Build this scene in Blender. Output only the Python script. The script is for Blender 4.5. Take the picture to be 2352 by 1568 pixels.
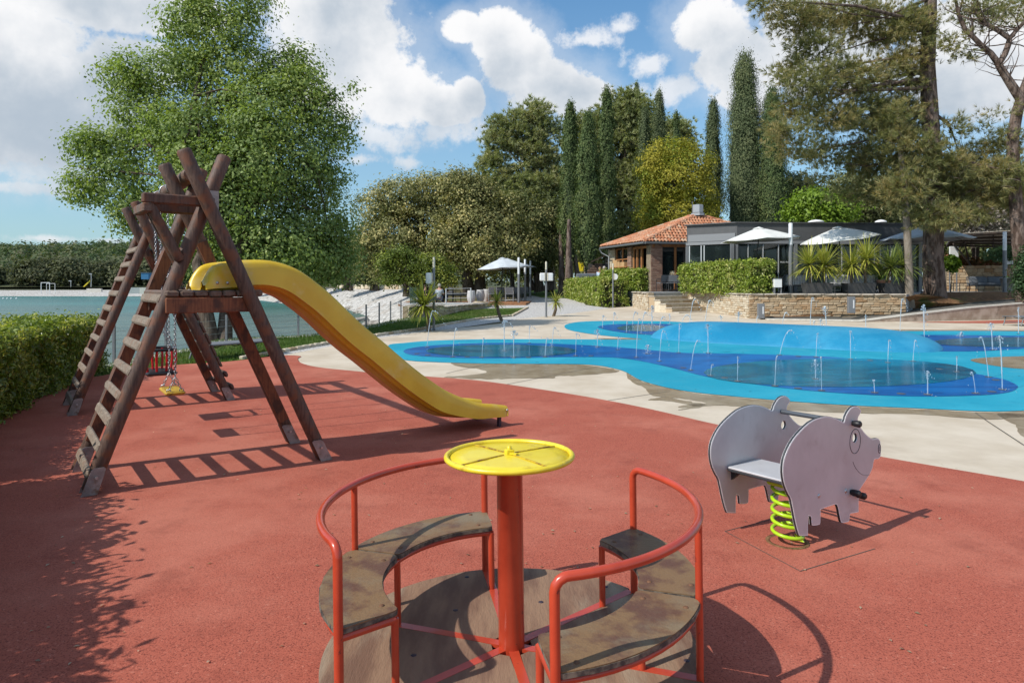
import bpy, bmesh, math, random
import numpy as np
from mathutils import Vector, Matrix, noise
from mathutils.geometry import tessellate_polygon
random.seed(7); RNG = np.random.default_rng(11)
R = math.radians
scene = bpy.context.scene
for o in list(bpy.data.objects): bpy.data.objects.remove(o)
COL = scene.collection

# ------------------------------------------------------------ camera
F = 1568.0; CX = 1176.0; HY = 655.0; H = 1.6      # focal length and horizon in units of a 2352 px wide picture
cam = bpy.data.cameras.new('camera'); camo = bpy.data.objects.new('camera', cam); COL.objects.link(camo)
cam.sensor_width = 36; cam.lens = 24; cam.shift_y = -129.0/2352; cam.clip_start = .05; cam.clip_end = 3000
camo.location = (0, 0, H); camo.rotation_euler = (R(90), 0, 0); scene.camera = camo

# ------------------------------------------------------------ sun, sky, exposure
SUNV = Vector((.92, .53, -1.0)).normalized()      # direction the light travels
sd = -SUNV
sun = bpy.data.lights.new('sun', 'SUN'); sun.energy = 4.6; sun.angle = R(.53); sun.color = (1, .955, .88)
suno = bpy.data.objects.new('sun', sun); COL.objects.link(suno)
suno.rotation_euler = SUNV.to_track_quat('-Z', 'Y').to_euler(); suno.location = (-20, -10, 25)
scene.view_settings.view_transform = 'Standard'; scene.view_settings.look = 'None'
scene.view_settings.exposure = 0; scene.view_settings.gamma = 1; scene.view_settings.use_curve_mapping = False
scene.cycles.max_bounces = 6; scene.cycles.transparent_max_bounces = 12
scene.cycles.diffuse_bounces = 3; scene.cycles.caustics_reflective = False; scene.cycles.caustics_refractive = False

class NT:
    def __init__(s, t): s.t = t; s.n = t.nodes; s.l = t.links
    def add(s, typ, **kw):
        n = s.n.new(typ)
        for k, v in kw.items(): setattr(n, k, v)
        return n
    def inp(s, node, key, v):
        if v is None: return
        if isinstance(v, bpy.types.NodeSocket): s.l.new(v, node.inputs[key])
        else: node.inputs[key].default_value = v
    def math(s, op, a, b=None, c=None, clamp=False):
        n = s.add('ShaderNodeMath', operation=op, use_clamp=clamp); s.inp(n, 0, a); s.inp(n, 1, b); s.inp(n, 2, c); return n.outputs[0]
    def mix(s, f, a, b, mode='MIX'):
        n = s.add('ShaderNodeMix', data_type='RGBA', blend_type=mode); s.inp(n, 0, f); s.inp(n, 6, a); s.inp(n, 7, b); return n.outputs[2]
    def noise(s, vec, scale, detail=3, rough=.5, dist=0):
        n = s.add('ShaderNodeTexNoise'); s.inp(n, 'Vector', vec); n.inputs['Scale'].default_value = scale
        n.inputs['Detail'].default_value = detail; n.inputs['Roughness'].default_value = rough; n.inputs['Distortion'].default_value = dist
        return n.outputs['Fac']
    def ramp(s, v, lo, hi, a=0., b=1., kind='SMOOTHSTEP'):
        n = s.add('ShaderNodeMapRange', interpolation_type=kind); s.inp(n, 0, v); s.inp(n, 1, lo); s.inp(n, 2, hi); s.inp(n, 3, a); s.inp(n, 4, b)
        return n.outputs[0]
def c4(c): return (c[0], c[1], c[2], 1)

world = bpy.data.worlds.new('World'); scene.world = world; world.use_nodes = True
W = NT(world.node_tree); W.n.clear()
sky = W.add('ShaderNodeTexSky', sky_type='NISHITA', sun_disc=False)
sky.sun_elevation = math.asin(sd.z); sky.sun_rotation = math.atan2(sd.x, sd.y); sky.altitude = 20
sky.air_density = 1.0; sky.dust_density = .6; sky.ozone_density = 1.6
tc = W.add('ShaderNodeTexCoord'); sep = W.add('ShaderNodeSeparateXYZ'); W.l.new(tc.outputs['Generated'], sep.inputs[0])
az = W.math('ARCTAN2', sep.outputs[0], sep.outputs[1]); el = W.math('ARCSINE', sep.outputs[2])
big = W.noise(tc.outputs['Generated'], 7.5, 9, .66, .3)
fine = W.noise(tc.outputs['Generated'], 21, 6, .62)
vfine = W.noise(tc.outputs['Generated'], 48, 6, .7)
warp = W.math('ADD', W.math('ADD', W.math('MULTIPLY', W.math('SUBTRACT', big, .5), 1.6), W.math('MULTIPLY', W.math('SUBTRACT', fine, .5), 1.6)), W.math('MULTIPLY', W.math('SUBTRACT', vfine, .5), .7))
# the clouds over the bay and the park: azimuth / elevation of each bank
BL = [(-60, 55, 270, 75, 1), (230, 0, 290, 70, 1), (60, 240, 290, 150, 1), (300, 150, 130, 70, .9), (760, 20, 150, 120, 1.1), (800, 150, 170, 140, 1.1), (900, 215, 150, 85, 1), (1010, 240, 95, 50, 1), (1070, 225, 45, 45, .9),
      (1070, 65, 55, 38, 1), (1150, 85, 85, 65, 1.1), (1190, 145, 95, 80, 1.1), (1260, 200, 120, 70, 1.1), (1340, 215, 75, 45, 1), (1640, 60, 95, 65, 1), (1690, 140, 100, 85, 1), (1715, 205, 75, 60, 1), (1900, 60, 180, 150, 1), (2250, 130, 230, 150, 1)]
BW = [(650, 80, 110, 110, 1), (1350, 90, 110, 34, 1), (1430, 62, 60, 26, .8), (1480, 150, 75, 42, 1), (1550, 200, 80, 34, 1), (1470, 205, 50, 25, .8), (955, 30, 40, 14, .6), (820, 366, 75, 20, .9), (940, 374, 42, 22, .9), (70, 430, 130, 22, .8), (110, 548, 90, 14, .9), (250, 553, 60, 12, .8), (100, 385, 240, 70, .8), (1010, 300, 120, 40, .6), (850, 300, 180, 60, .8)]
def cloud_field(L):
    fld = None
    for px, py, rx, ry, s_ in L:
        a0 = math.atan((px-CX)/F); r0 = math.hypot(F, px-CX); e0 = math.atan((HY-py)/r0)
        u = W.math('MULTIPLY', W.math('SUBTRACT', az, a0), F/rx/math.cos(a0)); v = W.math('MULTIPLY', W.math('SUBTRACT', el, e0), r0/ry)
        f = W.math('MULTIPLY', W.math('SUBTRACT', 1.0, W.math('SQRT', W.math('ADD', W.math('MULTIPLY', u, u), W.math('MULTIPLY', v, v)))), s_)
        fld = f if fld is None else W.math('MAXIMUM', fld, f)
    return fld
fld = cloud_field(BL); wis = cloud_field(BW)
away = W.math('MAXIMUM', W.ramp(W.math('ABSOLUTE', az), .72, .95), W.ramp(el, .46, .62))
gen = W.math('SUBTRACT', W.math('MULTIPLY', W.noise(tc.outputs['Generated'], 2.6, 4, .5), 2.2), 1.32)
gen = W.math('SUBTRACT', W.math('MULTIPLY', W.math('ADD', gen, 1.0), away), 1.0)
fld = W.math('MAXIMUM', fld, gen)
fw = W.math('ADD', fld, W.math('MULTIPLY', warp, .58))
mask = W.math('MAXIMUM', W.ramp(fw, -.06, .24), W.math('MULTIPLY', W.ramp(W.math('ADD', wis, W.math('MULTIPLY', warp, 1.35)), .0, .75), .82))
veil = W.math('MULTIPLY', W.ramp(fw, -.75, .1), .28)
mask = W.math('MAXIMUM', mask, veil)
lowcut = W.ramp(el, -.02, .03)
mask = W.math('MULTIPLY', mask, lowcut)
shade = W.ramp(W.math('ADD', W.math('ADD', W.noise(tc.outputs['Generated'], 5.0, 6, .55), W.math('MULTIPLY', el, .9)), W.math('MULTIPLY', fw, -.10)), .50, .86)
ccol = W.mix(shade, (.47, .55, .64, 1), (.98, .98, .99, 1))
skys = W.mix(1.0, sky.outputs[0], (.100, .148, .166, 1), 'MULTIPLY')
hz = W.ramp(el, 0, .42, 1, 0, 'LINEAR')
skyc = W.mix(W.math('MULTIPLY', hz, .6), skys, (.40, .50, .57, 1))
full = W.mix(mask, skyc, ccol)
bg = W.add('ShaderNodeBackground'); W.l.new(full, bg.inputs[0]); bg.inputs[1].default_value = 1.0
wo = W.add('ShaderNodeOutputWorld'); W.l.new(bg.outputs[0], wo.inputs[0])

# ------------------------------------------------------------ geometry helpers
def gz(Y):
    if Y < 8: return 0.
    if Y < 40: return .016*(Y-8)
    if Y < 60: return .512+.0344*(Y-40)
    return 1.2
def Gp(px, py, dz=0):
    """where the sight line of a picture point meets the ground"""
    Y = F*H/(py-HY) if py > 968.6 else F*(H+.128)/(py-HY+.016*F)
    return Vector(((px-CX)*Y/F, Y, gz(Y)+dz))
def At(px, py, Y): return Vector(((px-CX)*Y/F, Y, H-(py-HY)*Y/F))
ORG = {}
def empty(name, loc, label=None, cat=None, group=None, rz=0):
    o = bpy.data.objects.new(name, None); COL.objects.link(o); o.location = loc; o.rotation_euler = (0, 0, rz)
    o.empty_display_size = .1; ORG[o.name] = Vector(loc); tag(o, label, cat, group); return o
def tag(o, label=None, cat=None, group=None, kind=None):
    if label: o['label'] = label
    if cat: o['category'] = cat
    if group: o['group'] = group
    if kind: o['kind'] = kind
    return o
def raw_mesh(name, V, Fc, smooth=False):
    me = bpy.data.meshes.new(name); me.from_pydata(V, [], Fc)
    if smooth: me.polygons.foreach_set('use_smooth', [True]*len(me.polygons))
    me.update(); return me
class MB:
    """collects shapes, becomes one mesh object"""
    def __init__(s): s.v = []; s.f = []; s.sm = []
    def _add(s, V, Fc, sm=False):
        n = len(s.v); s.v += [tuple(v) for v in V]; s.f += [tuple(i+n for i in f) for f in Fc]; s.sm += [sm]*len(Fc); return s
    def box(s, c, size, rz=0, M=None, bev=0):
        x, y, z = size[0]/2, size[1]/2, size[2]/2
        rot = M if M is not None else Matrix.Rotation(rz, 3, 'Z'); c = Vector(c)
        if bev <= 0:
            P = [(-x,-y,-z),(x,-y,-z),(x,y,-z),(-x,y,-z),(-x,-y,z),(x,-y,z),(x,y,z),(-x,y,z)]
            return s._add([c+rot@Vector(p) for p in P], [(0,3,2,1),(4,5,6,7),(0,1,5,4),(1,2,6,5),(2,3,7,6),(3,0,4,7)])
        b = min(bev, x*.9, y*.9, z*.9); P = []
        for zz, ins in ((-z, b), (-z+b, 0), (z-b, 0), (z, b)):
            X, Y = x-ins, y-ins
            q = [(-X+b,-Y),(X-b,-Y),(X,-Y+b),(X,Y-b),(X-b,Y),(-X+b,Y),(-X,Y-b),(-X,-Y+b)]
            P += [(a, e, zz) for a, e in q]
        Fc = [tuple(range(7, -1, -1)), tuple(range(24, 32))]
        for k in range(3):
            for i in range(8): j = (i+1) % 8; Fc.append((k*8+i, k*8+j, k*8+8+j, k*8+8+i))
        return s._add([c+rot@Vector(p) for p in P], Fc)
    def tube(s, path, r, n=10, caps=True, flat=None, closed=False, sm=True):
        P = [Vector(p) for p in path]; m = len(P); rr = r if isinstance(r, (list, tuple)) else [r]*m
        T = []
        for i in range(m):
            a = P[(i-1) % m] if (closed or i > 0) else P[0]; b = P[(i+1) % m] if (closed or i < m-1) else P[-1]
            t = (b-a); T.append(t.normalized() if t.length > 1e-9 else Vector((0, 0, 1)))
        up = Vector((0, 0, 1)) if abs(T[0].z) < .9 else Vector((1, 0, 0))
        u = T[0].cross(up).normalized(); V = []
        for i in range(m):
            u = (u - T[i]*u.dot(T[i])); u = u.normalized() if u.length > 1e-6 else T[i].orthogonal().normalized()
            w = T[i].cross(u)
            for k in range(n):
                a = 2*math.pi*k/n; V.append(P[i]+u*(math.cos(a)*rr[i])+w*(math.sin(a)*rr[i]*(flat or 1)))
        Fc = []
        for i in range(m if closed else m-1):
            j = (i+1) % m
            for k in range(n): l = (k+1) % n; Fc.append((i*n+k, i*n+l, j*n+l, j*n+k))
        s._add(V, Fc, sm)
        if caps and not closed:
            s._add(V[:n], [tuple(range(n-1, -1, -1))]); s._add(V[-n:], [tuple(range(n))])
        return s
    def cyl(s, a, b, r, n=12, r2=None, sm=True): return s.tube([a, b], [r, r if r2 is None else r2], n, sm=sm)
    def lathe(s, c, prof, n=16, sm=True, M=None):
        c = Vector(c); V = []; M = M or Matrix.Identity(3)
        for r, z in prof:
            for k in range(n): a = 2*math.pi*k/n; V.append(c+M@Vector((r*math.cos(a), r*math.sin(a), z)))
        Fc = [(i*n+k, i*n+(k+1) % n, (i+1)*n+(k+1) % n, (i+1)*n+k) for i in range(len(prof)-1) for k in range(n)]
        s._add(V, Fc, sm)
        s._add(V[:n], [tuple(range(n-1, -1, -1))]); s._add(V[-n:], [tuple(range(n))]); return s
    def ball(s, c, r, n=10, m=6, sq=(1, 1, 1)):
        c = Vector(c); V = []; Fc = []
        for i in range(m+1):
            t = math.pi*i/m
            for k in range(n):
                a = 2*math.pi*k/n; V.append(c+Vector((r*sq[0]*math.sin(t)*math.cos(a), r*sq[1]*math.sin(t)*math.sin(a), -r*sq[2]*math.cos(t))))
        for i in range(m):
            for k in range(n): l = (k+1) % n; Fc.append((i*n+k, i*n+l, i*n+n+l, i*n+n+k))
        return s._add(V, Fc, True)
    def prism(s, pts, e, flip=False):
        """pts: 3D outline; e: extrusion vector"""
        P = [Vector(p) for p in pts]; e = Vector(e); n = len(P); V = P+[p+e for p in P]
        tri = [tuple(t) for t in tessellate_polygon([P])]
        nrm = sum(((P[i].cross(P[(i+1) % n])) for i in range(n)), Vector())
        Fc = []
        for t in tri:
            a, b, c = (P[i] for i in t)
            if (b-a).cross(c-a).dot(e) > 0: t = t[::-1]
            Fc.append(t); Fc.append(tuple(i+n for i in t[::-1]))
        ccw = nrm.dot(e) > 0
        for i in range(n):
            j = (i+1) % n; q = (i, j, j+n, i+n); Fc.append(q if ccw else q[::-1])
        return s._add(V, Fc)
    def quad(s, a, b, c, d): return s._add([a, b, c, d], [(0, 1, 2, 3)])
    def build(s, name, mat, parent=None, origin=None):
        if parent is not None: org = ORG.get(parent.name, Vector())
        else: org = Vector(origin) if origin is not None else Vector()
        V = [(v[0]-org[0], v[1]-org[1], v[2]-org[2]) for v in s.v]
        me = bpy.data.meshes.new(name); me.from_pydata(V, [], s.f)
        me.polygons.foreach_set('use_smooth', s.sm); me.materials.append(mat); me.update()
        o = bpy.data.objects.new(name, me); COL.objects.link(o)
        if parent is not None: o.parent = parent
        else: o.location = org
        ORG[o.name] = org; return o
def npmesh(name, V, Q, mat, parent=None, origin=None, smooth=False):
    org = ORG.get(parent.name, Vector()) if parent is not None else (Vector(origin) if origin is not None else Vector())
    me = bpy.data.meshes.new(name); V = np.asarray(V, dtype=np.float32) - np.array(org, dtype=np.float32)
    n = len(V); k = Q.shape[1]; m = len(Q)
    me.vertices.add(n); me.vertices.foreach_set('co', V.ravel()); me.loops.add(m*k)
    me.loops.foreach_set('vertex_index', Q.astype(np.int32).ravel()); me.polygons.add(m)
    me.polygons.foreach_set('loop_start', np.arange(0, m*k, k, dtype=np.int32))
    if smooth: me.polygons.foreach_set('use_smooth', np.ones(m, dtype=bool))
    me.update(calc_edges=True); me.materials.append(mat)
    o = bpy.data.objects.new(name, me); COL.objects.link(o)
    if parent is not None: o.parent = parent
    else: o.location = org
    ORG[o.name] = org; return o
def copy_tree(o, parent=None):
    c = o.copy(); COL.objects.link(c); ORG[c.name] = ORG.get(o.name, Vector())
    if parent is not None: c.parent = parent
    for ch in list(o.children): copy_tree(ch, c)
    return c
def spline(P, k=6, closed=True):
    P = [Vector((p[0], p[1])) for p in P]; n = len(P); out = []
    for i in range(n if closed else n-1):
        g = lambda j: P[j % n] if closed else P[max(0, min(n-1, j))]
        a, b, c, d = g(i-1), g(i), g(i+1), g(i+2)
        for q in range(k):
            t = q/k; out.append(.5*((2*b)+(c-a)*t+(2*a-5*b+4*c-d)*t*t+(3*b-a-3*c+d)*t**3))
    if not closed: out.append(P[-1])
    return out
def sheet(name, pts, dz, mat, zf=gz, cuts=(8, 40, 60), skirt=0):
    """flat layer of ground cover following the slope"""
    P = [Vector((p[0], p[1], 0)) for p in pts]
    bm = bmesh.new(); vs = [bm.verts.new(p) for p in P]
    for t in tessellate_polygon([P]):
        try: bm.faces.new([vs[i] for i in t])
        except ValueError: pass
    for c in cuts:
        bmesh.ops.bisect_plane(bm, geom=bm.verts[:]+bm.edges[:]+bm.faces[:], plane_co=(0, c, 0), plane_no=(0, 1, 0))
    for v in bm.verts: v.co.z = zf(v.co.y)+dz
    for f in bm.faces:
        f.normal_update()
        if f.normal.z < 0: f.normal_flip()
    if skirt:
        ed = [e for e in bm.edges if len(e.link_faces) == 1]
        r = bmesh.ops.extrude_edge_only(bm, edges=ed)
        for v in [g for g in r['geom'] if isinstance(g, bmesh.types.BMVert)]: v.co.z -= skirt
        bmesh.ops.recalc_face_normals(bm, faces=bm.faces[:])
    me = bpy.data.meshes.new(name); bm.to_mesh(me); bm.free(); me.materials.append(mat)
    o = bpy.data.objects.new(name, me); COL.objects.link(o); o['kind'] = 'structure'; return o

# ------------------------------------------------------------ materials
def base_mat(name):
    m = bpy.data.materials.new(name); m.use_nodes = True; N = NT(m.node_tree)
    p = N.n['Principled BSDF']; co = N.add('ShaderNodeTexCoord').outputs['Object']; return m, N, p, co
def mat(name, c1, c2=None, scale=5, rough=.7, metal=0, bump=0, bscale=40, spec=.4, detail=4, lo=.35, hi=.65, c3=None, s3=1.5, l3=.5, h3=.65, stretch=None, coat=0, bdist=.01):
    m, N, p, co = base_mat(name)
    if stretch:
        mp = N.add('ShaderNodeMapping'); N.l.new(co, mp.inputs[0]); mp.inputs['Scale'].default_value = stretch; cv = mp.outputs[0]
    else: cv = co
    if c2 is None: N.inp(p, 'Base Color', c4(c1))
    else:
        col = N.mix(N.ramp(N.noise(cv, scale, detail, .6), lo, hi), c4(c1), c4(c2))
        if c3 is not None: col = N.mix(N.ramp(N.noise(cv, s3, 5, .65), l3, h3), col, c4(c3))
        N.inp(p, 'Base Color', col)
    p.inputs['Roughness'].default_value = rough; p.inputs['Metallic'].default_value = metal
    p.inputs['Specular IOR Level'].default_value = spec; p.inputs['Coat Weight'].default_value = coat
    if bump:
        b = N.add('ShaderNodeBump'); b.inputs['Strength'].default_value = bump; b.inputs['Distance'].default_value = bdist
        N.inp(b, 'Height', N.noise(cv, bscale, 4, .6)); N.l.new(b.outputs[0], p.inputs['Normal'])
    return m
def leaf_mat(name, a, b, c=None, trans=.32, vscale=.5, rough=.5, spec=.35):
    """leaves: each its own tone between a and b; c = colour of young or dry sprays"""
    m, N, p, co = base_mat(name)
    geo = N.add('ShaderNodeNewGeometry'); rnd = geo.outputs['Random Per Island']
    col = N.mix(rnd, c4(a), c4(b))
    if c is not None:
        f = N.math('MULTIPLY', N.ramp(N.noise(co, vscale, 3, .6), .45, .62), N.ramp(rnd, .15, .8)); col = N.mix(f, col, c4(c))
    N.inp(p, 'Base Color', col); p.inputs['Roughness'].default_value = rough; p.inputs['Specular IOR Level'].default_value = spec
    tr = N.add('ShaderNodeBsdfTranslucent'); N.inp(tr, 'Color', N.mix(1.0, col, (1.25, 1.35, .55, 1), 'MULTIPLY'))
    mx = N.add('ShaderNodeMixShader'); mx.inputs[0].default_value = trans
    N.l.new(p.outputs[0], mx.inputs[1]); N.l.new(tr.outputs[0], mx.inputs[2]); N.l.new(mx.outputs[0], N.n['Material Output'].inputs[0])
    return m
# ------------------------------------------------------------ ground materials
def rubber(name, a, dark, light, wet=0, fleck=0):
    m, N, p, co = base_mat(name)
    s1 = N.noise(co, 120, 3, .75); s2 = N.noise(co, 62, 3, .7)
    col = N.mix(N.ramp(s1, .36, .5), c4(dark), c4(a)); col = N.mix(N.math('MULTIPLY', N.ramp(s2, .58, .74), .8), col, c4(light))
    mo = N.noise(co, .55, 5, .62); col = N.mix(N.math('MULTIPLY', N.ramp(mo, .42, .66), .42), col, c4(light))
    m2 = N.noise(co, 2.3, 6, .7); col = N.mix(N.math('MULTIPLY', N.ramp(m2, .50, .74), .38), col, c4(dark))
    if fleck: col = N.mix(N.ramp(N.noise(co, 7, 2, .5), .74, .77), col, (.02, .05, .07, 1)); col = N.mix(N.math('MULTIPLY', N.ramp(N.noise(co, .8, 6, .7), .5, .72), .35), col, (.10, .36, .42, 1))
    N.inp(p, 'Base Color', col); p.inputs['Roughness'].default_value = .85 if not wet else .5; p.inputs['Specular IOR Level'].default_value = .2 if not wet else .32
    b = N.add('ShaderNodeBump'); b.inputs['Strength'].default_value = .55; b.inputs['Distance'].default_value = .006
    N.inp(b, 'Height', N.noise(co, 120, 3, .7)); N.l.new(b.outputs[0], p.inputs['Normal']); return m
M = {}
M['red'] = rubber('red rubber', (.412, .108, .068), (.165, .038, .026), (.57, .22, .15))
M['cyan'] = rubber('light blue rubber', (.016, .30, .42), (.008, .19, .31), (.05, .40, .52), fleck=1)
M['mound'] = rubber('wet blue mound', (.006, .215, .385), (.004, .12, .26), (.09, .40, .58), wet=1)
def pool(name, a, b, rough, ripple, spec=.25):
    m, N, p, co = base_mat(name)
    mp = N.add('ShaderNodeMapping'); N.l.new(co, mp.inputs[0]); mp.inputs['Scale'].default_value = (1, 2.2, 1)
    n1 = N.noise(mp.outputs[0], .9, 5, .6, .6)
    col = N.mix(N.ramp(n1, .38, .62), c4(a), c4(b)); N.inp(p, 'Base Color', col)
    p.inputs['Roughness'].default_value = rough; p.inputs['IOR'].default_value = 1.33; p.inputs['Specular IOR Level'].default_value = spec
    bp = N.add('ShaderNodeBump'); bp.inputs['Strength'].default_value = ripple; bp.inputs['Distance'].default_value = .02
    N.inp(bp, 'Height', N.math('ADD', N.noise(mp.outputs[0], 7, 4, .6, .5), N.math('MULTIPLY', N.noise(co, 26, 3, .6), .35)))
    N.l.new(bp.outputs[0], p.inputs['Normal']); return m
M['blue'] = pool('wet dark blue rubber', (.003, .085, .30), (.004, .14, .42), .30, .14)
M['teal'] = pool('teal film of water', (.004, .095, .19), (.004, .18, .30), .06, .13, .18)
M['concrete'] = mat('pale pool concrete', (.50, .415, .31), (.61, .525, .415), 1.3, .82, 0, .25, 90, .3, 6, .3, .7, (.44, .36, .27), .45, .52, .72)
M['wet'] = mat('wet concrete', (.27, .20, .125), (.36, .285, .19), 3.0, .24, 0, .08, 60, .5)
M['joint'] = mat('dark joint', (.10, .085, .07), rough=.9)
M['gravel'] = mat('white gravel', (.34, .32, .295), (.64, .61, .57), 24, .9, 0, .9, 30, .2, 3, .42, .58, bdist=.03)
M['beach'] = mat('beach pebbles', (.30, .28, .25), (.60, .575, .54), 3.2, .9, 0, .8, 12, .2, 6, .4, .6, (.36, .30, .25), .35, .55, .7, bdist=.06)
M['grass'] = mat('lawn', (.045, .085, .014), (.085, .15, .028), 6, .9, 0, .6, 60, .15, 5, .35, .65, (.13, .145, .05), .7, .5, .7, bdist=.03)
M['soil'] = mat('needle covered soil', (.15, .075, .038), (.26, .15, .075), 9, .95, 0, .6, 50, .1, 6, .35, .65, (.09, .11, .03), .8, .55, .68, bdist=.03)
M['earth'] = mat('woodland floor', (.085, .07, .035), (.15, .13, .065), 1.2, .95, 0, .5, 20, .1, 5, .35, .65, (.07, .10, .025), .3, .5, .65, bdist=.05)
M['asphalt'] = mat('grey path', (.105, .10, .09), (.155, .145, .125), 60, .9, 0, .4, 90, .2)
M['kerb'] = mat('cream kerb', (.50, .47, .41), (.62, .585, .52), 6, .8)
M['old_wall'] = mat('stained render', (.30, .22, .165), (.46, .37, .30), 2.4, .9, 0, .2, 30, .2, 6, .35, .65, (.12, .085, .06), 1.1, .55, .72)
M['paving'] = mat('grey terrace paving', (.26, .265, .27), (.35, .35, .35), 3, .6)
M['rockm'] = mat('shore rock', (.20, .175, .15), (.46, .43, .385), 2.6, .9, 0, .8, 7, .2, 6, bdist=.1)

# ------------------------------------------------------------ land
SEA = -.9
shore = [(-600, 157), (-300, 156), (-118, 156), (-84, 154), (-58, 134), (-41, 112), (-31, 93), (-23.7, 81), (-16.5, 69), (-12.3, 57), (-9.6, 46), (-7.2, 37), (-5.0, 27.2)]
btop = [(-600, 174), (-300, 174), (-120, 173), (-84, 171), (-52, 152), (-40, 126), (-29, 104), (-22.5, 88), (-15, 78), (-10, 66.5), (-7.9, 55), (-5.6, 42), (-4.0, 27.0)]
coping = [(-40, 3), (-14, 8.5), (-9.0, 10.8)] + [tuple(Gp(*p)[:2]) for p in ((251, 838), (340, 818), (432, 802), (468, 788), (520, 779), (600, 776), (685, 772), (765, 764), (841, 750.5), (897, 737.5), (938, 731))]
land = [(-40, -20), (60, -20), (400, 0), (700, 700), (-900, 700), (-900, 175)] + btop + [(-4.05, 26.8)] + coping[::-1]
def zland(Y): return gz(Y)-.03
ground = sheet('ground', land, -.03, M['earth'])
# the beach: from the water's edge up to the wood
bv = []; bf = []; npts = len(shore)
for i in range(npts-1):
    a0, a1 = Vector(shore[i]), Vector(shore[i+1]); b0, b1 = Vector(btop[i]), Vector(btop[i+1])
    steps = max(2, min(30, int((a1-a0).length/2.5)))
    for k in range(steps+(i == npts-2)):
        t = k/steps; A_, B_ = a0.lerp(a1, t), b0.lerp(b1, t); zt = gz(B_.y)-.02
        if B_.x < -84: zt = .42
        row = []
        for q in range(9):
            s = (q-1)/7; p = A_.lerp(B_, s); z = SEA+(zt-SEA)*(s**.8 if s > 0 else s*1.5)
            z += noise.noise(Vector((p.x*.3, p.y*.3, 0)))*.14*(0 < s < .98)
            row.append((p.x, p.y, z))
        bv += row
rows = len(bv)//9
for i in range(rows-1):
    for q in range(8): a = i*9+q; bf.append((a, a+1, a+10, a+9))
me = raw_mesh('beach', bv, bf, True); me.materials.append(M['beach']); o = bpy.data.objects.new('beach', me); COL.objects.link(o); o['kind'] = 'structure'
bm = bmesh.new(); bm.from_mesh(me)
for f in bm.faces:
    f.normal_update()
    if f.normal.z < 0: f.normal_flip()
bm.to_mesh(me); bm.free()
# sea
m, N, p, co = base_mat('sea water')
sepn = N.add('ShaderNodeSeparateXYZ'); N.l.new(co, sepn.inputs[0])
mp = N.add('ShaderNodeMapping'); N.l.new(co, mp.inputs[0]); mp.inputs['Scale'].default_value = (.35, 1, 1)
band = N.noise(mp.outputs[0], .06, 4, .6)
far = N.ramp(N.math('ADD', sepn.outputs[1], N.math('MULTIPLY', band, 40)), 45, 130)
near_c = N.mix(N.ramp(N.noise(mp.outputs[0], .5, 4, .6), .4, .62), (.085, .125, .10, 1), (.13, .165, .125, 1))
colw = N.mix(far, near_c, N.mix(N.ramp(band, .4, .6), (.030, .145, .138, 1), (.045, .19, .175, 1))); N.inp(p, 'Base Color', colw)
p.inputs['Roughness'].default_value = .25; p.inputs['IOR'].default_value = 1.33; p.inputs['Specular IOR Level'].default_value = .18
bp = N.add('ShaderNodeBump'); bp.inputs['Strength'].default_value = .7; bp.inputs['Distance'].default_value = .12
N.inp(bp, 'Height', N.math('ADD', N.noise(mp.outputs[0], 2.2, 5, .6), N.math('MULTIPLY', N.noise(mp.outputs[0], 9, 3, .6), .3))); N.l.new(bp.outputs[0], p.inputs['Normal'])
sea = MB().quad((-1200, -30, SEA), (60, -30, SEA), (60, 300, SEA), (-1200, 300, SEA)).build('sea', m); sea['kind'] = 'structure'
# quay wall with coping stones along the lawn
w = MB(); 
for i in range(len(coping)-1):
    a, b = Vector((*coping[i], 0)), Vector((*coping[i+1], 0)); d = (b-a).normalized(); nn = Vector((d.y, -d.x, 0))
    P = [a, b, b+nn*.35, a+nn*.35]; za, zb = gz(a.y)+.012, gz(b.y)+.012
    V = [(P[0].x, P[0].y, -1.6), (P[1].x, P[1].y, -1.6), (P[2].x, P[2].y, -1.6), (P[3].x, P[3].y, -1.6), (P[0].x, P[0].y, za), (P[1].x, P[1].y, zb), (P[2].x, P[2].y, zb), (P[3].x, P[3].y, za)]
    w._add(V, [(0, 3, 2, 1), (4, 5, 6, 7), (0, 1, 5, 4), (1, 2, 6, 5), (2, 3, 7, 6), (3, 0, 4, 7)])
quay = w.build('quay_wall', M['kerb'], origin=(-7.4, 15, 0)); tag(quay, 'low pale stone sea wall along the outer edge of the lawn', 'wall')

# far hills with their wood
hv = []; hf = []
xs = np.linspace(-900, 60, 70); ys = np.linspace(172, 520, 26)
def hill_z(x, y):
    t = min(1, max(0, (y-176)/110)); r = 13*math.sin(t*math.pi/2)+2.2*noise.noise(Vector((x*.012, y*.012, 1)))*t
    if y > 330: r -= (y-330)*.02
    fade = min(1, max(0, (20-x)/110)); return .42+r*fade
for y in ys:
    for x in xs: hv.append((x, y, hill_z(x, y)))
nx = len(xs)
for j in range(len(ys)-1):
    for i in range(nx-1): a = j*nx+i; hf.append((a, a+1, a+nx+1, a+nx))
M['hillside'] = mat('hillside', (.05, .06, .025), (.075, .085, .035), .05, 1)
me = raw_mesh('hills', hv, hf, True); me.materials.append(M['hillside']); o = bpy.data.objects.new('hills', me); COL.objects.link(o); o['kind'] = 'structure'
shoreland = sheet('far_shore_grass', [(-900, 174.1), (-120, 173.1), (-84, 171.1), (-60, 178), (-60, 205), (-900, 205)], .47, M['grass'], zf=lambda y: 0, cuts=())

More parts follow.
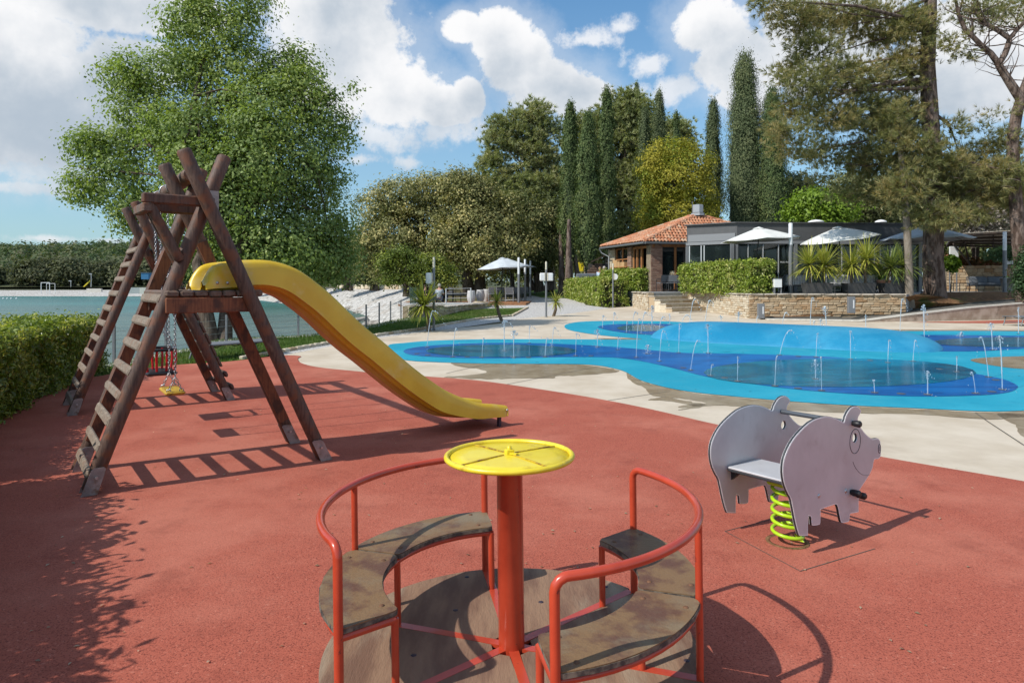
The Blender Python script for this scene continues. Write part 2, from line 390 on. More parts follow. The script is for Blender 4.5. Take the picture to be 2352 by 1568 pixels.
# playground, deck and the gaps between
red_edge = [(690, 818), (684, 824), (690, 833), (716, 841), (754, 846.5), (800, 851), (867, 857.5), (930, 861), (987, 865.5), (1096, 873.9), (1225, 892), (1350, 912), (1480, 937), (1640, 974), (1800, 1009), (1960, 1038), (2100, 1063), (2230, 1085), (2352, 1106), (2600, 1152)]
left_edge = [(0, 935), (60, 908), (120, 886), (180, 872), (240, 862), (320, 848), (420, 837), (513, 831.5), (582, 824), (648, 816.5)]
ctl = [tuple(Gp(*p)[:2]) for p in left_edge+red_edge]
red_poly = spline(ctl, 4, False)+[Vector((14, 3)), Vector((14, -12)), Vector((-12, -12)), Vector((-12, 6.5)), Vector((-8.6, 9.0))]
sheet('red_playground', red_poly, .006, M['red'])
deck_back = [(648, 816), (700, 806), (772, 792), (873.6, 775), (982.5, 760.7), (1151.5, 742), (1188.7, 732), (1220, 729.5), (1283, 723.5), (1392, 708.3), (1452, 703)]
deck_poly = [Vector(Gp(*p)[:2]) for p in deck_back]+[Vector((6.9, 32.5)), Vector((9.6, 33.5)), Vector((9.6, 26.6)), Vector((12, 26.5)), Vector((13.6, 24.9)), Vector((20.5, 26.8)), Vector((60, 31)), Vector((60, -10)), Vector((10, -10)), Vector((10, 4.3))]
deck_poly += [Vector(Gp(*p)[:2]) for p in red_edge[::-1][1:]]
sheet('concrete_deck', deck_poly, -.004, M['concrete'])
lawn = coping[2:]+[tuple(Gp(*p)[:2]) for p in ((1014, 727), (1060, 715), (1108, 709), (1211, 706.3), (1177, 726), (1097, 733.5), (1040, 743.5), (968, 757), (876, 770), (772, 787), (695, 800), (652, 808), (582, 824), (513, 831.5), (420, 837), (320, 848), (240, 862), (185, 871))]+[(-9.0, 9.6)]
sheet('lawn', lawn, .0, M['grass'])
path = [(648, 818), (652, 807), (695, 799), (772, 786), (876, 769), (968, 756), (1040, 742.5), (1097, 732.5), (1177, 725), (1212, 707), (1108, 708), (1014, 727), (938, 731), (945, 700), (1180, 690), (1250, 681), (1330, 683), (1345, 700), (1400, 707), (1452, 704), (1283, 725), (1188, 733), (982, 762), (772, 794)]
sheet('gravel_path', [Gp(*p)[:2] for p in path], -.0085, M['gravel'])
sheet('far_lawn', [(2, 47), (8, 44), (12, 70), (-2, 70)], .012, M['grass'])
# kerb stones between lawn and gravel
kb = empty('lawn_edging', Gp(1100, 733)); tag(kb, 'row of small rough edging stones between the lawn and the white gravel', 'edging')
el_ = [Gp(*p) for p in ((1212, 706.8), (1177, 725.5), (1097, 733), (1040, 743), (968, 756.5), (876, 769.5), (772, 786.5), (695, 799.5), (652, 807.5), (560, 824))]
M['stone'] = None
def stone_mat(name, a, b, c):
    m, N, p, co = base_mat(name)
    oi = N.add('ShaderNodeObjectInfo').outputs['Random']; gi = N.add('ShaderNodeNewGeometry').outputs['Random Per Island']
    wpos = N.add('ShaderNodeNewGeometry').outputs['Position']
    r = N.math('FRACT', N.math('ADD', oi, gi)); col = N.mix(r, c4(a), c4(b)); r2 = N.math('FRACT', N.math('MULTIPLY', r, 7.3))
    col = N.mix(N.math('MULTIPLY', N.ramp(r2, .55, 1), .8), col, c4(c))
    col = N.mix(N.math('MULTIPLY', N.ramp(N.noise(wpos, 9, 4, .6), .5, .7), .4), col, (a[0]*.6, a[1]*.55, a[2]*.5, 1)); N.inp(p, 'Base Color', col)
    p.inputs['Roughness'].default_value = .9
    bpn = N.add('ShaderNodeBump'); bpn.inputs['Strength'].default_value = .7; bpn.inputs['Distance'].default_value = .02
    N.inp(bpn, 'Height', N.noise(wpos, 22, 4, .65)); N.l.new(bpn.outputs[0], p.inputs['Normal']); return m
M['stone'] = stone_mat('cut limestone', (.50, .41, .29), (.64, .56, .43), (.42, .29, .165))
M['brown_shade_stone'] = stone_mat('ochre limestone with painted shade', (.36, .255, .15), (.50, .39, .26), (.34, .19, .085))  # browner tone paints the front wall's shade; the dry wall is brown itself
M['brick'] = stone_mat('old brick', (.30, .17, .12), (.42, .28, .21), (.22, .12, .09))
M['mortar'] = mat('mortar', (.20, .155, .105), (.28, .225, .16), 8, .95)
M['cap'] = mat('cap stone', (.40, .34, .27), (.52, .46, .38), 5, .85, 0, .4, 25)
def rough_block(seed, bev=.12, jit=.09):
    r = random.Random(seed); m_ = MB().box((0, 0, 0), (1, 1, 1), bev=bev)
    m_.v = [(x+r.uniform(-jit, jit)*.5, y+r.uniform(-jit, jit), z+r.uniform(-jit, jit)*.5) for x, y, z in m_.v]; return m_
BLOCKS = []
for sN in range(6):
    b_ = rough_block(sN); me = raw_mesh('stone', b_.v, b_.f); BLOCKS.append((b_, me))
def put_block(parent, c, size, rz, m, name='stone', k=None):
    k = random.randrange(6) if k is None else k; me = BLOCKS[k][1]
    key = me.name+m.name
    if key not in put_block.cache:
        mm = me.copy(); mm.materials.append(m); put_block.cache[key] = mm
    o = bpy.data.objects.new(name, put_block.cache[key]); COL.objects.link(o); o.parent = parent
    o.location = Vector(c)-ORG[parent.name]; o.scale = size; o.rotation_euler = (0, 0, rz); ORG[o.name] = Vector(c); return o
put_block.cache = {}
cnt = 0
for i in range(len(el_)-1):
    a, b = el_[i], el_[i+1]; L = (b-a).length; t = 0; rz = math.atan2(b.y-a.y, b.x-a.x)
    while t < L and cnt < 180:
        l = random.uniform(.18, .34); c = a.lerp(b, min(1, (t+l/2)/L)); put_block(kb, (c.x, c.y, c.z+.02), (l*.92, .1, .09), rz, M['stone']); t += l; cnt += 1

def stone_wall(label, P0, P1, z0a, z0b, z1, m, thick=.25, hmin=.07, hmax=.12, lmin=.16, lmax=.42, maxobj=300, name='stone_retaining_wall', cap=True, capname='cap_stone', joint=.008, seed=3):
    """coursed wall face from P0 to P1 (outer face on the right hand side seen from P0 to P1)"""
    r = random.Random(seed); a, b = Vector((*P0, 0)), Vector((*P1, 0)); d = (b-a); L = d.length; d.normalize(); nrm = Vector((d.y, -d.x, 0)); rz = math.atan2(d.y, d.x)
    root = empty(name, ((a.x+b.x)/2, (a.y+b.y)/2, min(z0a, z0b)), label, 'wall')
    core = MB(); i_ = -nrm*thick; zl = min(z0a, z0b)-.3; o1 = -nrm*.012
    core.prism([a+o1+Vector((0, 0, zl)), b+o1+Vector((0, 0, zl)), b+o1+Vector((0, 0, z1-.01)), a+o1+Vector((0, 0, z1-.01))], i_)
    core.build('mortar_core', M['mortar'], root)
    todo = []; z = z1-(.05 if cap else 0); 
    while z > min(z0a, z0b)-.05:
        h = r.uniform(hmin, hmax); t = -r.uniform(0, .1)
        while t < L:
            l = r.uniform(lmin, lmax); t0, t1 = max(0, t), min(L, t+l)
            if t1-t0 > .04:
                tc_ = (t0+t1)/2; zg = z0a+(z0b-z0a)*tc_/L
                if z-h/2 > zg-.06: todo.append((tc_, t1-t0, z-h/2, h))
            t += l
        z -= h
    ns = 0; rest = MB()
    order = list(range(len(todo)))
    if len(order) > maxobj: r.shuffle(order)
    for q, idx in enumerate(order):
        tc_, l, zc, h = todo[idx]; prd = r.uniform(.0, .035); c = a+d*tc_+nrm*(prd/2-.01)+Vector((0, 0, zc)); sz = (l-joint, .06+prd, h-joint)
        if q < maxobj: put_block(root, c, sz, rz, m)
        else:
            bb = BLOCKS[r.randrange(6)][0]; rot = Matrix.Rotation(rz, 3, 'Z')
            rest._add([c+rot@Vector((v[0]*sz[0], v[1]*sz[1], v[2]*sz[2])) for v in bb.v], bb.f)
    if rest.v: rest.build('stone_courses', m, root)['kind'] = 'stuff'
    if cap:
        t = 0
        while t < L-.02:
            l = min(r.uniform(.4, .6), L-t); c = a+d*(t+l/2)-nrm*(thick/2-.05)+Vector((0, 0, z1-.022)); put_block(root, c, (l-.006, thick+.1, .05), rz, M['cap'], capname); t += l
    return root
TZ = 1.27
A_, B_, C_, D_, E_, K_ = (6.42, 36.2), (6.37, 31.93), (8.34, 33.3), (9.15, 32.2), (9.31, 26.8), (15.0, 26.0)
stone_wall('sunlit cream stone retaining wall left of the terrace steps', A_, B_, .42, .38, TZ, M['stone'], seed=1)
stone_wall('cream stone wall between the terrace steps and the terrace corner', D_, E_, .38, .29, TZ, M['stone'], seed=2)
stone_wall('long stone retaining wall, browned for shade, under the planters of the terrace', E_, K_, .27, .62, TZ, M['brown_shade_stone'], seed=3)
fl = [A_, B_, C_, D_, E_, K_, (21, 33), (26, 35.7), (70, 37), (70, 62), (5.2, 62), (5.2, 47), (5.9, 41)]
fl = [Vector(p) for p in fl]; cen = Vector((30, 45)); fl = [p+(cen-p).normalized()*.2 for p in fl]
sheet('terrace_floor', fl, TZ-.02, M['paving'], zf=lambda y: 0, cuts=(), skirt=1.0)
stone_wall('narrow stone cheek on the right side of the terrace steps', C_, D_, .5, .38, TZ, M['stone'], seed=5)
# steps
st = empty('stone_steps', (7.4, 32.2, .35), 'flight of cream stone steps leading up to the cafe terrace', 'steps')
sdn = Vector((.58, -.81, 0)); swd = Vector((.815, .579, 0)); srz = math.atan2(swd.y, swd.x)
for k in range(4):
    top = Vector((6.37, 31.93, 0))+sdn*(.35*k+.02)+swd*1.2; zt = TZ-.17*(k+1)
    stp = MB().box(top+sdn*.175+Vector((0, 0, (zt-.045+.1)/2)), (2.34, .35, zt-.045-.1), srz).build('riser', M['stone'], st)
    MB().box(top+sdn*.16+Vector((0, 0, zt-.02)), (2.4, .40, .05), srz, bev=.008).build('tread', M['cap'], st)
    t = -1.17; 
    while t < 1.16:
        l = min(random.uniform(.22, .42), 1.17-t); c = top+sdn*.352+swd*(t+l/2)+Vector((0, 0, zt-.045-.062)); put_block(st, c, (l-.008, .035, .115), srz, M['stone']); t += l
base = Vector((6.37, 31.93, 0))+sdn*(1.45)+swd*1.2
MB().box(base+sdn*.2+Vector((0, 0, .37)), (2.5, .5, .06), srz, bev=.01).build('bottom_slab', M['cap'], st)

# bank, ramp path and its retaining wall
bv = [];
def tri_sheet(name, pts, faces, m, kind='structure'):
    me = raw_mesh(name, pts, faces, False); me.materials.append(m); bm = bmesh.new(); bm.from_mesh(me)
    for f in bm.faces:
        f.normal_update()
        if f.normal.z < 0: f.normal_flip()
    bm.to_mesh(me); bm.free(); o = bpy.data.objects.new(name, me); COL.objects.link(o); o['kind'] = kind; return o
ramp_l = [(9.6, 26.5, .31), (12.6, 26.35, .33), (15.6, 27.0, .60), (18.6, 27.6, .84), (21.2, 28.1, 1.02), (24, 28.6, 1.18), (32, 30, 1.30)]
ramp_r = [(9.7, 26.0, .29), (12.75, 24.95, .285), (14.3, 25.1, .47), (17.2, 25.8, .73), (20.0, 26.5, .90), (23, 27.0, 1.08), (32, 28.2, 1.22)]
bank_t = [(9.6, 26.62, .33), (12.6, 26.3, .55), (15.3, 26.0, 1.22), (17, 28.3, 1.28), (20.8, 32.8, 1.27), (26, 35.7, 1.27), (34, 36.2, 1.28)]
bank_m = [tuple(Vector(a).lerp(Vector(b), .5)+Vector((0, 0, .05))) for a, b in zip(ramp_l, bank_t)]

strip = lambda A, B: (list(A)+list(B), [(i, i+1, len(A)+i+1, len(A)+i) for i in range(len(A)-1)])
V, Q = strip(ramp_l, bank_m); V2, Q2 = strip(bank_m, bank_t)
tri_sheet('bank', V+V2, Q+[tuple(i+len(V) for i in q) for q in Q2], M['soil'])
V, Q = strip([(a, b, c+.012) for a, b, c in ramp_r], [(a, b, c+.012) for a, b, c in ramp_l]); tri_sheet('ramp_path', V, Q, M['asphalt'])
ek = MB()
for a, b in zip(ramp_l, ramp_l[1:]):
    a, b = Vector(a), Vector(b); c = (a+b)/2; ek.prism([a+Vector((0, -.04, -.1)), b+Vector((0, -.04, -.1)), b+Vector((0, -.04, .06)), a+Vector((0, -.04, .06))], (0, .09, 0))
tag(ek.build('path_kerb', M['asphalt'], origin=(18, 27.5, .8)), 'thin dark edging strip between the rising path and the pine needle bank', 'kerb')
rw = empty('ramp_wall', (17, 25.6, .3), 'low stained concrete wall holding up the rising grey path', 'wall')
rc = MB(); rb = MB()
for a, b in zip(ramp_r, ramp_r[1:]):
    a, b = Vector(a), Vector(b); f_ = Vector((0, -.14, 0))
    rb.prism([Vector((a.x, a.y, .1))+f_, Vector((b.x, b.y, .1))+f_, b+f_, a+f_], (0, .13, 0))
    u = Vector((0, -.02, .0)); rc.prism([a+f_+u, b+f_+u, b+f_+u+Vector((0, 0, .045)), a+f_+u+Vector((0, 0, .045))], (0, .32, 0))
rb.build('wall_face', M['old_wall'], rw); rc.build('coping', M['kerb'], rw)
sheet('red_strip', [(14.3, 24.6), (17.2, 25.3), (20.2, 26.1), (40, 28.5), (40, 26.5), (21, 24.6), (17, 24.0)], .004, M['red'])

# splash pad
out = [(893, 800), (896, 791), (930, 787.5), (982.5, 783), (1076, 779.7), (1201, 779), (1295, 779), (1389, 779.7), (1451, 779.6), (1474, 778.7), (1462, 777.3), (1420, 774), (1357.5, 767), (1310.6, 758.7), (1296.6, 751), (1303, 744.2), (1332.5, 739), (1388.8, 736.9), (1451, 736.9), (1529, 738), (1592.5, 741.5), (1700, 748), (1845, 753), (1980, 758), (2089, 760.4), (2182, 760), (2352, 761), (2700, 768), (2900, 800), (2700, 900), (2450, 938), (2352, 943), (2257, 944.5), (2107, 937.5), (1957, 931), (1807, 921), (1657, 907.5), (1582.5, 899), (1526, 888.7), (1470, 872.6), (1435.6, 853.5), (1404, 844.7), (1373, 839.2), (1326, 836.3), (1217, 835.6), (1107.5, 834.7), (1014, 832), (935.6, 827.5), (905, 817)]
sheet('light_blue_pad', spline([Gp(*p)[:2] for p in out], 4), .004, M['cyan'])
midb = [(927, 808.7), (938.8, 801), (982.5, 794.7), (1045, 790.6), (1123, 788), (1201, 788), (1279, 790), (1357.5, 793.7), (1435.6, 799.3), (1500, 805), (1564, 810.6), (1695, 813), (1807, 816), (1920, 821), (2032.5, 833), (2126, 843.7), (2220, 856), (2295, 869), (2332.5, 883), (2336, 892.5), (2314, 902), (2257.5, 908), (2145, 911), (2032, 909), (1920, 902.6), (1807.5, 892.5), (1714, 880), (1620, 865), (1545, 845.5), (1482.5, 831.6), (1435.6, 824), (1388.8, 820.8), (1295, 820.5), (1201, 822.6), (1107.5, 823.4), (1013.8, 821), (951, 816.5)]
sheet('dark_blue_pad', spline([Gp(*p)[:2] for p in midb], 4), .008, M['blue'])
def ell(cx, cy, rx, ry, n=28, p=2): return [Gp(cx+rx*math.copysign(abs(math.cos(t))**(2/p), math.cos(t)), cy+ry*math.copysign(abs(math.sin(t))**(2/p), math.sin(t)))[:2] for t in [2*math.pi*k/n for k in range(n)]]
sheet('teal_water', ell(1152, 806.5, 174, 14.5), .012, M['teal'])
sheet('teal_water', ell(1929, 857, 313, 33), .012, M['teal'])
sheet('dark_blue_pad', spline([Gp(*p)[:2] for p in ((1373, 751.5), (1395, 746.2), (1451, 744.3), (1529, 744.4), (1600, 749), (1600, 764), (1560, 770), (1513, 770), (1451, 766.5), (1404, 760))], 4), .008, M['blue'])
sheet('teal_water', ell(1475, 754, 58, 7.5), .012, M['teal'])
sheet('dark_blue_pad', spline([Gp(*p)[:2] for p in ((2050, 775), (2103, 770.5), (2145, 769.5), (2352, 771.5), (2560, 775), (2620, 787), (2500, 797), (2352, 801), (2257, 806.6), (2130, 807), (2060, 800))], 4), .008, M['blue'])
sheet('teal_water', ell(2330, 786.5, 190, 11.5), .012, M['teal'])
sheet('sand_notch', spline([Gp(*p)[:2] for p in ((2231, 825.7), (2276, 821), (2352, 818.5), (2500, 814), (2500, 856), (2352, 848), (2295, 842), (2242, 832.5))], 4), .008, M['wet'])
# wet patches on the deck
def wobble(P, amp, n=5, seed=1):
    r = random.Random(seed); S = spline(P, n); c = sum(S, Vector((0, 0)))/len(S)
    return [p+Vector((noise.noise(Vector((p.x*.09, p.y*.3, seed)))*amp*3, noise.noise(Vector((p.x*.09, p.y*.3, seed+9)))*amp)) for p in S]
for k, P in enumerate([[(1040, 833), (1120, 835), (1217, 836), (1326, 837), (1400, 846), (1420, 853), (1340, 861), (1280, 863), (1270, 868), (1200, 868), (1130, 870), (1060, 868), (1020, 866), (1110, 857), (1105, 848), (1060, 842)],
                       [(1440, 856), (1470, 873), (1526, 889), (1582, 900), (1657, 908.5), (1807, 922), (1957, 932), (2107, 938.5), (2257, 946), (2352, 944), (2500, 935), (2500, 962), (2352, 958), (2257, 962), (2100, 950), (1957, 948), (1830, 942), (1720, 934), (1640, 931), (1560, 936), (1575, 929), (1622, 925), (1560, 914), (1500, 908), (1480, 890), (1450, 876)],
                       [(1488, 918), (1530, 912), (1585, 922), (1622, 928), (1600, 936), (1556, 941), (1590, 931), (1530, 920)],
                       [(2290, 950), (2352, 950), (2450, 950), (2450, 1010), (2352, 1002), (2330, 975)],
                       [(2040, 757), (2200, 757.5), (2352, 758), (2352, 761), (2182, 760.3), (2089, 761)],
                       [(1370, 776.5), (1474, 777.4), (1500, 779), (1440, 780), (1390, 779)]]):
    S = wobble(P, 1.6, 6, k) if k < 4 else spline(P, 4)
    sheet('wet_patch', [Gp(*p)[:2] for p in S], -.0005, M['wet'])
def joint_line(a, b, w=.014):
    A, B = Gp(*a), Gp(*b); d = (B-A).normalized(); n = Vector((-d.y, d.x, 0))*w/2
    sheet('deck_joint', [(A+n)[:2], (B+n)[:2], (B-n)[:2], (A-n)[:2]], .0012, M['joint'])
for a, b in (((1025, 857), (1130, 833)), ((1160, 883), (1372, 842)), ((1392, 920), (1540, 898)), ((2240, 947), (2352, 1022)), ((1540, 738), (1480, 722)), ((1250, 748), (1600, 742)), ((860, 829), (930, 823))): joint_line(a, b)
# mat seam around the spring rider
for a, b in (((1665, 1222), (1838, 1314)), ((1838, 1314), (2010, 1262)), ((1665, 1222), (1790, 1190))):
    A, B = Gp(*a), Gp(*b); d = (B-A).normalized(); n = Vector((-d.y, d.x, 0))*.003
    sheet('mat_seam', [(A+n)[:2], (B+n)[:2], (B-n)[:2], (A-n)[:2]], .0085, M['joint'])
# the mound
mv = []; mf = []; pa, pb = Vector((4.7, 19.0)), Vector((9.3, 16.1)); NU, NV = 48, 22
dirm = (pb-pa).normalized(); nm = Vector((-dirm.y, dirm.x)); Lm = (pb-pa).length
for i in range(NU+1):
    for j in range(NV+1):
        # superellipse footprint
        u = -1+2*i/NU; v = -1+2*j/NV; ru, rv = Lm/2+.75, 1.45
        U = math.sin(u*math.pi/2); ww = (1-abs(U)**4)**(1/2.6); Vv = math.sin(v*math.pi/2)*ww
        p = (pa+pb)/2+dirm*(U*ru)+nm*(Vv*rv)
        hgt = .44*max(0, 1-abs(math.sin(v*math.pi/2))**2.2)**.8*max(0, 1-abs(U)**6)**.7*(1-.03*U)
        mv.append((p.x, p.y, gz(p.y)+.0+hgt))
for i in range(NU):
    for j in range(NV): a = i*(NV+1)+j; mf.append((a, a+NV+1, a+NV+2, a+1))
mo = MB(); mo._add(mv, mf, True); mo = mo.build('play_mound', M['mound'], origin=(7, 17.5, .15)); tag(mo, 'smooth bright blue rubber mound rising from the middle of the splash pad', 'mound')
# ------------------------------------------------------------ playground equipment
def wood(name, a, b, c, axis='Z', rough=.6):
    m, N, p, co = base_mat(name)
    mp = N.add('ShaderNodeMapping'); N.l.new(co, mp.inputs[0]); mp.inputs['Scale'].default_value = (1, 1, 1)
    wv = N.add('ShaderNodeTexNoise'); N.l.new(co, wv.inputs['Vector']); wv.inputs['Scale'].default_value = 9; wv.inputs['Detail'].default_value = 6
    mp2 = N.add('ShaderNodeMapping'); N.l.new(co, mp2.inputs[0])
    mp2.inputs['Scale'].default_value = {'Z': (60, 60, 4), 'X': (4, 60, 60), 'Y': (60, 4, 60)}[axis]
    g = N.noise(mp2.outputs[0], 1, 4, .6, .4)
    col = N.mix(N.ramp(g, .35, .65), c4(a), c4(b)); col = N.mix(N.ramp(wv.outputs['Fac'], .48, .66), col, c4(c)); N.inp(p, 'Base Color', col)
    p.inputs['Roughness'].default_value = rough; p.inputs['Specular IOR Level'].default_value = .35
    bp = N.add('ShaderNodeBump'); bp.inputs['Strength'].default_value = .5; bp.inputs['Distance'].default_value = .006; N.inp(bp, 'Height', g); N.l.new(bp.outputs[0], p.inputs['Normal'])
    return m
M['log'] = wood('stained round timber', (.070, .040, .030), (.125, .075, .055), (.155, .062, .032))
M['logflat'] = wood('orange stained sawn timber', (.150, .050, .024), (.225, .082, .036), (.075, .032, .020))
M['rung'] = wood('weathered rung wood', (.15, .115, .085), (.27, .215, .165), (.20, .13, .09), 'Y', .8)
M['beamw'] = wood('weathered beam', (.10, .060, .042), (.17, .115, .085), (.16, .07, .035), 'X')
M['steel'] = mat('galvanised steel', (.42, .42, .42), (.56, .56, .56), 30, .38, .85, lo=.3, hi=.7)
M['rustplate'] = mat('worn post shoe', (.24, .215, .205), (.36, .32, .30), 12, .5, .5, c3=(.20, .12, .08), s3=9, l3=.52, h3=.7)
M['yellow'] = mat('yellow plastic slide', (.66, .415, .014), (.74, .50, .028), 2.2, .36, 0, spec=.5, c3=(.70, .52, .16), s3=1.6, l3=.52, h3=.66, coat=.15)
M['orange'] = mat('yellow plastic with underside shade', (.52, .29, .05), (.58, .34, .07), 3, .45)  # same plastic, darker orange tone puts the underside's shade into the colour
M['black'] = mat('black rubber', (.014, .014, .016), rough=.45)
M['swingyellow'] = mat('worn yellow rubber', (.42, .24, .02), (.52, .32, .03), 20, .6, c3=(.09, .07, .03), s3=40, l3=.56, h3=.62)
M['redplastic'] = mat('red plastic', (.50, .015, .02), rough=.35)
M['darksteel'] = mat('dark blue painted steel', (.02, .02, .05), (.06, .04, .05), 20, .5, .2)

SA = Vector((.783, .621, 0)); SB = Vector((-.594, .804, 0))
O1 = Vector((-3.21, 5.17, 0))
def SP(s, t, z, o=O1): return o+SA*s+SB*t+Vector((0, 0, z))
WID = .84
def log(mb, a, b, r=.0585, n=14, rough_=.0015, seed=0, cham=True):
    a, b = Vector(a), Vector(b); L = (b-a).length; rd = random.Random(seed); k = 7; P = []; rr = []
    for i in range(k+1):
        t = i/k; P.append(a.lerp(b, t)+Vector((rd.uniform(-1, 1), rd.uniform(-1, 1), 0))*rough_); rr.append(r*(1+rd.uniform(-.02, .02)))
    if cham:
        d = (b-a).normalized(); P = [a]+[a+d*.012]+P[1:-1]+[b-d*.02]+[b]; rr = [r*.86, r]+rr[1:-1]+[r, r*.76]
    mb.tube(P, rr, n)
def tower(o, near, z0=0):
    label = ('near log tower with the slide platform, dark brown posts crossed at the top' if near else
             'far log tower holding the other end of the swing beam, with a taller ladder')
    root = empty('log_tower', SP(.9, .42, z0, o), label, 'climbing frame')
    P = lambda s, t, z: SP(s, t, z+z0, o)
    zt = 2.70
    for k, t in enumerate((0, WID)):
        sg = 1 if k == 0 else -1
        for kind in ('ladder', 'support'):
            mb = MB()
            if kind == 'ladder': f = lambda z: P(.372*z, t+.050, z)
            else: f = lambda z: P(1.85-.4446*z, t-.070, z)
            log(mb, f(.03), f(zt-(.0 if near else .04)), seed=k*7+(kind == 'ladder')*3+near)
            mb.build('post', M['log'], root)
            # flat sawn inner face of the log
            nrm = SB*(1 if k == 0 else -1); a_, b_ = f(.25), f(1.95 if kind == 'ladder' else 2.0); off = nrm*.058
            ax = (b_-a_).normalized(); side = ax.cross(nrm).normalized()*.046
            fl_ = MB().prism([a_+off-side-nrm*.02, a_+off+side-nrm*.02, b_+off+side-nrm*.02, b_+off-side-nrm*.02], nrm*.024); fl_.build('sawn_face', M['logflat'], root)
            # steel shoe
            foot = f(.0); up = (f(1)-f(0)).normalized(); sh = MB()
            for q in (-1, 1):
                c = foot+up*.11+SB*(q*.064); X = SA; rot = Matrix((SB, SA, Vector((0, 0, 1)))).transposed()
                lean = up; a1 = c-SA*.055-lean*.10; b1 = c+SA*.055-lean*.10
                sh.prism([a1, b1, b1+lean*.2-SA*.01, b1+lean*.215-SA*.03, a1+lean*.215+SA*.02, a1+lean*.2], SB*(.006*q))
            sh.build('post_shoe', M['rustplate'], root)
            bo = MB(); c = foot+up*.15-SB*.079; bo.cyl(c, c-SB*.012, .011, 8); bo.build('bolt', M['steel'], root)
        # gusset plate near the crossing
        c = P(.87, t-.010, 2.3); MB().box(c+SA*.02-Vector((0, 0, .02)), (.10, .005, .22), math.atan2(SA.y, SA.x)).build('gusset_plate', M['rustplate'], root)
    nr = 8 if near else 11
    for k in range(nr):
        z = .16+.19*k; f = lambda t: P(.372*z-.056, t, z+.0)
        a_, b_ = f(.02), f(WID+.06); up = (P(.372, 0, 1)-P(0, 0, 0)).normalized(); out = (up.cross(SB)).normalized()
        if out.dot(SA) > 0: out = -out
        rot = Matrix((SB, up, out)).transposed(); rd = random.Random(k)
        mb = MB(); 
        if rot.determinant() < 0: rot = Matrix((-SB, up, out)).transposed()
        c = (a_+b_)/2+SA*.0; mb.box(c, (.86, .076+rd.uniform(-.005, .005), .036), M=rot, bev=.013)
        mb.v = [tuple(Vector(v)+Vector((rd.uniform(-1, 1), rd.uniform(-1, 1), rd.uniform(-1, 1)))*.002) for v in mb.v]
        mb.build('rung', M['rung'], root)
    if near:
        rz = math.atan2(SA.y, SA.x)
        for t in (-.02, WID-.02):     # side boards carrying the deck
            MB().box(P(.88, t, 1.435), (.70, .045, .125), rz, bev=.006).build('side_board', M['logflat'], root)
        for k in range(7):
            s = .535+.112*k; rd = random.Random(k+40)
            mb = MB().box(P(s+.03, WID/2-.01, 1.53+rd.uniform(-.003, .003)), (.104, WID+.04, .058), rz, bev=.014); mb.build('platform_plank', M['beamw'], root)
        for t, s0, d0, d1 in ((0, .36, (.40, 2.25), (.64, 1.80)), (.30, .44, (.47, 2.20), (.70, 1.74))):
            mb = MB(); mb.box(P((s0+.90)/2, t-.02, 2.29 if t < .1 else 2.25), (.90-s0, .07, .085), rz, bev=.012); mb.build('roof_rail', M['log'], root)
            a_, b_ = P(d0[0], t-.01, d0[1]+.02), P(d1[0], t-.01, d1[1]); mb = MB(); log(mb, a_, b_, .040, 10, .001, 3); mb.build('slanted_rail', M['log'], root)
        MB().box(P(.39, .14, 2.215), (.07, .40, .075), rz, bev=.01).build('roof_crossbar', M['beamw'], root)
    else:
        # climbing side: boards on the outer face of the right hand posts, rungs below them
        up = (P(1.85-.4446, 0, 1)-P(1.85, 0, 0)).normalized(); out = SB.cross(up).normalized()
        if out.dot(SA) < 0: out = -out
        rot = Matrix((SB, up, out)).transposed()
        if rot.determinant() < 0: rot = Matrix((-SB, up, out)).transposed()
        for k in range(8):
            z = .52+.158*k; c = P(1.85-.4446*z, WID/2, z)+out*.085; MB().box(c, (1.0, .155, .03), M=rot, bev=.006).build('climbing_board', M['beamw'], root)
        for z in (.16, .34, 1.86, 2.04):
            c = P(1.85-.4446*z, WID/2, z)+out*.09; MB().box(c, (1.02, .085, .05), M=rot, bev=.015).build('rung', M['log'] if z < 1 else M['rung'], root)
    return root
tower(O1, True)
SHIFT = Vector((-2.16, 3.16, 0)); O2 = O1+SHIFT
tower(O2, False, .004)
# swing beam
b0, b1 = SP(.842, .60, 2.60), SP(.842, WID, 2.60)+SHIFT
mb = MB(); log(mb, b0, b1, .068, 14, .001, 5); beam = mb.build('swing_beam', M['beamw'], origin=b0.lerp(b1, .5)); tag(beam, 'round timber beam joining the two log towers, carrying the swings', 'beam')
for k, t in enumerate((.30, .42, .60, .74)):
    pass
def chain(mb, a, b, r=.0042, link=.036):
    a, b = Vector(a), Vector(b); L = (b-a).length; n = max(2, int(L/(link*.74))); d = (b-a)/n; t = d.normalized(); u = t.orthogonal().normalized(); w = t.cross(u)
    for i in range(n):
        c = a+d*(i+.5); x = u if i % 2 else w; P = []
        for q in range(8):
            an = 2*math.pi*q/8; P.append(c+t*(math.sin(an)*link*.5)+x*(math.cos(an)*link*.30))
        mb.tube(P, r, 4, closed=True)
bd = (b1-b0).normalized()
def hang(q): return b0.lerp(b1, q)-Vector((0, 0, .07))
M['chain'] = mat('steel chain', (.38, .38, .39), rough=.3, metal=.9)
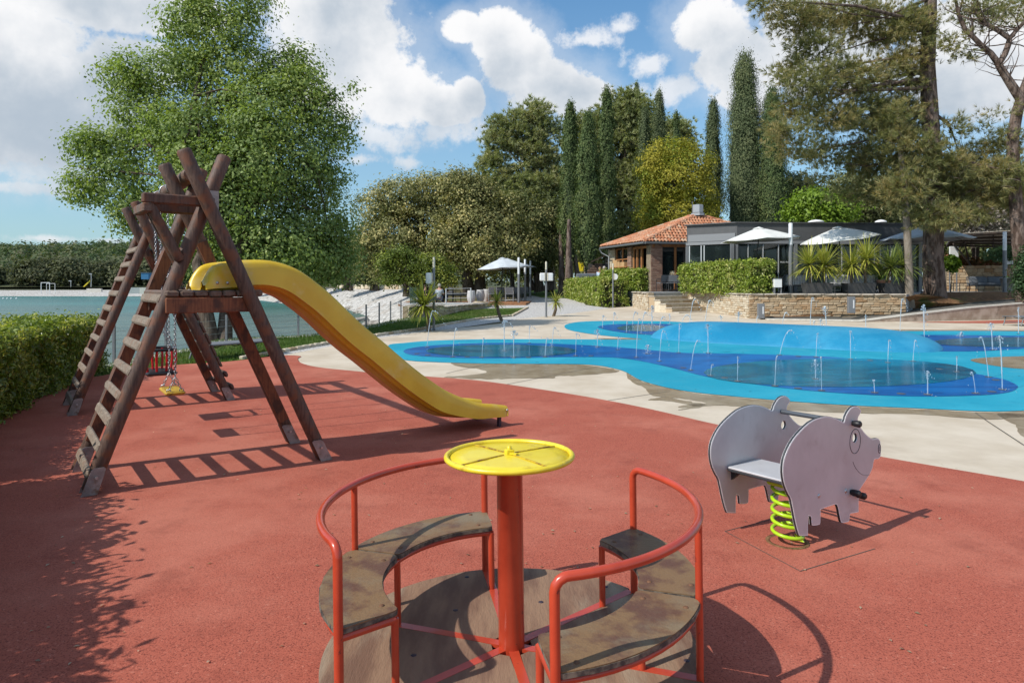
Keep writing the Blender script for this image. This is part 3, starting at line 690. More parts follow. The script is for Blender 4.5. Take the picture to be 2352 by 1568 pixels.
# flat seat swing
s1 = empty('swing', Vector((-3.56, 7.13, .5)), 'yellow flat swing seat hanging on steel chains, nearer the ladder tower', 'swing')
c1 = Vector((-3.55, 7.13, .50)); q1 = (Vector((-3.565, 7.13, 0))-Vector((b0.x, b0.y, 0))).length/(Vector((b1.x-b0.x, b1.y-b0.y, 0))).length
half = .24/((b1-b0).length)
for sg in (-1, 1):
    top = hang(q1+sg*half); low = c1+bd*(.2*sg)+Vector((0, 0, .17)); mb = MB(); chain(mb, top, low)
    for e in (-1, 1): chain(mb, low, c1+bd*(.2*sg)+SA*(.06*e)+Vector((0, 0, .03)))
    mb.build('chain', M['chain'], s1)
    mb = MB()
    for e in (-1, 1):
        c = c1+bd*(.2*sg)+SA*(.06*e)+Vector((0, 0, .025)); mb.tube([c+SA*(.02*math.cos(a))+Vector((0, 0, .02*math.sin(a))) for a in [k*math.pi/4 for k in range(8)]], .005, 5, closed=True)
    mb.build('shackle', M['steel'], s1)
    mb = MB(); mb.tube([top+Vector((0, 0, .0)), top+Vector((0, 0, .05))], .014, 8); mb.tube([top+Vector((0, 0, .05))+SA*(.08*math.cos(a))+Vector((0, 0, .015+.08*math.sin(a))) for a in [k*math.pi/5 for k in range(10)]], .008, 5, closed=True); mb.build('beam_clamp', M['steel'], s1)
mb = MB(); rzb = math.atan2(bd.y, bd.x); mb.box(c1, (.46, .19, .038), rzb, bev=.014); mb.build('seat', M['swingyellow'], s1)
# infant seat
c2 = Vector((-4.13, 8.0, .585)); s2 = empty('swing', c2, 'black toddler swing seat with red bars around it', 'swing')
q2 = (Vector((c2.x-b0.x, c2.y-b0.y, 0))).length/(Vector((b1.x-b0.x, b1.y-b0.y, 0))).length
for sg in (-1, 1):
    top = hang(q2+sg*half); low = c2+bd*(.17*sg)+Vector((0, 0, .60)); mb = MB(); chain(mb, top, low)
    for e in (-1, 1): chain(mb, low, c2+bd*(.20*sg)+SA*(.13*e)+Vector((0, 0, .30)))
    mb.build('chain', M['chain'], s2)
    mb = MB()
    for e in (-1, 1): c = c2+bd*(.20*sg)+SA*(.13*e)+Vector((0, 0, .29)); mb.ball(c, .022)
    mb.build('shackle', M['steel'], s2)
    mb = MB(); mb.tube([top, top+Vector((0, 0, .05))], .014, 8); mb.tube([top+Vector((0, 0, .05))+SA*(.08*math.cos(a))+Vector((0, 0, .015+.08*math.sin(a))) for a in [k*math.pi/5 for k in range(10)]], .008, 5, closed=True); mb.build('beam_clamp', M['steel'], s2)
MB().box(c2, (.43, .33, .045), rzb, bev=.02).build('seat', M['black'], s2)
ring = [c2+bd*(.21*sx)+SA*(.15*sy)+Vector((0, 0, .27)) for sx, sy in ((-1, -.7), (-.7, -1), (.7, -1), (1, -.7), (1, .7), (.7, 1), (-.7, 1), (-1, .7))]
MB().tube(ring, .017, 8, closed=True).build('top_ring', M['black'], s2)
for sx, sy in ((-.75, -1), (.75, -1), (-.75, 1), (.75, 1), (-1, -.35), (-1, .35), (1, -.35), (1, .35)):
    a_ = c2+bd*(.2*sx)+SA*(.15*sy)+Vector((0, 0, .265)); b_ = c2+bd*(.17*sx)+SA*(.14*sy)+Vector((0, 0, .02))
    MB().tube([a_, a_.lerp(b_, .5)+SA*(.012*sy), b_], .014, 8).build('bar', M['redplastic'], s2)

# slide
prof = [(0.83, 1.63), (0.88, 1.72), (0.958, 1.785), (1.131, 1.812), (1.403, 1.814), (1.642, 1.744), (1.859, 1.6), (2.016, 1.472), (2.179, 1.318), (2.344, 1.173), (2.52, 1.036), (2.696, 0.89), (2.883, 0.739), (3.071, 0.602), (3.271, 0.473), (3.472, 0.378), (3.687, 0.299), (3.903, 0.261), (4.07, 0.228)]
def cr(P, k):
    out = []
    for i in range(len(P)-1):
        a, b, c, d = P[max(0, i-1)], P[i], P[i+1], P[min(len(P)-1, i+2)]
        for q in range(k):
            t = q/k; out.append(tuple(.5*((2*b[j])+(c[j]-a[j])*t+(2*a[j]-5*b[j]+4*c[j]-d[j])*t*t+(3*b[j]-a[j]-3*c[j]+d[j])*t**3) for j in range(len(a))))
    out.append(P[-1]); return out
pr = cr(prof, 4); slide = empty('slide', SP(2.4, .35, 0), 'faded yellow plastic slide running down to the right from the log tower', 'slide')
NS = len(pr); side_w = MB(); bed = MB()
def frame(i):
    a, b = pr[max(0, i-1)], pr[min(NS-1, i+1)]; d = Vector((b[0]-a[0], b[1]-a[1])); d.normalize(); return Vector((-d.y, d.x))   # normal in s-z plane
def sect(i):
    s, z = pr[i]; n = frame(i); fr = i/(NS-1); end = max(0, (s-3.3)/.8); end = min(1, end)
    if s < 1.0: n = Vector((0, 1))
    depth = .215-.10*end; bedd = .235-.125*end
    top0 = max(0, (1.02-s)/.19); flare = .10*top0
    # entry sides come down to the platform
    prof_ = [(-.035-flare, -depth), (-.028-flare*.8, -depth*.5), (-.022-flare*.4, -.035), (-.006, -.006), (.014, 0), (.034, -.01), (.044, -.04), (.052+flare*.2, -depth*.75), (.085, -bedd*.97), (.14, -bedd)]
    if s < 1.2:
        k = min(1, (1.2-s)/.2); base = 1.555-z
        prof_ = [(t, h if h > -.05 else h*(1-k)+(h/(-bedd))*(-abs(base))*k) for t, h in prof_]
    W_ = .52; full = [(t, h) for t, h in prof_]+[(W_-t, h) for t, h in prof_[::-1]]
    return [SP(s+n.x*h, t+.085, z+n.y*h) for t, h in full]
Vs = [sect(i) for i in range(NS)]; K = len(Vs[0]); V = [p for r_ in Vs for p in r_]
Fq = [(i*K+j, i*K+j+1, (i+1)*K+j+1, (i+1)*K+j) for i in range(NS-1) for j in range(K-1)]
sl = MB(); sl._add(V, Fq, True); slb = sl.build('chute', M['yellow'], slide)
so = slb.modifiers.new('thickness', 'SOLIDIFY'); so.thickness = .012; so.offset = 0; es = slb.modifiers.new('crease', 'EDGE_SPLIT'); es.split_angle = R(48)
# sealed edges of the exit lip
i = NS-1; lip = MB(); e0 = Vs[-1]
LE, LZ = pr[-1]
lip.tube([SP(LE, .05, LZ-.11), SP(LE+.012, .06, LZ-.07), SP(LE+.014, .07, LZ-.03), SP(LE, .085, LZ-.002)], .012, 8)
lip.tube([SP(LE, .64, LZ-.11), SP(LE+.012, .63, LZ-.07), SP(LE+.014, .62, LZ-.03), SP(LE, .605, LZ-.002)], .012, 8)
lip.tube([e0[j] for j in range(9, 12)], .014, 8); lip.build('exit_lip', M['yellow'], slide)
# stiffening trough under the bed
ub = MB(); V = []
for i in range(8, NS-6):
    s, z = pr[i]; n = frame(i); end = min(1, max(0, (s-3.3)/.8)); d0 = .235-.125*end; k = min(1, (i-8)/6)*min(1, (NS-7-i)/8)
    for t, h in ((.15, -d0+.004), (.17, -d0-.04*k), (.35, -d0-.04*k), (.37, -d0+.004)): V.append(SP(s+n.x*h, t+.085, z+n.y*h))
m_ = len(V)//4; ub._add(V, [(i*4+j, (i+1)*4+j, (i+1)*4+j+1, i*4+j+1) for i in range(m_-1) for j in range(3)], False); ub.build('underside_rib', M['orange'], slide)
for t in (.10, .57):
    mb = MB(); mb.box(SP(3.99, t, .07), (.035, .035, .15), math.atan2(SA.y, SA.x)); mb.box(SP(3.92, t, .135), (.17, .035, .012), math.atan2(SA.y, SA.x)); mb.build('foot', M['darksteel'], slide)
for s_, t_, z_ in ((4.06, .04, .19), (1.02, .03, 1.62), (.93, .0, 1.62)):
    MB().ball(SP(s_, t_, z_), .013).build('bolt', M['steel'], slide)

# ------------------------------------------------------------ carousel
M['redpaint'] = mat('chipped red enamel', (.42, .048, .020), (.50, .062, .026), 6, .28, 0, .1, 14, .5, c3=(.16, .03, .025), s3=22, l3=.64, h3=.70, coat=.25)
M['yellowpaint'] = mat('yellow enamel', (.74, .56, .020), (.78, .62, .04), 8, .35, 0, .15, 20, .5, c3=(.50, .33, .03), s3=9, l3=.54, h3=.70, coat=.15)
M['ply'] = mat('worn brown plywood', (.205, .122, .060), (.120, .058, .038), 7, .58, 0, .35, 70, .25, 7, .42, .62, (.21, .165, .105), 2.6, .50, .72, coat=.06)
M['plyplat'] = mat('worn platform plywood', (.270, .165, .105), (.175, .098, .066), 9, .7, 0, .45, 80, .2, 8, .36, .64, (.33, .255, .18), 3.4, .52, .72, stretch=(1, .22, 1))
M['plyedge'] = mat('frayed plywood edge', (.055, .045, .04), (.19, .16, .12), 30, .9)
M['gap'] = mat('painted gap shade', (.012, .010, .012), rough=.9)  # near-black colour paints the shade in the gaps around hub and spokes
C0 = Vector((0, 2.813, 0)); ca = empty('carousel', C0, 'red tube carousel with brown plywood seats and a round yellow hand wheel', 'carousel')
def pol(r, a, z): return Vector((C0.x+r*math.cos(R(a)), C0.y+r*math.sin(R(a)), z))
def arcpts(r, a0, a1, n): return [(r, a0+(a1-a0)*i/n) for i in range(n+1)]
def slab(name, pts, z0, z1, mt, jitter=0, seed=0, bev=.004):
    rd = random.Random(seed); P = [pol(r*(1+rd.uniform(-1, 1)*jitter), a, z0) for r, a in pts]
    mb = MB().prism(P, (0, 0, z1-z0)); o = mb.build(name, mt, ca)
    return o
ZP = .12
MB().lathe(C0, [(.30, .03), (.34, .035), (.34, .085), (.30, .09)], 32).build('turntable', M['gap'], ca)
for k in range(6):
    a0 = 40+60*k; gap = 1.6
    pts = [(.085, a0+16)]+[(.085, a0+44)]+[(.30, a0+60-gap*1.9)]+arcpts(.765, a0+60-gap, a0+gap, 16)+[(.30, a0+gap*1.9)]
    slab('platform_sector', pts, ZP-.022, ZP, M['plyplat'], .002, k)
    for r_, da in ((.70, 9), (.70, 51), (.40, 30)):
        MB().lathe(pol(r_, a0+da, ZP-.001), [(.012, 0), (.012, .002), (.006, .0035)], 10).build('screw', M['darksteel'], ca)
    c = pol(.40, a0, ZP-.006); MB().box(c, (.70, .040, .014), R(a0)).build('spoke', M['redpaint'], ca)
MB().lathe(C0, [(.09, ZP-.06), (.09, ZP-.03), (.06, ZP-.028)], 24).build('hub', M['gap'], ca)
rt = MB(); rt.tube([pol(.745, a, ZP-.045) for a in range(0, 360, 8)], .016, 8, closed=True); rt.build('rim_tube', M['redpaint'], ca)
MB().lathe(C0, [(.0535, ZP-.04), (.0535, .845), (.0560, .846), (.0565, .872), (.054, .875)], 32).build('column', M['redpaint'], ca)
wheel = MB(); wz = .897
wheel.lathe(C0, [(.252, wz-.006), (.252, wz+.001), (.18, wz+.004), (.05, wz+.008), (.02, wz+.009)], 48).build('wheel_disc', M['yellowpaint'], ca)
MB().tube([pol(.258, a, wz+.002) for a in range(0, 360, 6)], .0115, 10, closed=True).build('wheel_rim', M['yellowpaint'], ca)
M['weld'] = mat('rusty weld seam', (.55, .38, .02), (.16, .06, .02), 22, .7, 0, .4, 60)
for a in (38, 128, 218, 308):
    MB().tube([pol(.03, a, wz+.010), pol(.14, a+.5, wz+.0075), pol(.247, a, wz+.003)], [.0042, .0055, .005], 7, flat=.6).build('weld_seam', M['weld'], ca)
mb = MB(); mb.box(C0+Vector((0, 0, wz+.018)), (.034, .030, .022), R(20), bev=.003); mb.lathe(C0+Vector((0, 0, wz+.028)), [(.009, 0), (.009, .012), (.004, .014)], 8); mb.box(C0+Vector((.012, -.012, wz+.014)), (.05, .018, .006), R(-35)); mb.build('hub_nut', M['yellowpaint'], ca)
ZS = .425; M['rust'] = mat('rusty screw', (.10, .045, .022), (.17, .08, .04), 40, .7)
def seat(a0, a1, seed):
    rd = random.Random(seed)
    sc = lambda r, a: (r, a)
    pts = [sc(.525, a0+.8)]+arcpts(.517, a0+2.4, a1-2.4, 14)+[sc(.525, a1-.8)]+[(.54, a1-.3), (.735, a1-.3), (.752, a1-1.2)]+arcpts(.762, a1-2.6, a0+2.6, 14)+[(.752, a0+1.2), (.735, a0+.3), (.54, a0+.3)]
    e = MB().prism([pol(r*(1+rd.uniform(-1, 1)*.0035), a, ZS-.020) for r, a in pts], (0, 0, .0165)); o = e.build('seat_edge', M['plyedge'], ca)
    P2 = [pol(r+(-.003 if r > .65 else .003), a, ZS-.0035) for r, a in pts]; t = MB().prism(P2, (0, 0, .0045)); t.build('seat', M['ply'], ca)
    for r_, f_ in ((.56, .12), (.72, .12), (.56, .88), (.72, .88)):
        c = pol(r_, a0+(a1-a0)*f_, ZS+.001); MB().lathe(c, [(.0105, 0), (.0095, .0025), (.004, .004)], 10).build('screw', M['rust'], ca)
for a0, a1 in ((219, 160.6), (159.6, 99.5), (-80.5, -21), (-19.6, 39.5)): seat(min(a0, a1), max(a0, a1), int(a0))
for c0, c1 in ((99.5, 219), (-80.5, 39.5)):
    mid = (c0+c1)/2; RR = .752; zr = .712; rf = .045
    P = []
    da = math.degrees(rf/RR)
    P += [pol(RR, c0+1, ZP-.02), pol(RR, c0+1, .30), pol(RR, c0+1, zr-rf)]
    for q in (25, 50, 75): P.append(pol(RR, c0+1+da*(1-math.cos(R(q))), zr-rf+rf*math.sin(R(q))))
    P += [pol(RR, a, zr) for a in np.linspace(c0+1+da, c1-1-da, 40)]
    for q in (75, 50, 25): P.append(pol(RR, c1-1-da*(1-math.cos(R(q))), zr-rf+rf*math.sin(R(q))))
    P += [pol(RR, c1-1, zr-rf), pol(RR, c1-1, .30), pol(RR, c1-1, ZP-.02)]
    MB().tube(P, .0168, 12).build('hand_rail', M['redpaint'], ca)
    MB().cyl(pol(RR, mid, ZP-.02), pol(RR, mid, zr-.008), .0145, 12).build('rail_post', M['redpaint'], ca)
    for a in (c0+1, mid, c1-1):
        MB().cyl(pol(.535, a, ZP-.01), pol(.535, a, ZS-.03), .0145, 12).build('seat_leg', M['redpaint'], ca)
        MB().cyl(pol(.535, a, ZS-.034), pol(RR, a, ZS-.034), .0145, 10).build('seat_bearer', M['redpaint'], ca)
    MB().tube([pol(.537, a, ZS-.034) for a in np.linspace(c0+1, c1-1, 24)], .0125, 10).build('seat_ring', M['redpaint'], ca)
    MB().tube([pol(.745, a, ZS-.034) for a in np.linspace(c0+1, c1-1, 24)], .0115, 10).build('seat_ring', M['redpaint'], ca)
ca.rotation_euler = (0, R(-.7), 0)

# ------------------------------------------------------------ pig spring rider
M['panel'] = mat('pale grey panel', (.49, .485, .495), (.56, .555, .565), 3, .28, 0, spec=.6, c3=(.43, .415, .42), s3=5, l3=.55, h3=.75)
M['paneledge'] = mat('white bevel', (.82, .82, .82), rough=.4)
M['dark'] = mat('dark grey core', (.030, .033, .038), rough=.5)
M['lime'] = mat('lime green powder coat', (.36, .60, .012), (.42, .66, .02), 10, .28, coat=.3)
M['greytube'] = mat('grey steel tube', (.10, .11, .125), rough=.35, metal=.3)
outl = [(-0.167, 0.133), (-0.188, 0.171), (-0.217, 0.248), (-0.252, 0.357), (-0.28, 0.394), (-0.315, 0.447), (-0.336, 0.505), (-0.34, 0.56), (-0.325, 0.612), (-0.287, 0.662), (-0.231, 0.709), (-0.152, 0.75), (-0.064, 0.784), (0.027, 0.799), (0.12, 0.8), (0.199, 0.786), (0.272, 0.763), (0.335, 0.739), (0.355, 0.769), (0.397, 0.807), (0.449, 0.825), (0.501, 0.822), (0.545, 0.798), (0.553, 0.777), (0.518, 0.75), (0.515, 0.72), (0.553, 0.675), (0.625, 0.622), (0.698, 0.586), (0.772, 0.58), (0.81, 0.553), (0.819, 0.497), (0.813, 0.452), (0.781, 0.44), (0.725, 0.442), (0.707, 0.395), (0.661, 0.353), (0.598, 0.315), (0.536, 0.277), (0.522, 0.258), (0.522, 0.148), (0.509, 0.137), (0.432, 0.145), (0.414, 0.143), (0.406, 0.11), (0.389, 0.1), (0.322, 0.107), (0.297, 0.128), (0.272, 0.201), (0.256, 0.229), (0.232, 0.24), (0.081, 0.242), (0.065, 0.232), (0.062, 0.163), (0.042, 0.153), (-0.019, 0.161), (-0.034, 0.171), (-0.041, 0.217), (-0.064, 0.227), (-0.074, 0.219), (-0.076, 0.123), (-0.086, 0.115)]

PA = Vector((.805, .593, 0)); PN = Vector((.593, -.805, 0))
PM = Vector((1.82, 4.10, 0)); FM = PM-PN*.50
pig = empty('spring_rider', Vector((1.70, 4.27, 0)), 'grey pig shaped spring rider on a lime green coil spring', 'spring rider')
def PP(q, z, off=0, o=PM): return o+PA*q+PN*off+Vector((0, 0, z))
def inset(P, d):
    n = len(P); out = []
    ar = sum(P[i][0]*P[(i+1) % n][1]-P[(i+1) % n][0]*P[i][1] for i in range(n)); sg = 1 if ar > 0 else -1
    for i in range(n):
        a, b, c = Vector(P[i-1]), Vector(P[i]), Vector(P[(i+1) % n]); e1 = (b-a).normalized(); e2 = (c-b).normalized()
        n1 = Vector((-e1.y, e1.x)); n2 = Vector((-e2.y, e2.x)); m = (n1+n2); m = m.normalized()/max(.5, math.sqrt((1+n1.dot(n2))/2)) if m.length > .01 else n1
        out.append(tuple(b+m*d*sg))
    return out
def plate_layer(name, P, holes, off0, th, mt, o, par):
    """flat board with round holes: outline loops joined front, back and round every edge"""
    loops = [P]+holes; mb = MB(); f0 = [[PP(q, z, off0, o) for q, z in L] for L in loops]; f1 = [[PP(q, z, off0+th, o) for q, z in L] for L in loops]
    flat0 = [p for L in f0 for p in L]; flat1 = [p for L in f1 for p in L]; n = len(flat0)
    tris = tessellate_polygon([[Vector((q, z, 0)) for q, z in L] for L in loops]); Fc = []
    for t in tris:
        a, b, c = (flat1[i] for i in t)
        if (b-a).cross(c-a).dot(PN) < 0: t = t[::-1]
        Fc.append(tuple(i+n for i in t)); Fc.append(tuple(t[::-1]))
    k = 0
    for L in loops:
        m = len(L)
        for i in range(m): j = (i+1) % m; Fc.append((k+i, k+j, k+j+n, k+i+n))
        k += m
    mb._add(flat0+flat1, Fc); bm = bmesh.new(); oo = mb.build(name, mt, par); bm.from_mesh(oo.data); bmesh.ops.recalc_face_normals(bm, faces=bm.faces[:]); bm.to_mesh(oo.data); bm.free(); return oo
oc = cr([(a, b) for a, b in outl]+[outl[0]], 2)[:-1]
def circ(q, z, r, n=20, k=1.): return [(q+r*k*math.cos(2*math.pi*i/n), z+r*math.sin(2*math.pi*i/n)) for i in range(n)]
for o_ in (PM, FM):
    hl = circ(.472, .622, .030)
    core_ = plate_layer('side_panel', oc, [hl], -.0165, .0135, M['dark'], o_, pig)
    for off0, th in ((-.003, .0022), (-.0187, .0022)):
        plate_layer('bevel', inset(oc, .0015), [circ(.472, .622, .0305)], off0, th, M['paneledge'], o_, core_)
    for off0, th in ((-.0008, .0012), (-.0199, .0012)):
        plate_layer('face', inset(oc, .0075), [circ(.472, .622, .0315)], off0, th, M['panel'], o_, core_)
def line(P, w, name, o=PM, off=.0006):
    MB().tube([PP(q, z, off, o) for q, z in P], w, 6, flat=.3).build(name, M['dark'], pig)
for o_, off in ((PM, .0006), (FM, -.0205)):
    E_l = [PP(q, z, off, o_) for q, z in circ(.474, .60, .078, 28, .86)]
    MB().tube(E_l, .0022, 6, closed=True).build('eye_ring', M['dark'], pig)
    line(cr([(.445, .473), (.466, .442), (.501, .409), (.553, .377), (.616, .358), (.665, .356)], 4), .0022, 'smile', o_, off)
    MB().tube([PP(q, z, off, o_) for q, z in circ(.795, .507, .030, 18, .55)], .0022, 6, closed=True).build('nostril_ring', M['dark'], pig)
    for zz in (-.008, .008): line([(.786, .507+zz), (.804, .507+zz)], .002, 'nostril_mark', o_, off)
    line([(.795, .520), (.795, .494)], .002, 'nostril_mark', o_, off)
rot_ = Matrix((PA, -PN, Vector((0, 0, 1)))).transposed()
mid_ = (PM+FM)/2
MB().box(mid_+PA*-.01+Vector((0, 0, .430)), (.34, .478, .014), M=rot_, bev=.004).build('seat', M['panel'], pig)
MB().box(mid_+PA*-.01+Vector((0, 0, .415)), (.345, .478, .016), M=rot_, bev=.004).build('seat_core', M['dark'], pig)
for o_, sg in ((PM, -1), (FM, 1)):
    mb = MB()
    for q in (-.13, .10): mb.prism([o_+PA*q+PN*(sg*.018 if sg < 0 else .001)+Vector((0, 0, .405)), o_+PA*q+PN*(sg*.075)+Vector((0, 0, .405)), o_+PA*q+PN*(sg*.018 if sg < 0 else .001)+Vector((0, 0, .34))], PA*.03)
    mb.build('bracket', M['dark'], pig)
MB().cyl(PP(.442, .72, .05, PM), PP(.442, .72, -.07, FM), .0155, 14).build('hand_bar', M['greytube'], pig)
for a_, b_ in ((PP(.442, .72, .002), PP(.442, .72, .055)), (PP(.442, .72, -.022, FM), PP(.442, .72, -.075, FM))):
    MB().tube([a_, a_.lerp(b_, .25), a_.lerp(b_, .85), b_], [.016, .020, .022, .014], 14).build('grip_end', M['black'], pig)
MB().tube([PP(.42, .285, .06), PP(.42, .285, .001), PP(.42, .285, -.018, FM), PP(.42, .285, -.07, FM)], .0135, 12).build('foot_rest', M['greytube'], pig)
MB().tube(cr([tuple(p) for p in (PP(.487, .258, .05), PP(.49, .257, -.01), PP(.545, .22, -.09), PP(.585, .19, -.25), PP(.545, .22, .09, FM), PP(.49, .257, .01, FM), PP(.487, .258, -.06, FM))], 5), .012, 12).build('foot_rest', M['black'], pig)
for q, z in ((.42, .285), (.487, .258)):
    for o_, sg, s0 in ((PM, 1, 0), (FM, -1, -.02)):
        a_ = PP(q, z, s0+sg*.001, o_); b_ = PP(q, z, s0+sg*.065, o_); MB().tube([a_, a_.lerp(b_, .2), a_.lerp(b_, .85), b_], [.015, .021, .022, .013], 12).build('peg_cap', M['black'], pig)
for q, z in ((.042, .329), (.357, .302)):
    MB().tube([PP(q, z, 0), PP(q, z, .004), PP(q, z, .006)], [.013, .012, .006], 10).build('bolt', M['steel'], pig)
SC = Vector((1.715, 4.25, 0)); P = []
for i in range(0, 5*18+1):
    t = i/18; a = -2*math.pi*t+R(35); r_ = .090*(1 if t < 4.4 else 1-.0*(t-4.4)); P.append(SC+Vector((r_*math.cos(a), r_*math.sin(a), .035+.066*t*.98)))
P = [SC+Vector((.11, -.03, -.02))]+P
MB().tube(P, .0115, 10).build('coil_spring', M['lime'], pig)
MB().box(SC+Vector((0, 0, .385)), (.20, .17, .05), M=rot_, bev=.008).build('spring_plate', M['lime'], pig)
MB().lathe(SC, [(.12, -.02), (.13, .0075), (.105, .0095), (.10, .002)], 22).build('spring_socket', M['soil'], pig)
for nm_, sc_ in (('drain', 1),): pass
# ------------------------------------------------------------ vegetation
def unit(n): v = RNG.normal(size=(n, 3)); return v/np.linalg.norm(v, axis=1)[:, None]
def nrmz(v): return v/(np.linalg.norm(v, axis=1)[:, None]+1e-9)
def leaf_quads(P, N, size, aspect=.55, upt=0., fold=.12, hang=0.):
    n = len(P); N = nrmz(N); r = unit(n)
    if upt: r = nrmz(r*(1-upt)+np.array([0, 0, 1.])*upt)
    if hang: r = nrmz(r*(1-hang)+np.array([0, 0, -1.])*hang)
    T = nrmz(r-N*np.sum(r*N, 1)[:, None]); B = np.cross(N, T); s = size*RNG.uniform(.65, 1.35, n)[:, None]
    V = np.stack([P-T*s*.5, P+B*s*aspect*.5+N*s*fold, P+T*s*.5, P-B*s*aspect*.5+N*s*fold], 1).reshape(-1, 3)
    return V, np.arange(n*4).reshape(-1, 4)
def sub_clumps(blobs, m, shell=.5, floor=None):
    B = np.array(blobs, dtype=float); w = (B[:, 3]*B[:, 5])**.9*(B[:, 6] if B.shape[1] > 6 else 1); w /= w.sum()
    i = RNG.choice(len(B), m, p=w); D = unit(m); rad = (shell+(1-shell)*RNG.random(m)**.6)*RNG.uniform(.92, 1.16, m)
    C = B[i, :3]+D*B[i, 3:6]*rad[:, None]; 
    return C, D, i
def crown(name, blobs, n, size, mt, parent, per=22, sub=.34, aspect=.55, shell=.45, upn=.30, rnd=.62, hang=0., outn=.85):
    m = max(8, n//per); C, D, _ = sub_clumps(blobs, m, shell); k = RNG.integers(0, m, n)
    sc = (sub*RNG.uniform(.6, 1.4, m))[k][:, None]; P = C[k]+RNG.normal(size=(n, 3))*sc*np.array([.55, .55, .42])
    N = D[k]*outn+np.array([0, 0, upn])+unit(n)*rnd
    V, Q = leaf_quads(P, N, size, aspect, hang=hang); o = npmesh(name, V, Q, mt, parent); o['kind'] = 'stuff'; return o, C
def needles(name, blobs, tufts, mt, parent, per=16, length=.2, width=.016, shell=.25, sub=.5, clump=9, spread=.75, up=.25):
    m = max(6, tufts//clump); C, D, _ = sub_clumps(blobs, m, shell); k = RNG.integers(0, m, tufts)
    P = C[k]+RNG.normal(size=(tufts, 3))*sub*np.array([.6, .6, .28]); A = nrmz(D[k]*.7+unit(tufts)*.7+np.array([0, 0, up]))
    PP_ = np.repeat(P, per, 0); AA = np.repeat(A, per, 0); n = len(PP_); d = nrmz(AA+unit(n)*spread); L = (length*RNG.uniform(.7, 1.2, n))[:, None]
    s = nrmz(np.cross(d, unit(n)))*width*.5; V = np.stack([PP_-s, PP_+s, PP_+d*L], 1).reshape(-1, 3)
    o = npmesh(name, V, np.arange(n*3).reshape(-1, 3), mt, parent); o['kind'] = 'stuff'; return o, C
def blobs_at(Y, L, depth=.9):
    out = []
    for b in L:
        px, py, rx, ry = b[:4]; dy = b[4] if len(b) > 4 else 0; w = b[5] if len(b) > 5 else 1; c = At(px, py, Y+dy); k = (Y+dy)/F
        out.append((c.x, c.y, c.z, rx*k, min(rx, ry*1.5)*k*depth, ry*k, w))
    return out
def limbs(mb, base, top, targets, r0, n=6, seed=0, n_t=14, start=.35, rmin=.03, wig=.03):
    """trunk from base to top and limbs from it towards some clumps"""
    rd = random.Random(seed); base, top = Vector(base), Vector(top); L = (top-base).length
    P = [base.lerp(top, i/8)+Vector((rd.uniform(-1, 1), rd.uniform(-1, 1), 0))*L*wig*(0 < i) for i in range(9)]
    P[0] = base-Vector((0, 0, .15)); rr = [r0*1.25]+[r0*(1-.75*i/8) for i in range(1, 9)]; mb.tube(P, rr, 10)
    for q in range(n_t):
        t = Vector(targets[rd.randrange(len(targets))]); s = rd.uniform(start, .95); a = P[min(7, int(s*8))].lerp(P[min(8, int(s*8)+1)], s*8-int(s*8))
        m = a.lerp(t, .5)+Vector((rd.uniform(-.15, .15), rd.uniform(-.15, .15), rd.uniform(0, .15)))*(t-a).length
        ra = max(rmin, r0*(1-.75*s)*.55); mb.tube([a, a.lerp(m, .5), m, m.lerp(t, .55), t], [ra, ra*.8, ra*.6, ra*.42, ra*.2], n)
M['bark'] = mat('grey brown bark', (.075, .055, .042), (.14, .11, .085), 9, .95, 0, .9, 16, .1, 5, .4, .6, stretch=(1, 1, .25), bdist=.05)
M['pinebark'] = mat('reddish pine bark', (.085, .058, .046), (.20, .150, .125), 7, .95, 0, 1, 10, .1, 5, .4, .6, stretch=(1, 1, .3), bdist=.08)
M['greybark'] = mat('pale bark', (.16, .13, .10), (.26, .22, .18), 9, .95, 0, .8, 14, .1, 5, stretch=(1, 1, .3), bdist=.03)
def tree(name, label, cat, base, blobs, n, size, leafm, trunk_r=.3, bark=None, top=None, kind='leaf', group=None, n_t=10, seed=0, trunks=1, **kw):
    base = Vector(base); root = empty(name, base, label, cat, group)
    if kind == 'leaf': o, C = crown('crown', blobs, n, size, leafm, root, **kw)
    else: o, C = needles('crown', blobs, n, leafm, root, **kw)
    mb = MB(); C = [tuple(c) for c in C[:400]]
    B = np.array(blobs); tp = top if top is not None else Vector((B[:, 0].mean(), B[:, 1].mean(), B[:, 2].max()))
    for k in range(trunks):
        off = Vector(((k-(trunks-1)/2)*trunk_r*1.9, random.uniform(-.2, .2), 0)) if trunks > 1 else Vector()
        limbs(mb, base+off, Vector(tp)+off*2, C, trunk_r, seed=seed+k, n_t=n_t)
    mb.build('trunk', bark or M['bark'], root); return root

LM = {}
LM['big'] = leaf_mat('maple leaves', (.155, .22, .062), (.31, .385, .14), (.38, .44, .14), .36, .45, spec=.2)
LM['oak'] = leaf_mat('holm oak leaves', (.140, .150, .055), (.30, .285, .120), (.60, .51, .23), .25, .8, spec=.12)
LM['oak2'] = leaf_mat('dark oak leaves', (.085, .108, .042), (.185, .20, .082), (.38, .34, .15), .25, .6, spec=.12)
LM['yellow'] = leaf_mat('young yellow oak leaves', (.26, .24, .030), (.50, .43, .075), (.24, .30, .05), .33, .5, spec=.12)
LM['cyp'] = leaf_mat('cypress scales', (.060, .095, .034), (.135, .180, .068), (.20, .23, .085), .22, .9, spec=.12)
LM['cyp2'] = leaf_mat('bluish cypress scales', (.075, .100, .045), (.155, .185, .090), (.22, .24, .115), .22, .9, spec=.12)
LM['bright'] = leaf_mat('bright green leaves', (.12, .20, .016), (.27, .38, .045), None, .35)
LM['shrub'] = leaf_mat('patio tree leaves', (.085, .12, .020), (.20, .25, .045), (.38, .40, .08), .3)
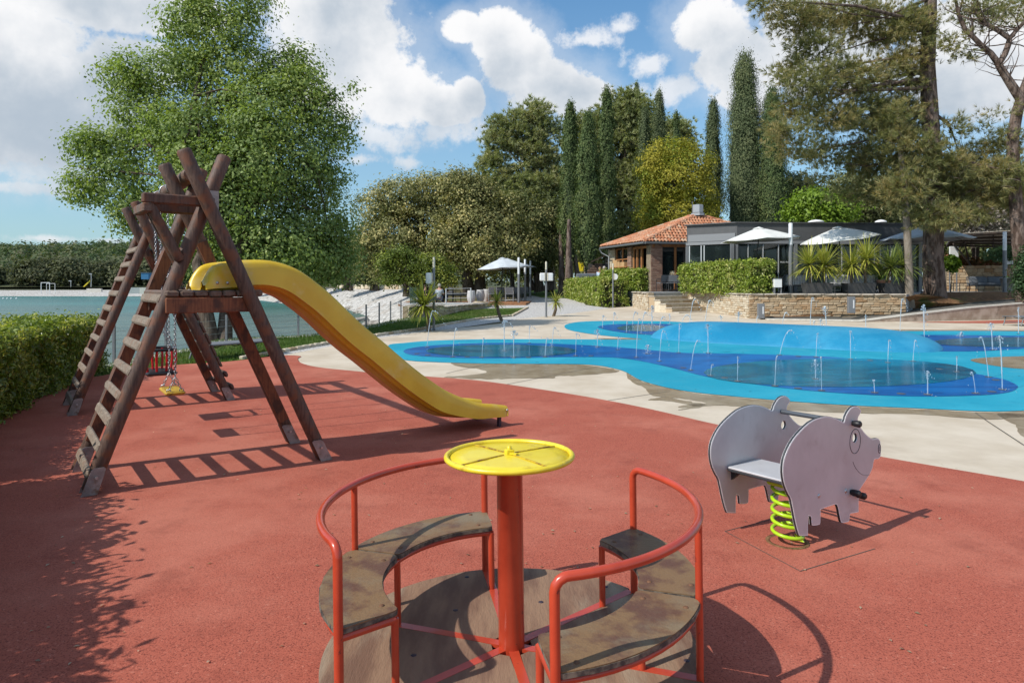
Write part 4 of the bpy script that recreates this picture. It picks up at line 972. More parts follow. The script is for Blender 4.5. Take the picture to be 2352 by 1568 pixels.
LM['olive'] = leaf_mat('scrub leaves', (.11, .125, .045), (.23, .24, .095), (.36, .34, .16), .25, .3)
LM['pine'] = leaf_mat('far pine needles', (.20, .23, .095), (.38, .39, .18), (.48, .44, .22), .3, .5)
LM['bigpine'] = leaf_mat('near pine needles', (.15, .17, .065), (.32, .30, .125), (.42, .32, .14), .3, .6)
LM['hedge'] = leaf_mat('hedge leaves', (.085, .130, .020), (.27, .34, .050), (.58, .56, .15), .34, 2.2, .35, .5)
LM['hedge2'] = leaf_mat('clipped hedge leaves', (.12, .18, .025), (.34, .41, .06), (.58, .56, .20), .3, 2., .4)
LM['far'] = leaf_mat('far wood leaves', (.085, .098, .055), (.15, .155, .085), (.20, .185, .11), .2, .05, .8, .1)
LM['hill'] = leaf_mat('hill wood leaves', (.07, .11, .05), (.125, .165, .08), (.17, .165, .10), .25, .02, .8, .1)
LM['brushy'] = leaf_mat('bare brushwood', (.22, .18, .15), (.34, .29, .25), (.12, .14, .07), .1, .3)

# the big broadleaved tree on the lawn
Yb = 20.3
bb = [(455, 75, 90, 85, .3), (560, 70, 50, 60, 0), (520, 10, 110, 40, .2), (385, 165, 105, 55, -.3), (282, 170, 50, 38, .2), (300, 205, 45, 42, 0), (530, 170, 105, 80, .3), (665, 165, 72, 60, .5), (700, 205, 60, 50, 0), (620, 250, 125, 90, -.5), (742, 270, 55, 68, .2), (345, 280, 105, 70, .2), (205, 340, 48, 40, .3), (260, 345, 80, 55, 0), (450, 320, 140, 100, -.9), (640, 370, 145, 100, -.8), (190, 425, 45, 42, .2), (265, 420, 85, 60, -.2), (330, 490, 80, 55, 0), (470, 450, 120, 90, -.8), (610, 500, 140, 110, -.7), (735, 400, 55, 65, .2), (750, 510, 62, 80, .2), (765, 580, 50, 60, .5), (695, 600, 90, 55, .4), (590, 590, 110, 55, .2), (450, 560, 70, 50, .3), (690, 560, 110, 60, .3), (640, 610, 120, 45, .3), (560, 620, 90, 40, .4), (760, 620, 60, 40, .4), (520, 560, 80, 60, .2), (500, 470, 110, 80, -2.4), (600, 570, 120, 60, -2.4), (450, 400, 90, 70, -2.2), (570, 390, 100, 70, -2.2), (440, 300, 70, 60, -1.8), (600, 300, 90, 60, -1.8), (660, 600, 100, 45, -1.6), (808, 215, 14, 20, .2, .4), (790, 300, 25, 40, .2, .6), (480, 610, 50, 40, .6)]
tb = Gp(497, 781.5)
root = empty('broadleaf_tree', tb, 'tall broad green tree with a forked trunk on the lawn behind the log towers', 'tree')
o, C = crown('crown', blobs_at(Yb, [b[:4]+(b[4]*.7,)+b[5:] for b in bb], .55), 135000, .100, LM['big'], root, per=30, sub=.36, aspect=.62, shell=.40)
mb = MB(); Ct = [tuple(c) for c in C[:600]]
limbs(mb, tb+Vector((-.14, 0, 0)), At(450, 130, Yb-.3), Ct, .19, seed=4, n_t=22, start=.3, rmin=.02)
limbs(mb, tb+Vector((.16, .1, 0)), At(610, 210, Yb), Ct, .17, seed=9, n_t=22, start=.3, rmin=.02)
mb.build('trunk', M['bark'], root)

# holm oaks behind the beach
tree('oak_tree', 'wide olive green oak at the back of the beach, leftmost of the big oaks', 'tree', At(960, 664, 52), blobs_at(50, [(870, 480, 55, 50), (930, 455, 65, 50), (990, 440, 60, 42), (1040, 470, 60, 60), (900, 540, 70, 50), (980, 530, 80, 60), (850, 560, 40, 45), (870, 620, 40, 22), (960, 600, 50, 30), (1050, 560, 60, 50)]), 46000, .19, LM['oak'], .4, per=60, sub=.62, shell=.62, seed=1, trunks=2, group='oaks behind the beach')
tree('oak_tree', 'golden topped oak standing in front of the tall grey green pine', 'tree', At(1090, 664, 50), blobs_at(48, [(1050, 430, 50, 35), (1090, 460, 55, 50), (1100, 530, 70, 60), (1030, 560, 40, 50), (1150, 500, 50, 50), (1120, 590, 60, 35), (1180, 560, 50, 45)]), 40000, .19, LM['oak'], .4, per=60, sub=.62, shell=.62, seed=2, trunks=2, group='oaks behind the beach')
tree('oak_tree', 'darker oak over the patio parasols beside the cypresses', 'tree', At(1240, 664, 52), blobs_at(52, [(1180, 480, 45, 35), (1230, 510, 55, 50), (1190, 550, 50, 45), (1250, 570, 45, 45), (1210, 600, 60, 25), (1270, 490, 25, 40)]), 30000, .20, LM['oak2'], .35, per=26, sub=.62, shell=.5, seed=3, trunks=3, group='oaks behind the beach')
for k, (px, py, rx, ry, Y, lb) in enumerate([(730, 590, 55, 50, 84, 'grey green tree at the beach wall just right of the slide top'), (800, 600, 45, 42, 76, 'small olive tree behind the beach wall under the big oaks'), (660, 600, 60, 45, 100, 'dark tree behind the beach, seen under the big green tree'), (860, 615, 35, 30, 66, 'low bushy tree behind the beach wall left of the patio'), (590, 610, 60, 40, 118, 'shadowy tree on the far beach, seen behind the slide platform')]):
    tree('shore_tree', lb, 'tree', At(px, 664, Y), blobs_at(Y, [(px, py, rx*.7, ry*.6), (px-rx*.5, py+10, rx*.5, ry*.55), (px+rx*.5, py+6, rx*.5, ry*.5), (px, py-ry*.5, rx*.5, ry*.4)]), 7000, .36, LM['oak2'] if k != 1 else LM['oak'], .25, per=22, sub=.8, seed=20+k, trunks=2, group='trees behind the beach wall')
# dark wood behind everything (a mass nobody could count)
wood_b = []
rw_ = random.Random(5)
for k in range(70):
    px = -60+k*38+rw_.uniform(-10, 10)
    if px < 560: continue
    Y = rw_.uniform(88, 120) if px < 1150 else rw_.uniform(72, 92); hgt = rw_.uniform(60, 110) if px < 1150 else rw_.uniform(90, 150)
    if px > 1750: hgt = rw_.uniform(150, 215)
    wood_b.append((px, 655-hgt*.55, 42, hgt*.5, Y-80))
o, C = crown('woodland', blobs_at(80, wood_b), 70000, .55, LM['oak2'], None, per=24, sub=1.1, shell=.6); tag(o, 'dark evergreen wood closing the view behind the cafe and the beach', 'woodland', kind='stuff')

# tall pines
PB = [(1275, 330, 30, 40), (1280, 430, 30, 50), (1160, 300, 45, 25), (1170, 360, 60, 35), (1210, 430, 70, 45), (1160, 500, 60, 35), (1125, 440, 30, 30), (1212, 262, 42, 24), (1180, 275, 35, 22), (1240, 290, 30, 30), (1195, 320, 60, 30), (1150, 340, 32, 20), (1140, 400, 35, 30), (1165, 440, 50, 35), (1225, 350, 40, 30), (1245, 400, 30, 40), (1200, 480, 60, 30), (1130, 470, 25, 30), (1260, 450, 30, 50), (1230, 520, 50, 30)]
tree('pine_tree', 'tall grey green pine with bare pale branches left of the cypresses', 'tree', At(1268, 664, 62), blobs_at(62, PB, .7), 11000, 0, LM['pine'], .38, M['greybark'], At(1212, 262, 62), 'needle', n_t=34, seed=6, length=.42, width=.065, per=13, sub=.75, clump=26, shell=.55)
tree('pine_tree', 'broad tall pine behind the row of cypresses', 'tree', At(1440, 664, 68), blobs_at(68, [(1350, 290, 40, 30), (1400, 270, 40, 35), (1450, 260, 40, 40), (1440, 235, 30, 25), (1475, 300, 45, 45), (1420, 340, 60, 50), (1480, 370, 50, 50), (1340, 340, 40, 50), (1430, 430, 60, 50), (1490, 440, 50, 40), (1360, 420, 40, 60), (1440, 520, 60, 50), (1330, 500, 40, 60)], .7), 15000, 0, LM['pine'], .45, M['bark'], At(1430, 240, 68), 'needle', n_t=26, seed=7, length=.42, width=.078, per=13, sub=.95, clump=16, shell=.35)
tree('pine_tree', 'small dark pine top beside the rightmost of the far cypresses', 'tree', At(1560, 664, 74), blobs_at(74, [(1545, 300, 28, 25), (1565, 330, 22, 30), (1530, 340, 25, 30)], .7), 2200, 0, LM['pine'], .3, M['bark'], At(1550, 290, 74), 'needle', n_t=8, seed=8, length=.5, width=.08, per=12, sub=.9, clump=14)
# cypresses
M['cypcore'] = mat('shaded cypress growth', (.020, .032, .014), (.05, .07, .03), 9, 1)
def cypress(px, ytop, ybot, wpx, Y, lb, n, mt, size=.17, base_y=664):
    size = size*.86
    base = At(px, base_y, Y); base.z = gz(Y)-.02 if Y < 60 else 1.18; root = empty('cypress_tree', base, lb, 'tree', 'cypresses around the cafe')
    zt = At(px, ytop, Y).z; zb = max(base.z+.3, At(px, ybot, Y).z); Rm = wpx/2*Y/F
    n = int(n*1.9); m = max(40, n//30); t = RNG.random(m)**.85; prof_ = np.minimum(1, (t*4.5)**.6)*np.clip((1-t), 0, 1)**.42; prof_ *= (1+.16*np.sin(t*19+px)+RNG.normal(size=m)*.09)
    a = RNG.random(m)*2*np.pi; rad = Rm*prof_*RNG.uniform(.72, 1.14, m); Z = zb+(zt-zb)*(1-(1-t)); 
    C = np.stack([base.x+rad*np.cos(a), base.y+rad*np.sin(a), zb+(zt-zb)*t], 1); D = np.stack([np.cos(a), np.sin(a), np.full(m, .25)], 1)
    k = RNG.integers(0, m, n); P = C[k]+RNG.normal(size=(n, 3))*np.array([.13, .13, .30])*max(.8, Rm); N = D[k]+unit(n)*.5
    V, Q = leaf_quads(P, N, size, .42, upt=.55); npmesh('crown', V, Q, mt, root)['kind'] = 'stuff'
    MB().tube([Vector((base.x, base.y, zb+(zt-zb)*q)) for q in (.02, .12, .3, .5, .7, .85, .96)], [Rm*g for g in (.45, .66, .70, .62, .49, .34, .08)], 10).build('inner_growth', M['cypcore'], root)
    MB().tube([base-Vector((0, 0, .1)), base+Vector((0, 0, (zb-base.z)+.6*(zt-zb)))], [.24, .06], 8).build('trunk', M['greybark'], root); return root
for a in [(1310, 245, 600, 50, 50, 'tall cypress at the left end of the dense cypress group', 11000, LM['cyp']), (1351, 272, 610, 62, 48, 'broadest cypress of the left group, in front of its neighbours', 13000, LM['cyp']), (1394, 210, 600, 46, 51, 'slender pointed cypress on the right of the left group', 10500, LM['cyp']),
          (1463, 192, 420, 26, 76, 'thin cypress tip rising just above the broad pine', 2500, LM['cyp2']), (1480, 250, 520, 42, 60, 'grey green cypress behind the yellow oak, left of a darker one', 7000, LM['cyp2']), (1514, 213, 520, 46, 62, 'dark cypress rising behind the left side of the yellow oak', 7000, LM['cyp2']), (1553, 262, 520, 34, 66, 'short narrow cypress tip above the middle of the yellow oak', 3500, LM['cyp']),
          (1638, 234, 520, 48, 58, 'slim cypress between the yellow oak and the tallest cypress', 7500, LM['cyp2']), (1711, 140, 560, 96, 54, 'tallest and widest cypress, directly behind the grey cafe', 22000, LM['cyp2']), (1773, 215, 560, 78, 53, 'broad cypress partly behind the overhanging pine branches', 15000, LM['cyp'])]: cypress(*a)
tree('oak_tree', 'bright yellow green young oak behind the tiled roof', 'tree', At(1560, 664, 52), blobs_at(52, [(1545, 350, 55, 30), (1510, 385, 45, 40), (1590, 380, 50, 40), (1550, 420, 75, 50), (1500, 450, 35, 40), (1600, 450, 45, 45), (1550, 490, 70, 40), (1500, 500, 40, 30), (1620, 490, 35, 30)]), 36000, .17, LM['yellow'], .35, per=24, sub=.5, shell=.55, seed=11)
# behind the cafe roof and on the right
RB = [('tree', 'bright green bush behind the flat grey roof', 'bush', 1885, [(1870, 470, 50, 30), (1920, 480, 45, 26), (1840, 490, 35, 22), (1885, 505, 70, 20)], 46, 12000, .22, LM['bright'], .12),
      ('scrub_tree', 'pale olive tree just left of the bright bush behind the flat roof', 'tree', 1840, [(1830, 430, 40, 30), (1860, 460, 50, 35), (1820, 480, 30, 30)], 56, 8000, .26, LM['olive'], .2),
      ('scrub_tree', 'olive scrub tree right of the bright bush, behind the thin trunk', 'tree', 1990, [(1960, 430, 60, 40), (2010, 460, 60, 45), (1950, 490, 50, 30), (2050, 440, 50, 40), (2040, 500, 40, 25)], 52, 14000, .25, LM['olive'], .25),
      ('scrub_tree', 'dense dull green tree behind the big pine trunk', 'tree', 2150, [(2110, 430, 50, 45), (2160, 470, 60, 50), (2120, 510, 50, 40), (2200, 420, 50, 50)], 54, 12000, .26, LM['oak2'], .25),
      ('bare_tree', 'tangle of bare grey brush above the pergola', 'tree', 2230, [(2220, 470, 60, 40), (2280, 480, 60, 50), (2190, 500, 40, 30), (2260, 520, 60, 25)], 46, 11000, .18, LM['brushy'], .2),
      ('scrub_tree', 'olive tree at the right edge behind the pergola', 'tree', 2330, [(2320, 420, 50, 50), (2360, 470, 50, 60), (2300, 500, 40, 30), (2400, 430, 60, 60)], 48, 10000, .25, LM['olive'], .25)]
for nm, lb, ct, px, L, Y, n, sz, mt, tr in RB:
    tree('bush' if ct == 'bush' else nm, lb, ct, At(px, 655+.4*F/Y, Y), blobs_at(Y, L), n, sz, mt, tr, per=24, sub=.55, seed=px)
# low red leaved shrubs under the pergola
for k, (px, py, rx, ry, Y, lb) in enumerate([(2190, 603, 45, 16, 42, 'red tinged shrub beyond the glass end of the cafe'), (2262, 615, 28, 20, 41, 'reddish shrub behind the stone wall under the pergola'), (2050, 615, 40, 18, 42, 'low green and red shrubs seen through the cafe glass')]):
    if k == 0: LM['redsh'] = leaf_mat('reddish leaves', (.10, .10, .025), (.26, .075, .045), (.30, .12, .08), .25, 1.5)
    c = At(px, py, Y); root = tree('shrub', lb, 'shrub', (c.x, c.y, TZ), blobs_at(Y, [(px, py, rx, ry), (px+rx*.4, py+4, rx*.7, ry*.8)]), 4500, .13, LM['redsh'], .05, sub=.25, per=20, seed=k)

# little tree over the patio
SB_ = [(895, 600, 22, 18), (925, 583, 20, 12), (898, 640, 22, 9), (955, 610, 24, 14), (985, 598, 22, 12), (1010, 620, 30, 14), (1030, 645, 20, 9), (940, 640, 24, 10), (975, 630, 26, 12)]
tree('patio_tree', 'low spreading yellow green tree beside the people on the patio', 'tree', At(945, 675, 39), blobs_at(39, SB_), 13000, .14, LM['shrub'], .16, per=26, sub=.42, seed=31, trunks=3)

# big pine on the right
Yp = 28.2; pb = At(2148, 686, Yp); root = empty('pine_tree', pb, 'huge old pine with a thick reddish trunk in front of the terrace', 'tree')
PL = [(1775, 10, 50, 30), (1840, 50, 70, 38), (1930, 30, 80, 40), (2020, 60, 90, 50), (1880, 110, 60, 25), (2100, 60, 60, 50), (1815, 165, 35, 30), (1870, 185, 70, 40), (1960, 175, 80, 40), (2060, 170, 60, 55), (1830, 250, 50, 30), (1900, 270, 70, 45), (1980, 260, 70, 55), (2060, 270, 60, 50), (1790, 300, 35, 20), (1830, 345, 50, 24), (1920, 360, 80, 30), (2010, 370, 70, 50), (2100, 350, 50, 60), (1880, 410, 50, 14, 0, .5), (1990, 440, 80, 30), (2080, 440, 60, 40), (2180, 390, 60, 35), (2170, 440, 70, 40), (2240, 370, 60, 40), (2300, 400, 60, 40), (2260, 440, 70, 40), (2330, 450, 40, 50), (2150, 500, 70, 30), (2230, 490, 50, 24), (2180, 300, 45, 30, 0, .5), (2230, 40, 70, 30, 0, .5), (2190, 110, 50, 25, 0, .4), (2300, 330, 50, 30, 0, .5), (2340, 20, 60, 40, 0, .5)]
PL = [(a[0], a[1], a[2], a[3], ((i*37) % 7-3)*.45, a[5] if len(a) > 5 else 1) for i, a in enumerate(PL)]
PBl = blobs_at(Yp-.5, PL, .8)
o, C = needles('crown', PBl, 15500, LM['bigpine'], root, per=15, length=.27, width=.021, shell=.2, sub=.42, clump=7, spread=.62, up=.15)
mb = MB(); tp = [pb-Vector((0, 0, .3)), pb+Vector((0, 0, .25)), At(2143, 600, Yp), At(2145, 480, Yp), At(2143, 380, Yp), At(2136, 260, Yp), At(2130, 150, Yp), At(2135, 60, Yp), At(2140, -60, Yp), At(2150, -160, Yp)]
mb.tube(tp, [.50, .42, .39, .37, .35, .32, .29, .26, .20, .10], 16)
rd = random.Random(3); Cl = [Vector(c) for c in C]
for q in range(60):
    t = Cl[rd.randrange(len(Cl))]; zz = min(13.5, max(4.2, t.z+rd.uniform(-.6, 1.6))); a = Vector((pb.x-.1, pb.y, zz)); 
    mid = a.lerp(t, .5)+Vector((rd.uniform(-.4, .4), rd.uniform(-.5, .5), rd.uniform(-.2, .5))); rr = rd.uniform(.035, .075)
    mb.tube([a, a.lerp(mid, .5), mid, mid.lerp(t, .5)+Vector((0, 0, rd.uniform(-.2, .1))), t], [rr*1.5, rr, rr*.8, rr*.5, rr*.15], 6)
mb.build('trunk', M['pinebark'], root)
tw = MB()
for q in range(520):
    t = Cl[rd.randrange(len(Cl))]; P = [t]; d = Vector((rd.uniform(-1, 1), rd.uniform(-1, 1), rd.uniform(-.6, .5))).normalized()
    for s_ in range(4): d = (d+Vector((rd.uniform(-.5, .5), rd.uniform(-.5, .5), rd.uniform(-.35, .3)))).normalized(); P.append(P[-1]+d*rd.uniform(.12, .25))
    tw.tube(P, [.011, .009, .008, .006, .003], 4, caps=False)
tw.build('twigs', M['greybark'], root)['kind'] = 'stuff'
# thin pale trunk
t2 = At(2089, 695, 26.6); root = empty('pine_tree', t2, 'thin straight pale trunk at the end of the terrace retaining wall', 'tree')
mb = MB(); mb.tube([t2-Vector((0, 0, .2)), t2+Vector((.0, 0, .15)), At(2087, 600, 26.6), At(2082, 500, 26.6), At(2076, 420, 26.6), At(2066, 320, 26.6), At(2060, 240, 26.6)], [.20, .155, .14, .13, .12, .09, .04], 12)
mb.build('trunk', M['greybark'], root); needles('crown', blobs_at(26.6, [(2060, 330, 45, 40), (2080, 400, 40, 30), (2050, 270, 40, 30)]), 900, LM['bigpine'], root, per=14, length=.24, width=.018, sub=.4, clump=7)
# leaning pine at the right edge
Y3 = 27.; t3 = At(2352, 668, Y3); t3.z = 1.15; root = empty('pine_tree', t3, 'leaning forked pine with bare upper limbs at the right edge', 'tree'); mb = MB()
A3 = lambda *L: [At(px, py, Y3+dy) for px, py, dy in [(a[0], a[1], a[2] if len(a) > 2 else 0) for a in L]]
mb.tube([t3-Vector((0, 0, .2))]+A3((2350, 640), (2340, 551), (2330, 422), (2326, 316), (2336, 258), (2352, 205), (2375, 140)), [.30, .27, .25, .23, .21, .20, .16, .12], 12)
mb.tube(A3((2356, 245), (2334, 212), (2315, 183), (2297, 155), (2290, 140)), [.19, .18, .16, .14, .13], 10)
mb.tube(A3((2292, 145), (2275, 122), (2258, 109), (2235, 85), (2216, 67), (2202, 35), (2195, 0), (2185, -40)), [.12, .11, .10, .09, .085, .07, .05, .03], 8)
mb.tube(A3((2294, 148), (2308, 125), (2317, 100), (2318, 88), (2295, 72), (2272, 60), (2244, 35), (2230, 5)), [.12, .115, .11, .10, .09, .08, .06, .03], 8)
mb.tube(A3((2318, 90), (2335, 70), (2352, 52), (2375, 30)), [.09, .08, .07, .05], 8)
rd = random.Random(12); sp_ = A3((2275, 122), (2235, 85), (2202, 35), (2317, 100), (2272, 60), (2244, 35), (2340, 65), (2315, 183), (2297, 155), (2258, 109))
for q in range(70):
    a = sp_[rd.randrange(len(sp_))]; d = Vector((rd.uniform(-1, 1), rd.uniform(-.5, .5), rd.uniform(-.3, .8))).normalized(); P = [a]; L = rd.uniform(.15, .45)
    for s_ in range(5): d = (d+Vector((rd.uniform(-.4, .4), rd.uniform(-.3, .3), rd.uniform(-.3, .4)))).normalized(); P.append(P[-1]+d*L)
    mb.tube(P, [.03, .024, .018, .012, .008, .003], 5)
mb.build('trunk', M['pinebark'], root)
needles('crown', blobs_at(Y3, [(2230, 10, 60, 20), (2330, 15, 60, 25), (2270, 45, 60, 20), (2300, 260, 60, 14), (2345, 350, 30, 40), (2310, 300, 30, 20)]), 700, LM['bigpine'], root, per=13, length=.22, width=.016, sub=.45, clump=5)
# round bush at the right edge
c = At(2352, 628, 25); root = tree('shrub', 'dark round clipped shrub at the right edge beside the rising path', 'shrub', (c.x, c.y, 1.1), blobs_at(25, [(2362, 625, 30, 45), (2355, 660, 26, 22), (2375, 600, 30, 40)]), 9000, .085, leaf_mat('dark shrub leaves', (.015, .04, .012), (.05, .095, .03), None, .2), .05, sub=.16, per=20, shell=.6)

# far shore: single trees along the beach, the wood behind them as one mass
rd = random.Random(8)
FT = [(-40, 44, 30), (16, 40, 20), (72, 60, 44), (120, 66, 40), (165, 64, 40), (210, 52, 34), (252, 58, 38), (290, 50, 30), (322, 54, 34), (352, 60, 34)]
WORDS = ['just outside the left frame edge', 'leftmost small one, standing clear', 'second from the left, wide and rounded', 'behind the left side of the white goal', 'behind and right of the white goal', 'small one in the dip right of the goal', 'bushy one left of the lamp post', 'low one behind the lamp post', 'right of the lamp post', 'seen just left of the far ladder']
for k, (px, hpx, rx) in enumerate(FT):
    Y = 181+rd.uniform(-2, 4); b_ = At(px, 664, Y); b_.z = .5; cy_ = 655-hpx*.52
    tree('shore_oak', 'far shore tree, '+WORDS[k], 'tree', b_, blobs_at(Y, [(px, cy_, rx*.8, hpx*.3), (px-rx*.5, cy_+10, rx*.5, hpx*.25), (px+rx*.5, cy_+8, rx*.5, hpx*.25), (px, cy_-hpx*.18, rx*.6, hpx*.2)]), 3600, .85, LM['far'], .35, group='trees along the far shore', sub=1.6, per=22, seed=k, n_t=6, trunks=2)
for k, (px, hpx, rx, Y, lb) in enumerate([(400, 78, 30, 150, 'green pine on the far shore behind the far ladder'), (440, 105, 34, 146, 'tallest far shore pine, behind the log towers'), (385, 40, 24, 146, 'low pale bush by the far beach wall'), (487, 110, 36, 140, 'far shore pine mostly hidden by the big green tree'), (545, 100, 40, 136, 'far shore tree hidden behind the leafy crown and the slide')]):
    b_ = At(px, 664, Y); b_.z = .5; cy_ = 655-hpx*.5
    tree('shore_pine', lb, 'tree', b_, blobs_at(Y, [(px, cy_, rx*.8, hpx*.3), (px-rx*.4, cy_+18, rx*.6, hpx*.22), (px+rx*.4, cy_+12, rx*.6, hpx*.25), (px+4, cy_-hpx*.26, rx*.55, hpx*.2)]), 4200, .62, leaf_mat('far pine %d' % k, (.055, .085, .028), (.11, .15, .05), None, .2), .35, group='pines on the far shore', sub=1.2, per=22, seed=k+50, n_t=8)
nt = 1500; X_ = np.concatenate([RNG.uniform(-330, -25, nt), RNG.uniform(-200, -60, 260)]); Y_ = np.concatenate([192+RNG.random(nt)**1.4*150, RNG.uniform(187, 200, 260)]); nt = len(X_)
Rt = RNG.uniform(2.4, 4.4, nt); Zc = np.array([hill_z(x, y) for x, y in zip(X_, Y_)])+RNG.uniform(1.4, 3.4, nt); k = np.repeat(np.arange(nt), 72); D = unit(len(k)); D[:, 2] = np.abs(D[:, 2])*1.1-.25; D[:, 1] -= .25; D = nrmz(D)
P = np.stack([X_, Y_, Zc], 1)[k]+D*(Rt[k]*RNG.uniform(.75, 1.08, len(k)))[:, None]*np.array([1, 1, .8]); V, Q = leaf_quads(P, D+unit(len(k))*.55, .95, .8)
o = npmesh('hill_forest', V, Q, LM['hill'], None); tag(o, 'green forest covering the low hills across the bay', 'forest', kind='stuff')

# ------------------------------------------------------------ hedges
def hedge(name, label, pts, width, z0, z1, n, size, mt, sub=.10, aspect=.38, flat_top=True, rough_=.05, core_in=.10, group=None, per=10):
    """clipped hedge along a line of points (centre line)"""
    P = [Vector((p[0], p[1])) for p in pts]; L = [(P[i+1]-P[i]).length for i in range(len(P)-1)]; T = sum(L)
    c0 = Vector((P[0].x, P[0].y, z0)); root = empty(name, c0, label, 'hedge', group)
    m = n//per; s = RNG.random(m)*T; hz_ = z1-z0; areas = np.array([width, hz_, hz_, width*hz_/T, width*hz_/T]); areas /= areas.sum(); face = RNG.choice(5, m, p=areas)
    C = np.zeros((m, 3)); N = np.zeros((m, 3))
    for i in range(m):
        f = face[i]
        si = s[i] if f < 3 else (0 if f == 3 else T-1e-4); k = 0; q = si
        while k < len(L)-1 and q > L[k]: q -= L[k]; k += 1
        d = (P[k+1]-P[k]).normalized(); nn = Vector((d.y, -d.x)); c = P[k]+d*q; w = (RNG.random()-.5)*width; z = z0+RNG.random()*hz_
        bump = rough_*noise.noise(Vector((c.x*1.7, c.y*1.7, z*2)))*2
        if f == 0: C[i] = (c.x+nn.x*w, c.y+nn.y*w, z1+bump); N[i] = (0, 0, 1)
        elif f in (1, 2):
            sg = 1 if f == 1 else -1; off = width/2+bump; C[i] = (c.x+nn.x*off*sg, c.y+nn.y*off*sg, z); N[i] = (nn.x*sg, nn.y*sg, .25)
        else:
            sg = -1 if f == 3 else 1; C[i] = (c.x+nn.x*w+d.x*sg*bump, c.y+nn.y*w+d.y*sg*bump, z); N[i] = (d.x*sg, d.y*sg, .25)
    k = RNG.integers(0, m, n); PT = C[k]+RNG.normal(size=(n, 3))*sub*.6-N[k]*(RNG.random(n)[:, None]**2*.10); V, Q = leaf_quads(PT, N[k]*.7+unit(n)*.95+np.array([0, 0, .25]), size, aspect)
    npmesh('foliage', V, Q, mt, root)['kind'] = 'stuff'
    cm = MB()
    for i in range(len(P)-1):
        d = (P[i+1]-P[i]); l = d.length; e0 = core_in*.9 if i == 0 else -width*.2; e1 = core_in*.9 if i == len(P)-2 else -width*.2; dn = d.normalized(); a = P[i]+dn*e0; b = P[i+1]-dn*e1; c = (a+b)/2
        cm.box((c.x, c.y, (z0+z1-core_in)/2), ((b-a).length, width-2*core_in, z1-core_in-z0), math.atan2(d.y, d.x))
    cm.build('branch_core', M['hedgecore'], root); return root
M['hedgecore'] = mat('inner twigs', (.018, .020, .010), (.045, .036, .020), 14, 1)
hl = [(-7.8, 12.0), (-7.55, 10.8), (-7.15, 9.4), (-6.6, 8.0), (-6.05, 6.6), (-5.15, 5.0)]
hedge('hedge', 'glossy leafy hedge at the left edge of the playground beside the sea', hl, 1.15, 0, .98, 88000, .066, LM['hedge'], .09, .36, per=9, rough_=.07)
hedge('hedge', 'near end of the seaside hedge, only its shadow falls into view', [(-5.05, 4.85), (-4.1, 3.2), (-3.35, 1.6), (-3.15, -.5)], 1.2, 0, 1.15, 44000, .11, LM['hedge'], .12, .36, per=7, rough_=.16)
hedge('hedge', 'large clipped hedge on the terrace right of the steps', [(8.75, 33.6), (10.05, 27.35)], 1.05, TZ, 2.55, 22000, .105, LM['hedge2'], .11, .5)
hedge('hedge', 'clipped hedge on the terrace between the tiled house and the steps', [(5.8, 41.3), (7.35, 37.4)], 1.0, TZ, 2.42, 14000, .12, LM['hedge2'], .12, .5)
hedge('hedge', 'lower clipped hedge standing on the ground left of the terrace wall', [(4.35, 47.0), (5.5, 36.8)], 1.45, .42, 1.95, 24000, .12, LM['hedge2'], .12, .5)
# grass blades on the lawn
gm = leaf_mat('grass blades', (.055, .105, .015), (.12, .19, .035), (.19, .20, .07), .3, .8)
cand = RNG.uniform([-9, 8.5], [1, 33], (150000, 2)); poly = [Vector((p[0], p[1])) for p in lawn]
px_ = np.array([p.x for p in poly]); py_ = np.array([p.y for p in poly]); ins = np.zeros(len(cand), bool); j = len(poly)-1
for i in range(len(poly)):
    cnd = ((py_[i] > cand[:, 1]) != (py_[j] > cand[:, 1])) & (cand[:, 0] < (px_[j]-px_[i])*(cand[:, 1]-py_[i])/(py_[j]-py_[i]+1e-12)+px_[i]); ins ^= cnd; j = i
cand = cand[ins][:60000]; n = len(cand); z = np.where(cand[:, 1] < 8, 0, .016*(cand[:, 1]-8)); P = np.stack([cand[:, 0], cand[:, 1], z], 1); hgt = RNG.uniform(.03, .09, n)[:, None]; l = unit(n)*.4; l[:, 2] = 1; l = nrmz(l); s = nrmz(np.cross(l, unit(n)))*.009
V = np.stack([P-s, P+s, P+l*hgt], 1).reshape(-1, 3); o = npmesh('grass', V, np.arange(n*3).reshape(-1, 3), gm, None); tag(o, 'short grass growing on the lawn along the sea wall', 'grass', kind='stuff')

# spiky cordylines
M['cordtrunk'] = mat('fibrous stem', (.10, .07, .045), (.18, .135, .09), 30, .95, 0, .6, 40)
def cord_mat(name, a, b):
    m, N, p, co = base_mat(name); rnd = N.add('ShaderNodeNewGeometry').outputs['Random Per Island']; N.inp(p, 'Base Color', N.mix(rnd, c4(a), c4(b))); p.inputs['Roughness'].default_value = .4
    tr = N.add('ShaderNodeBsdfTranslucent'); tr.inputs[0].default_value = (.3, .38, .05, 1); mx = N.add('ShaderNodeMixShader'); mx.inputs[0].default_value = .25
    N.l.new(p.outputs[0], mx.inputs[1]); N.l.new(tr.outputs[0], mx.inputs[2]); N.l.new(mx.outputs[0], N.n['Material Output'].inputs[0]); return m
M['blade1'] = cord_mat('yellow green blades', (.20, .25, .03), (.55, .50, .10)); M['blade2'] = cord_mat('grey green blades', (.09, .14, .035), (.28, .33, .08))
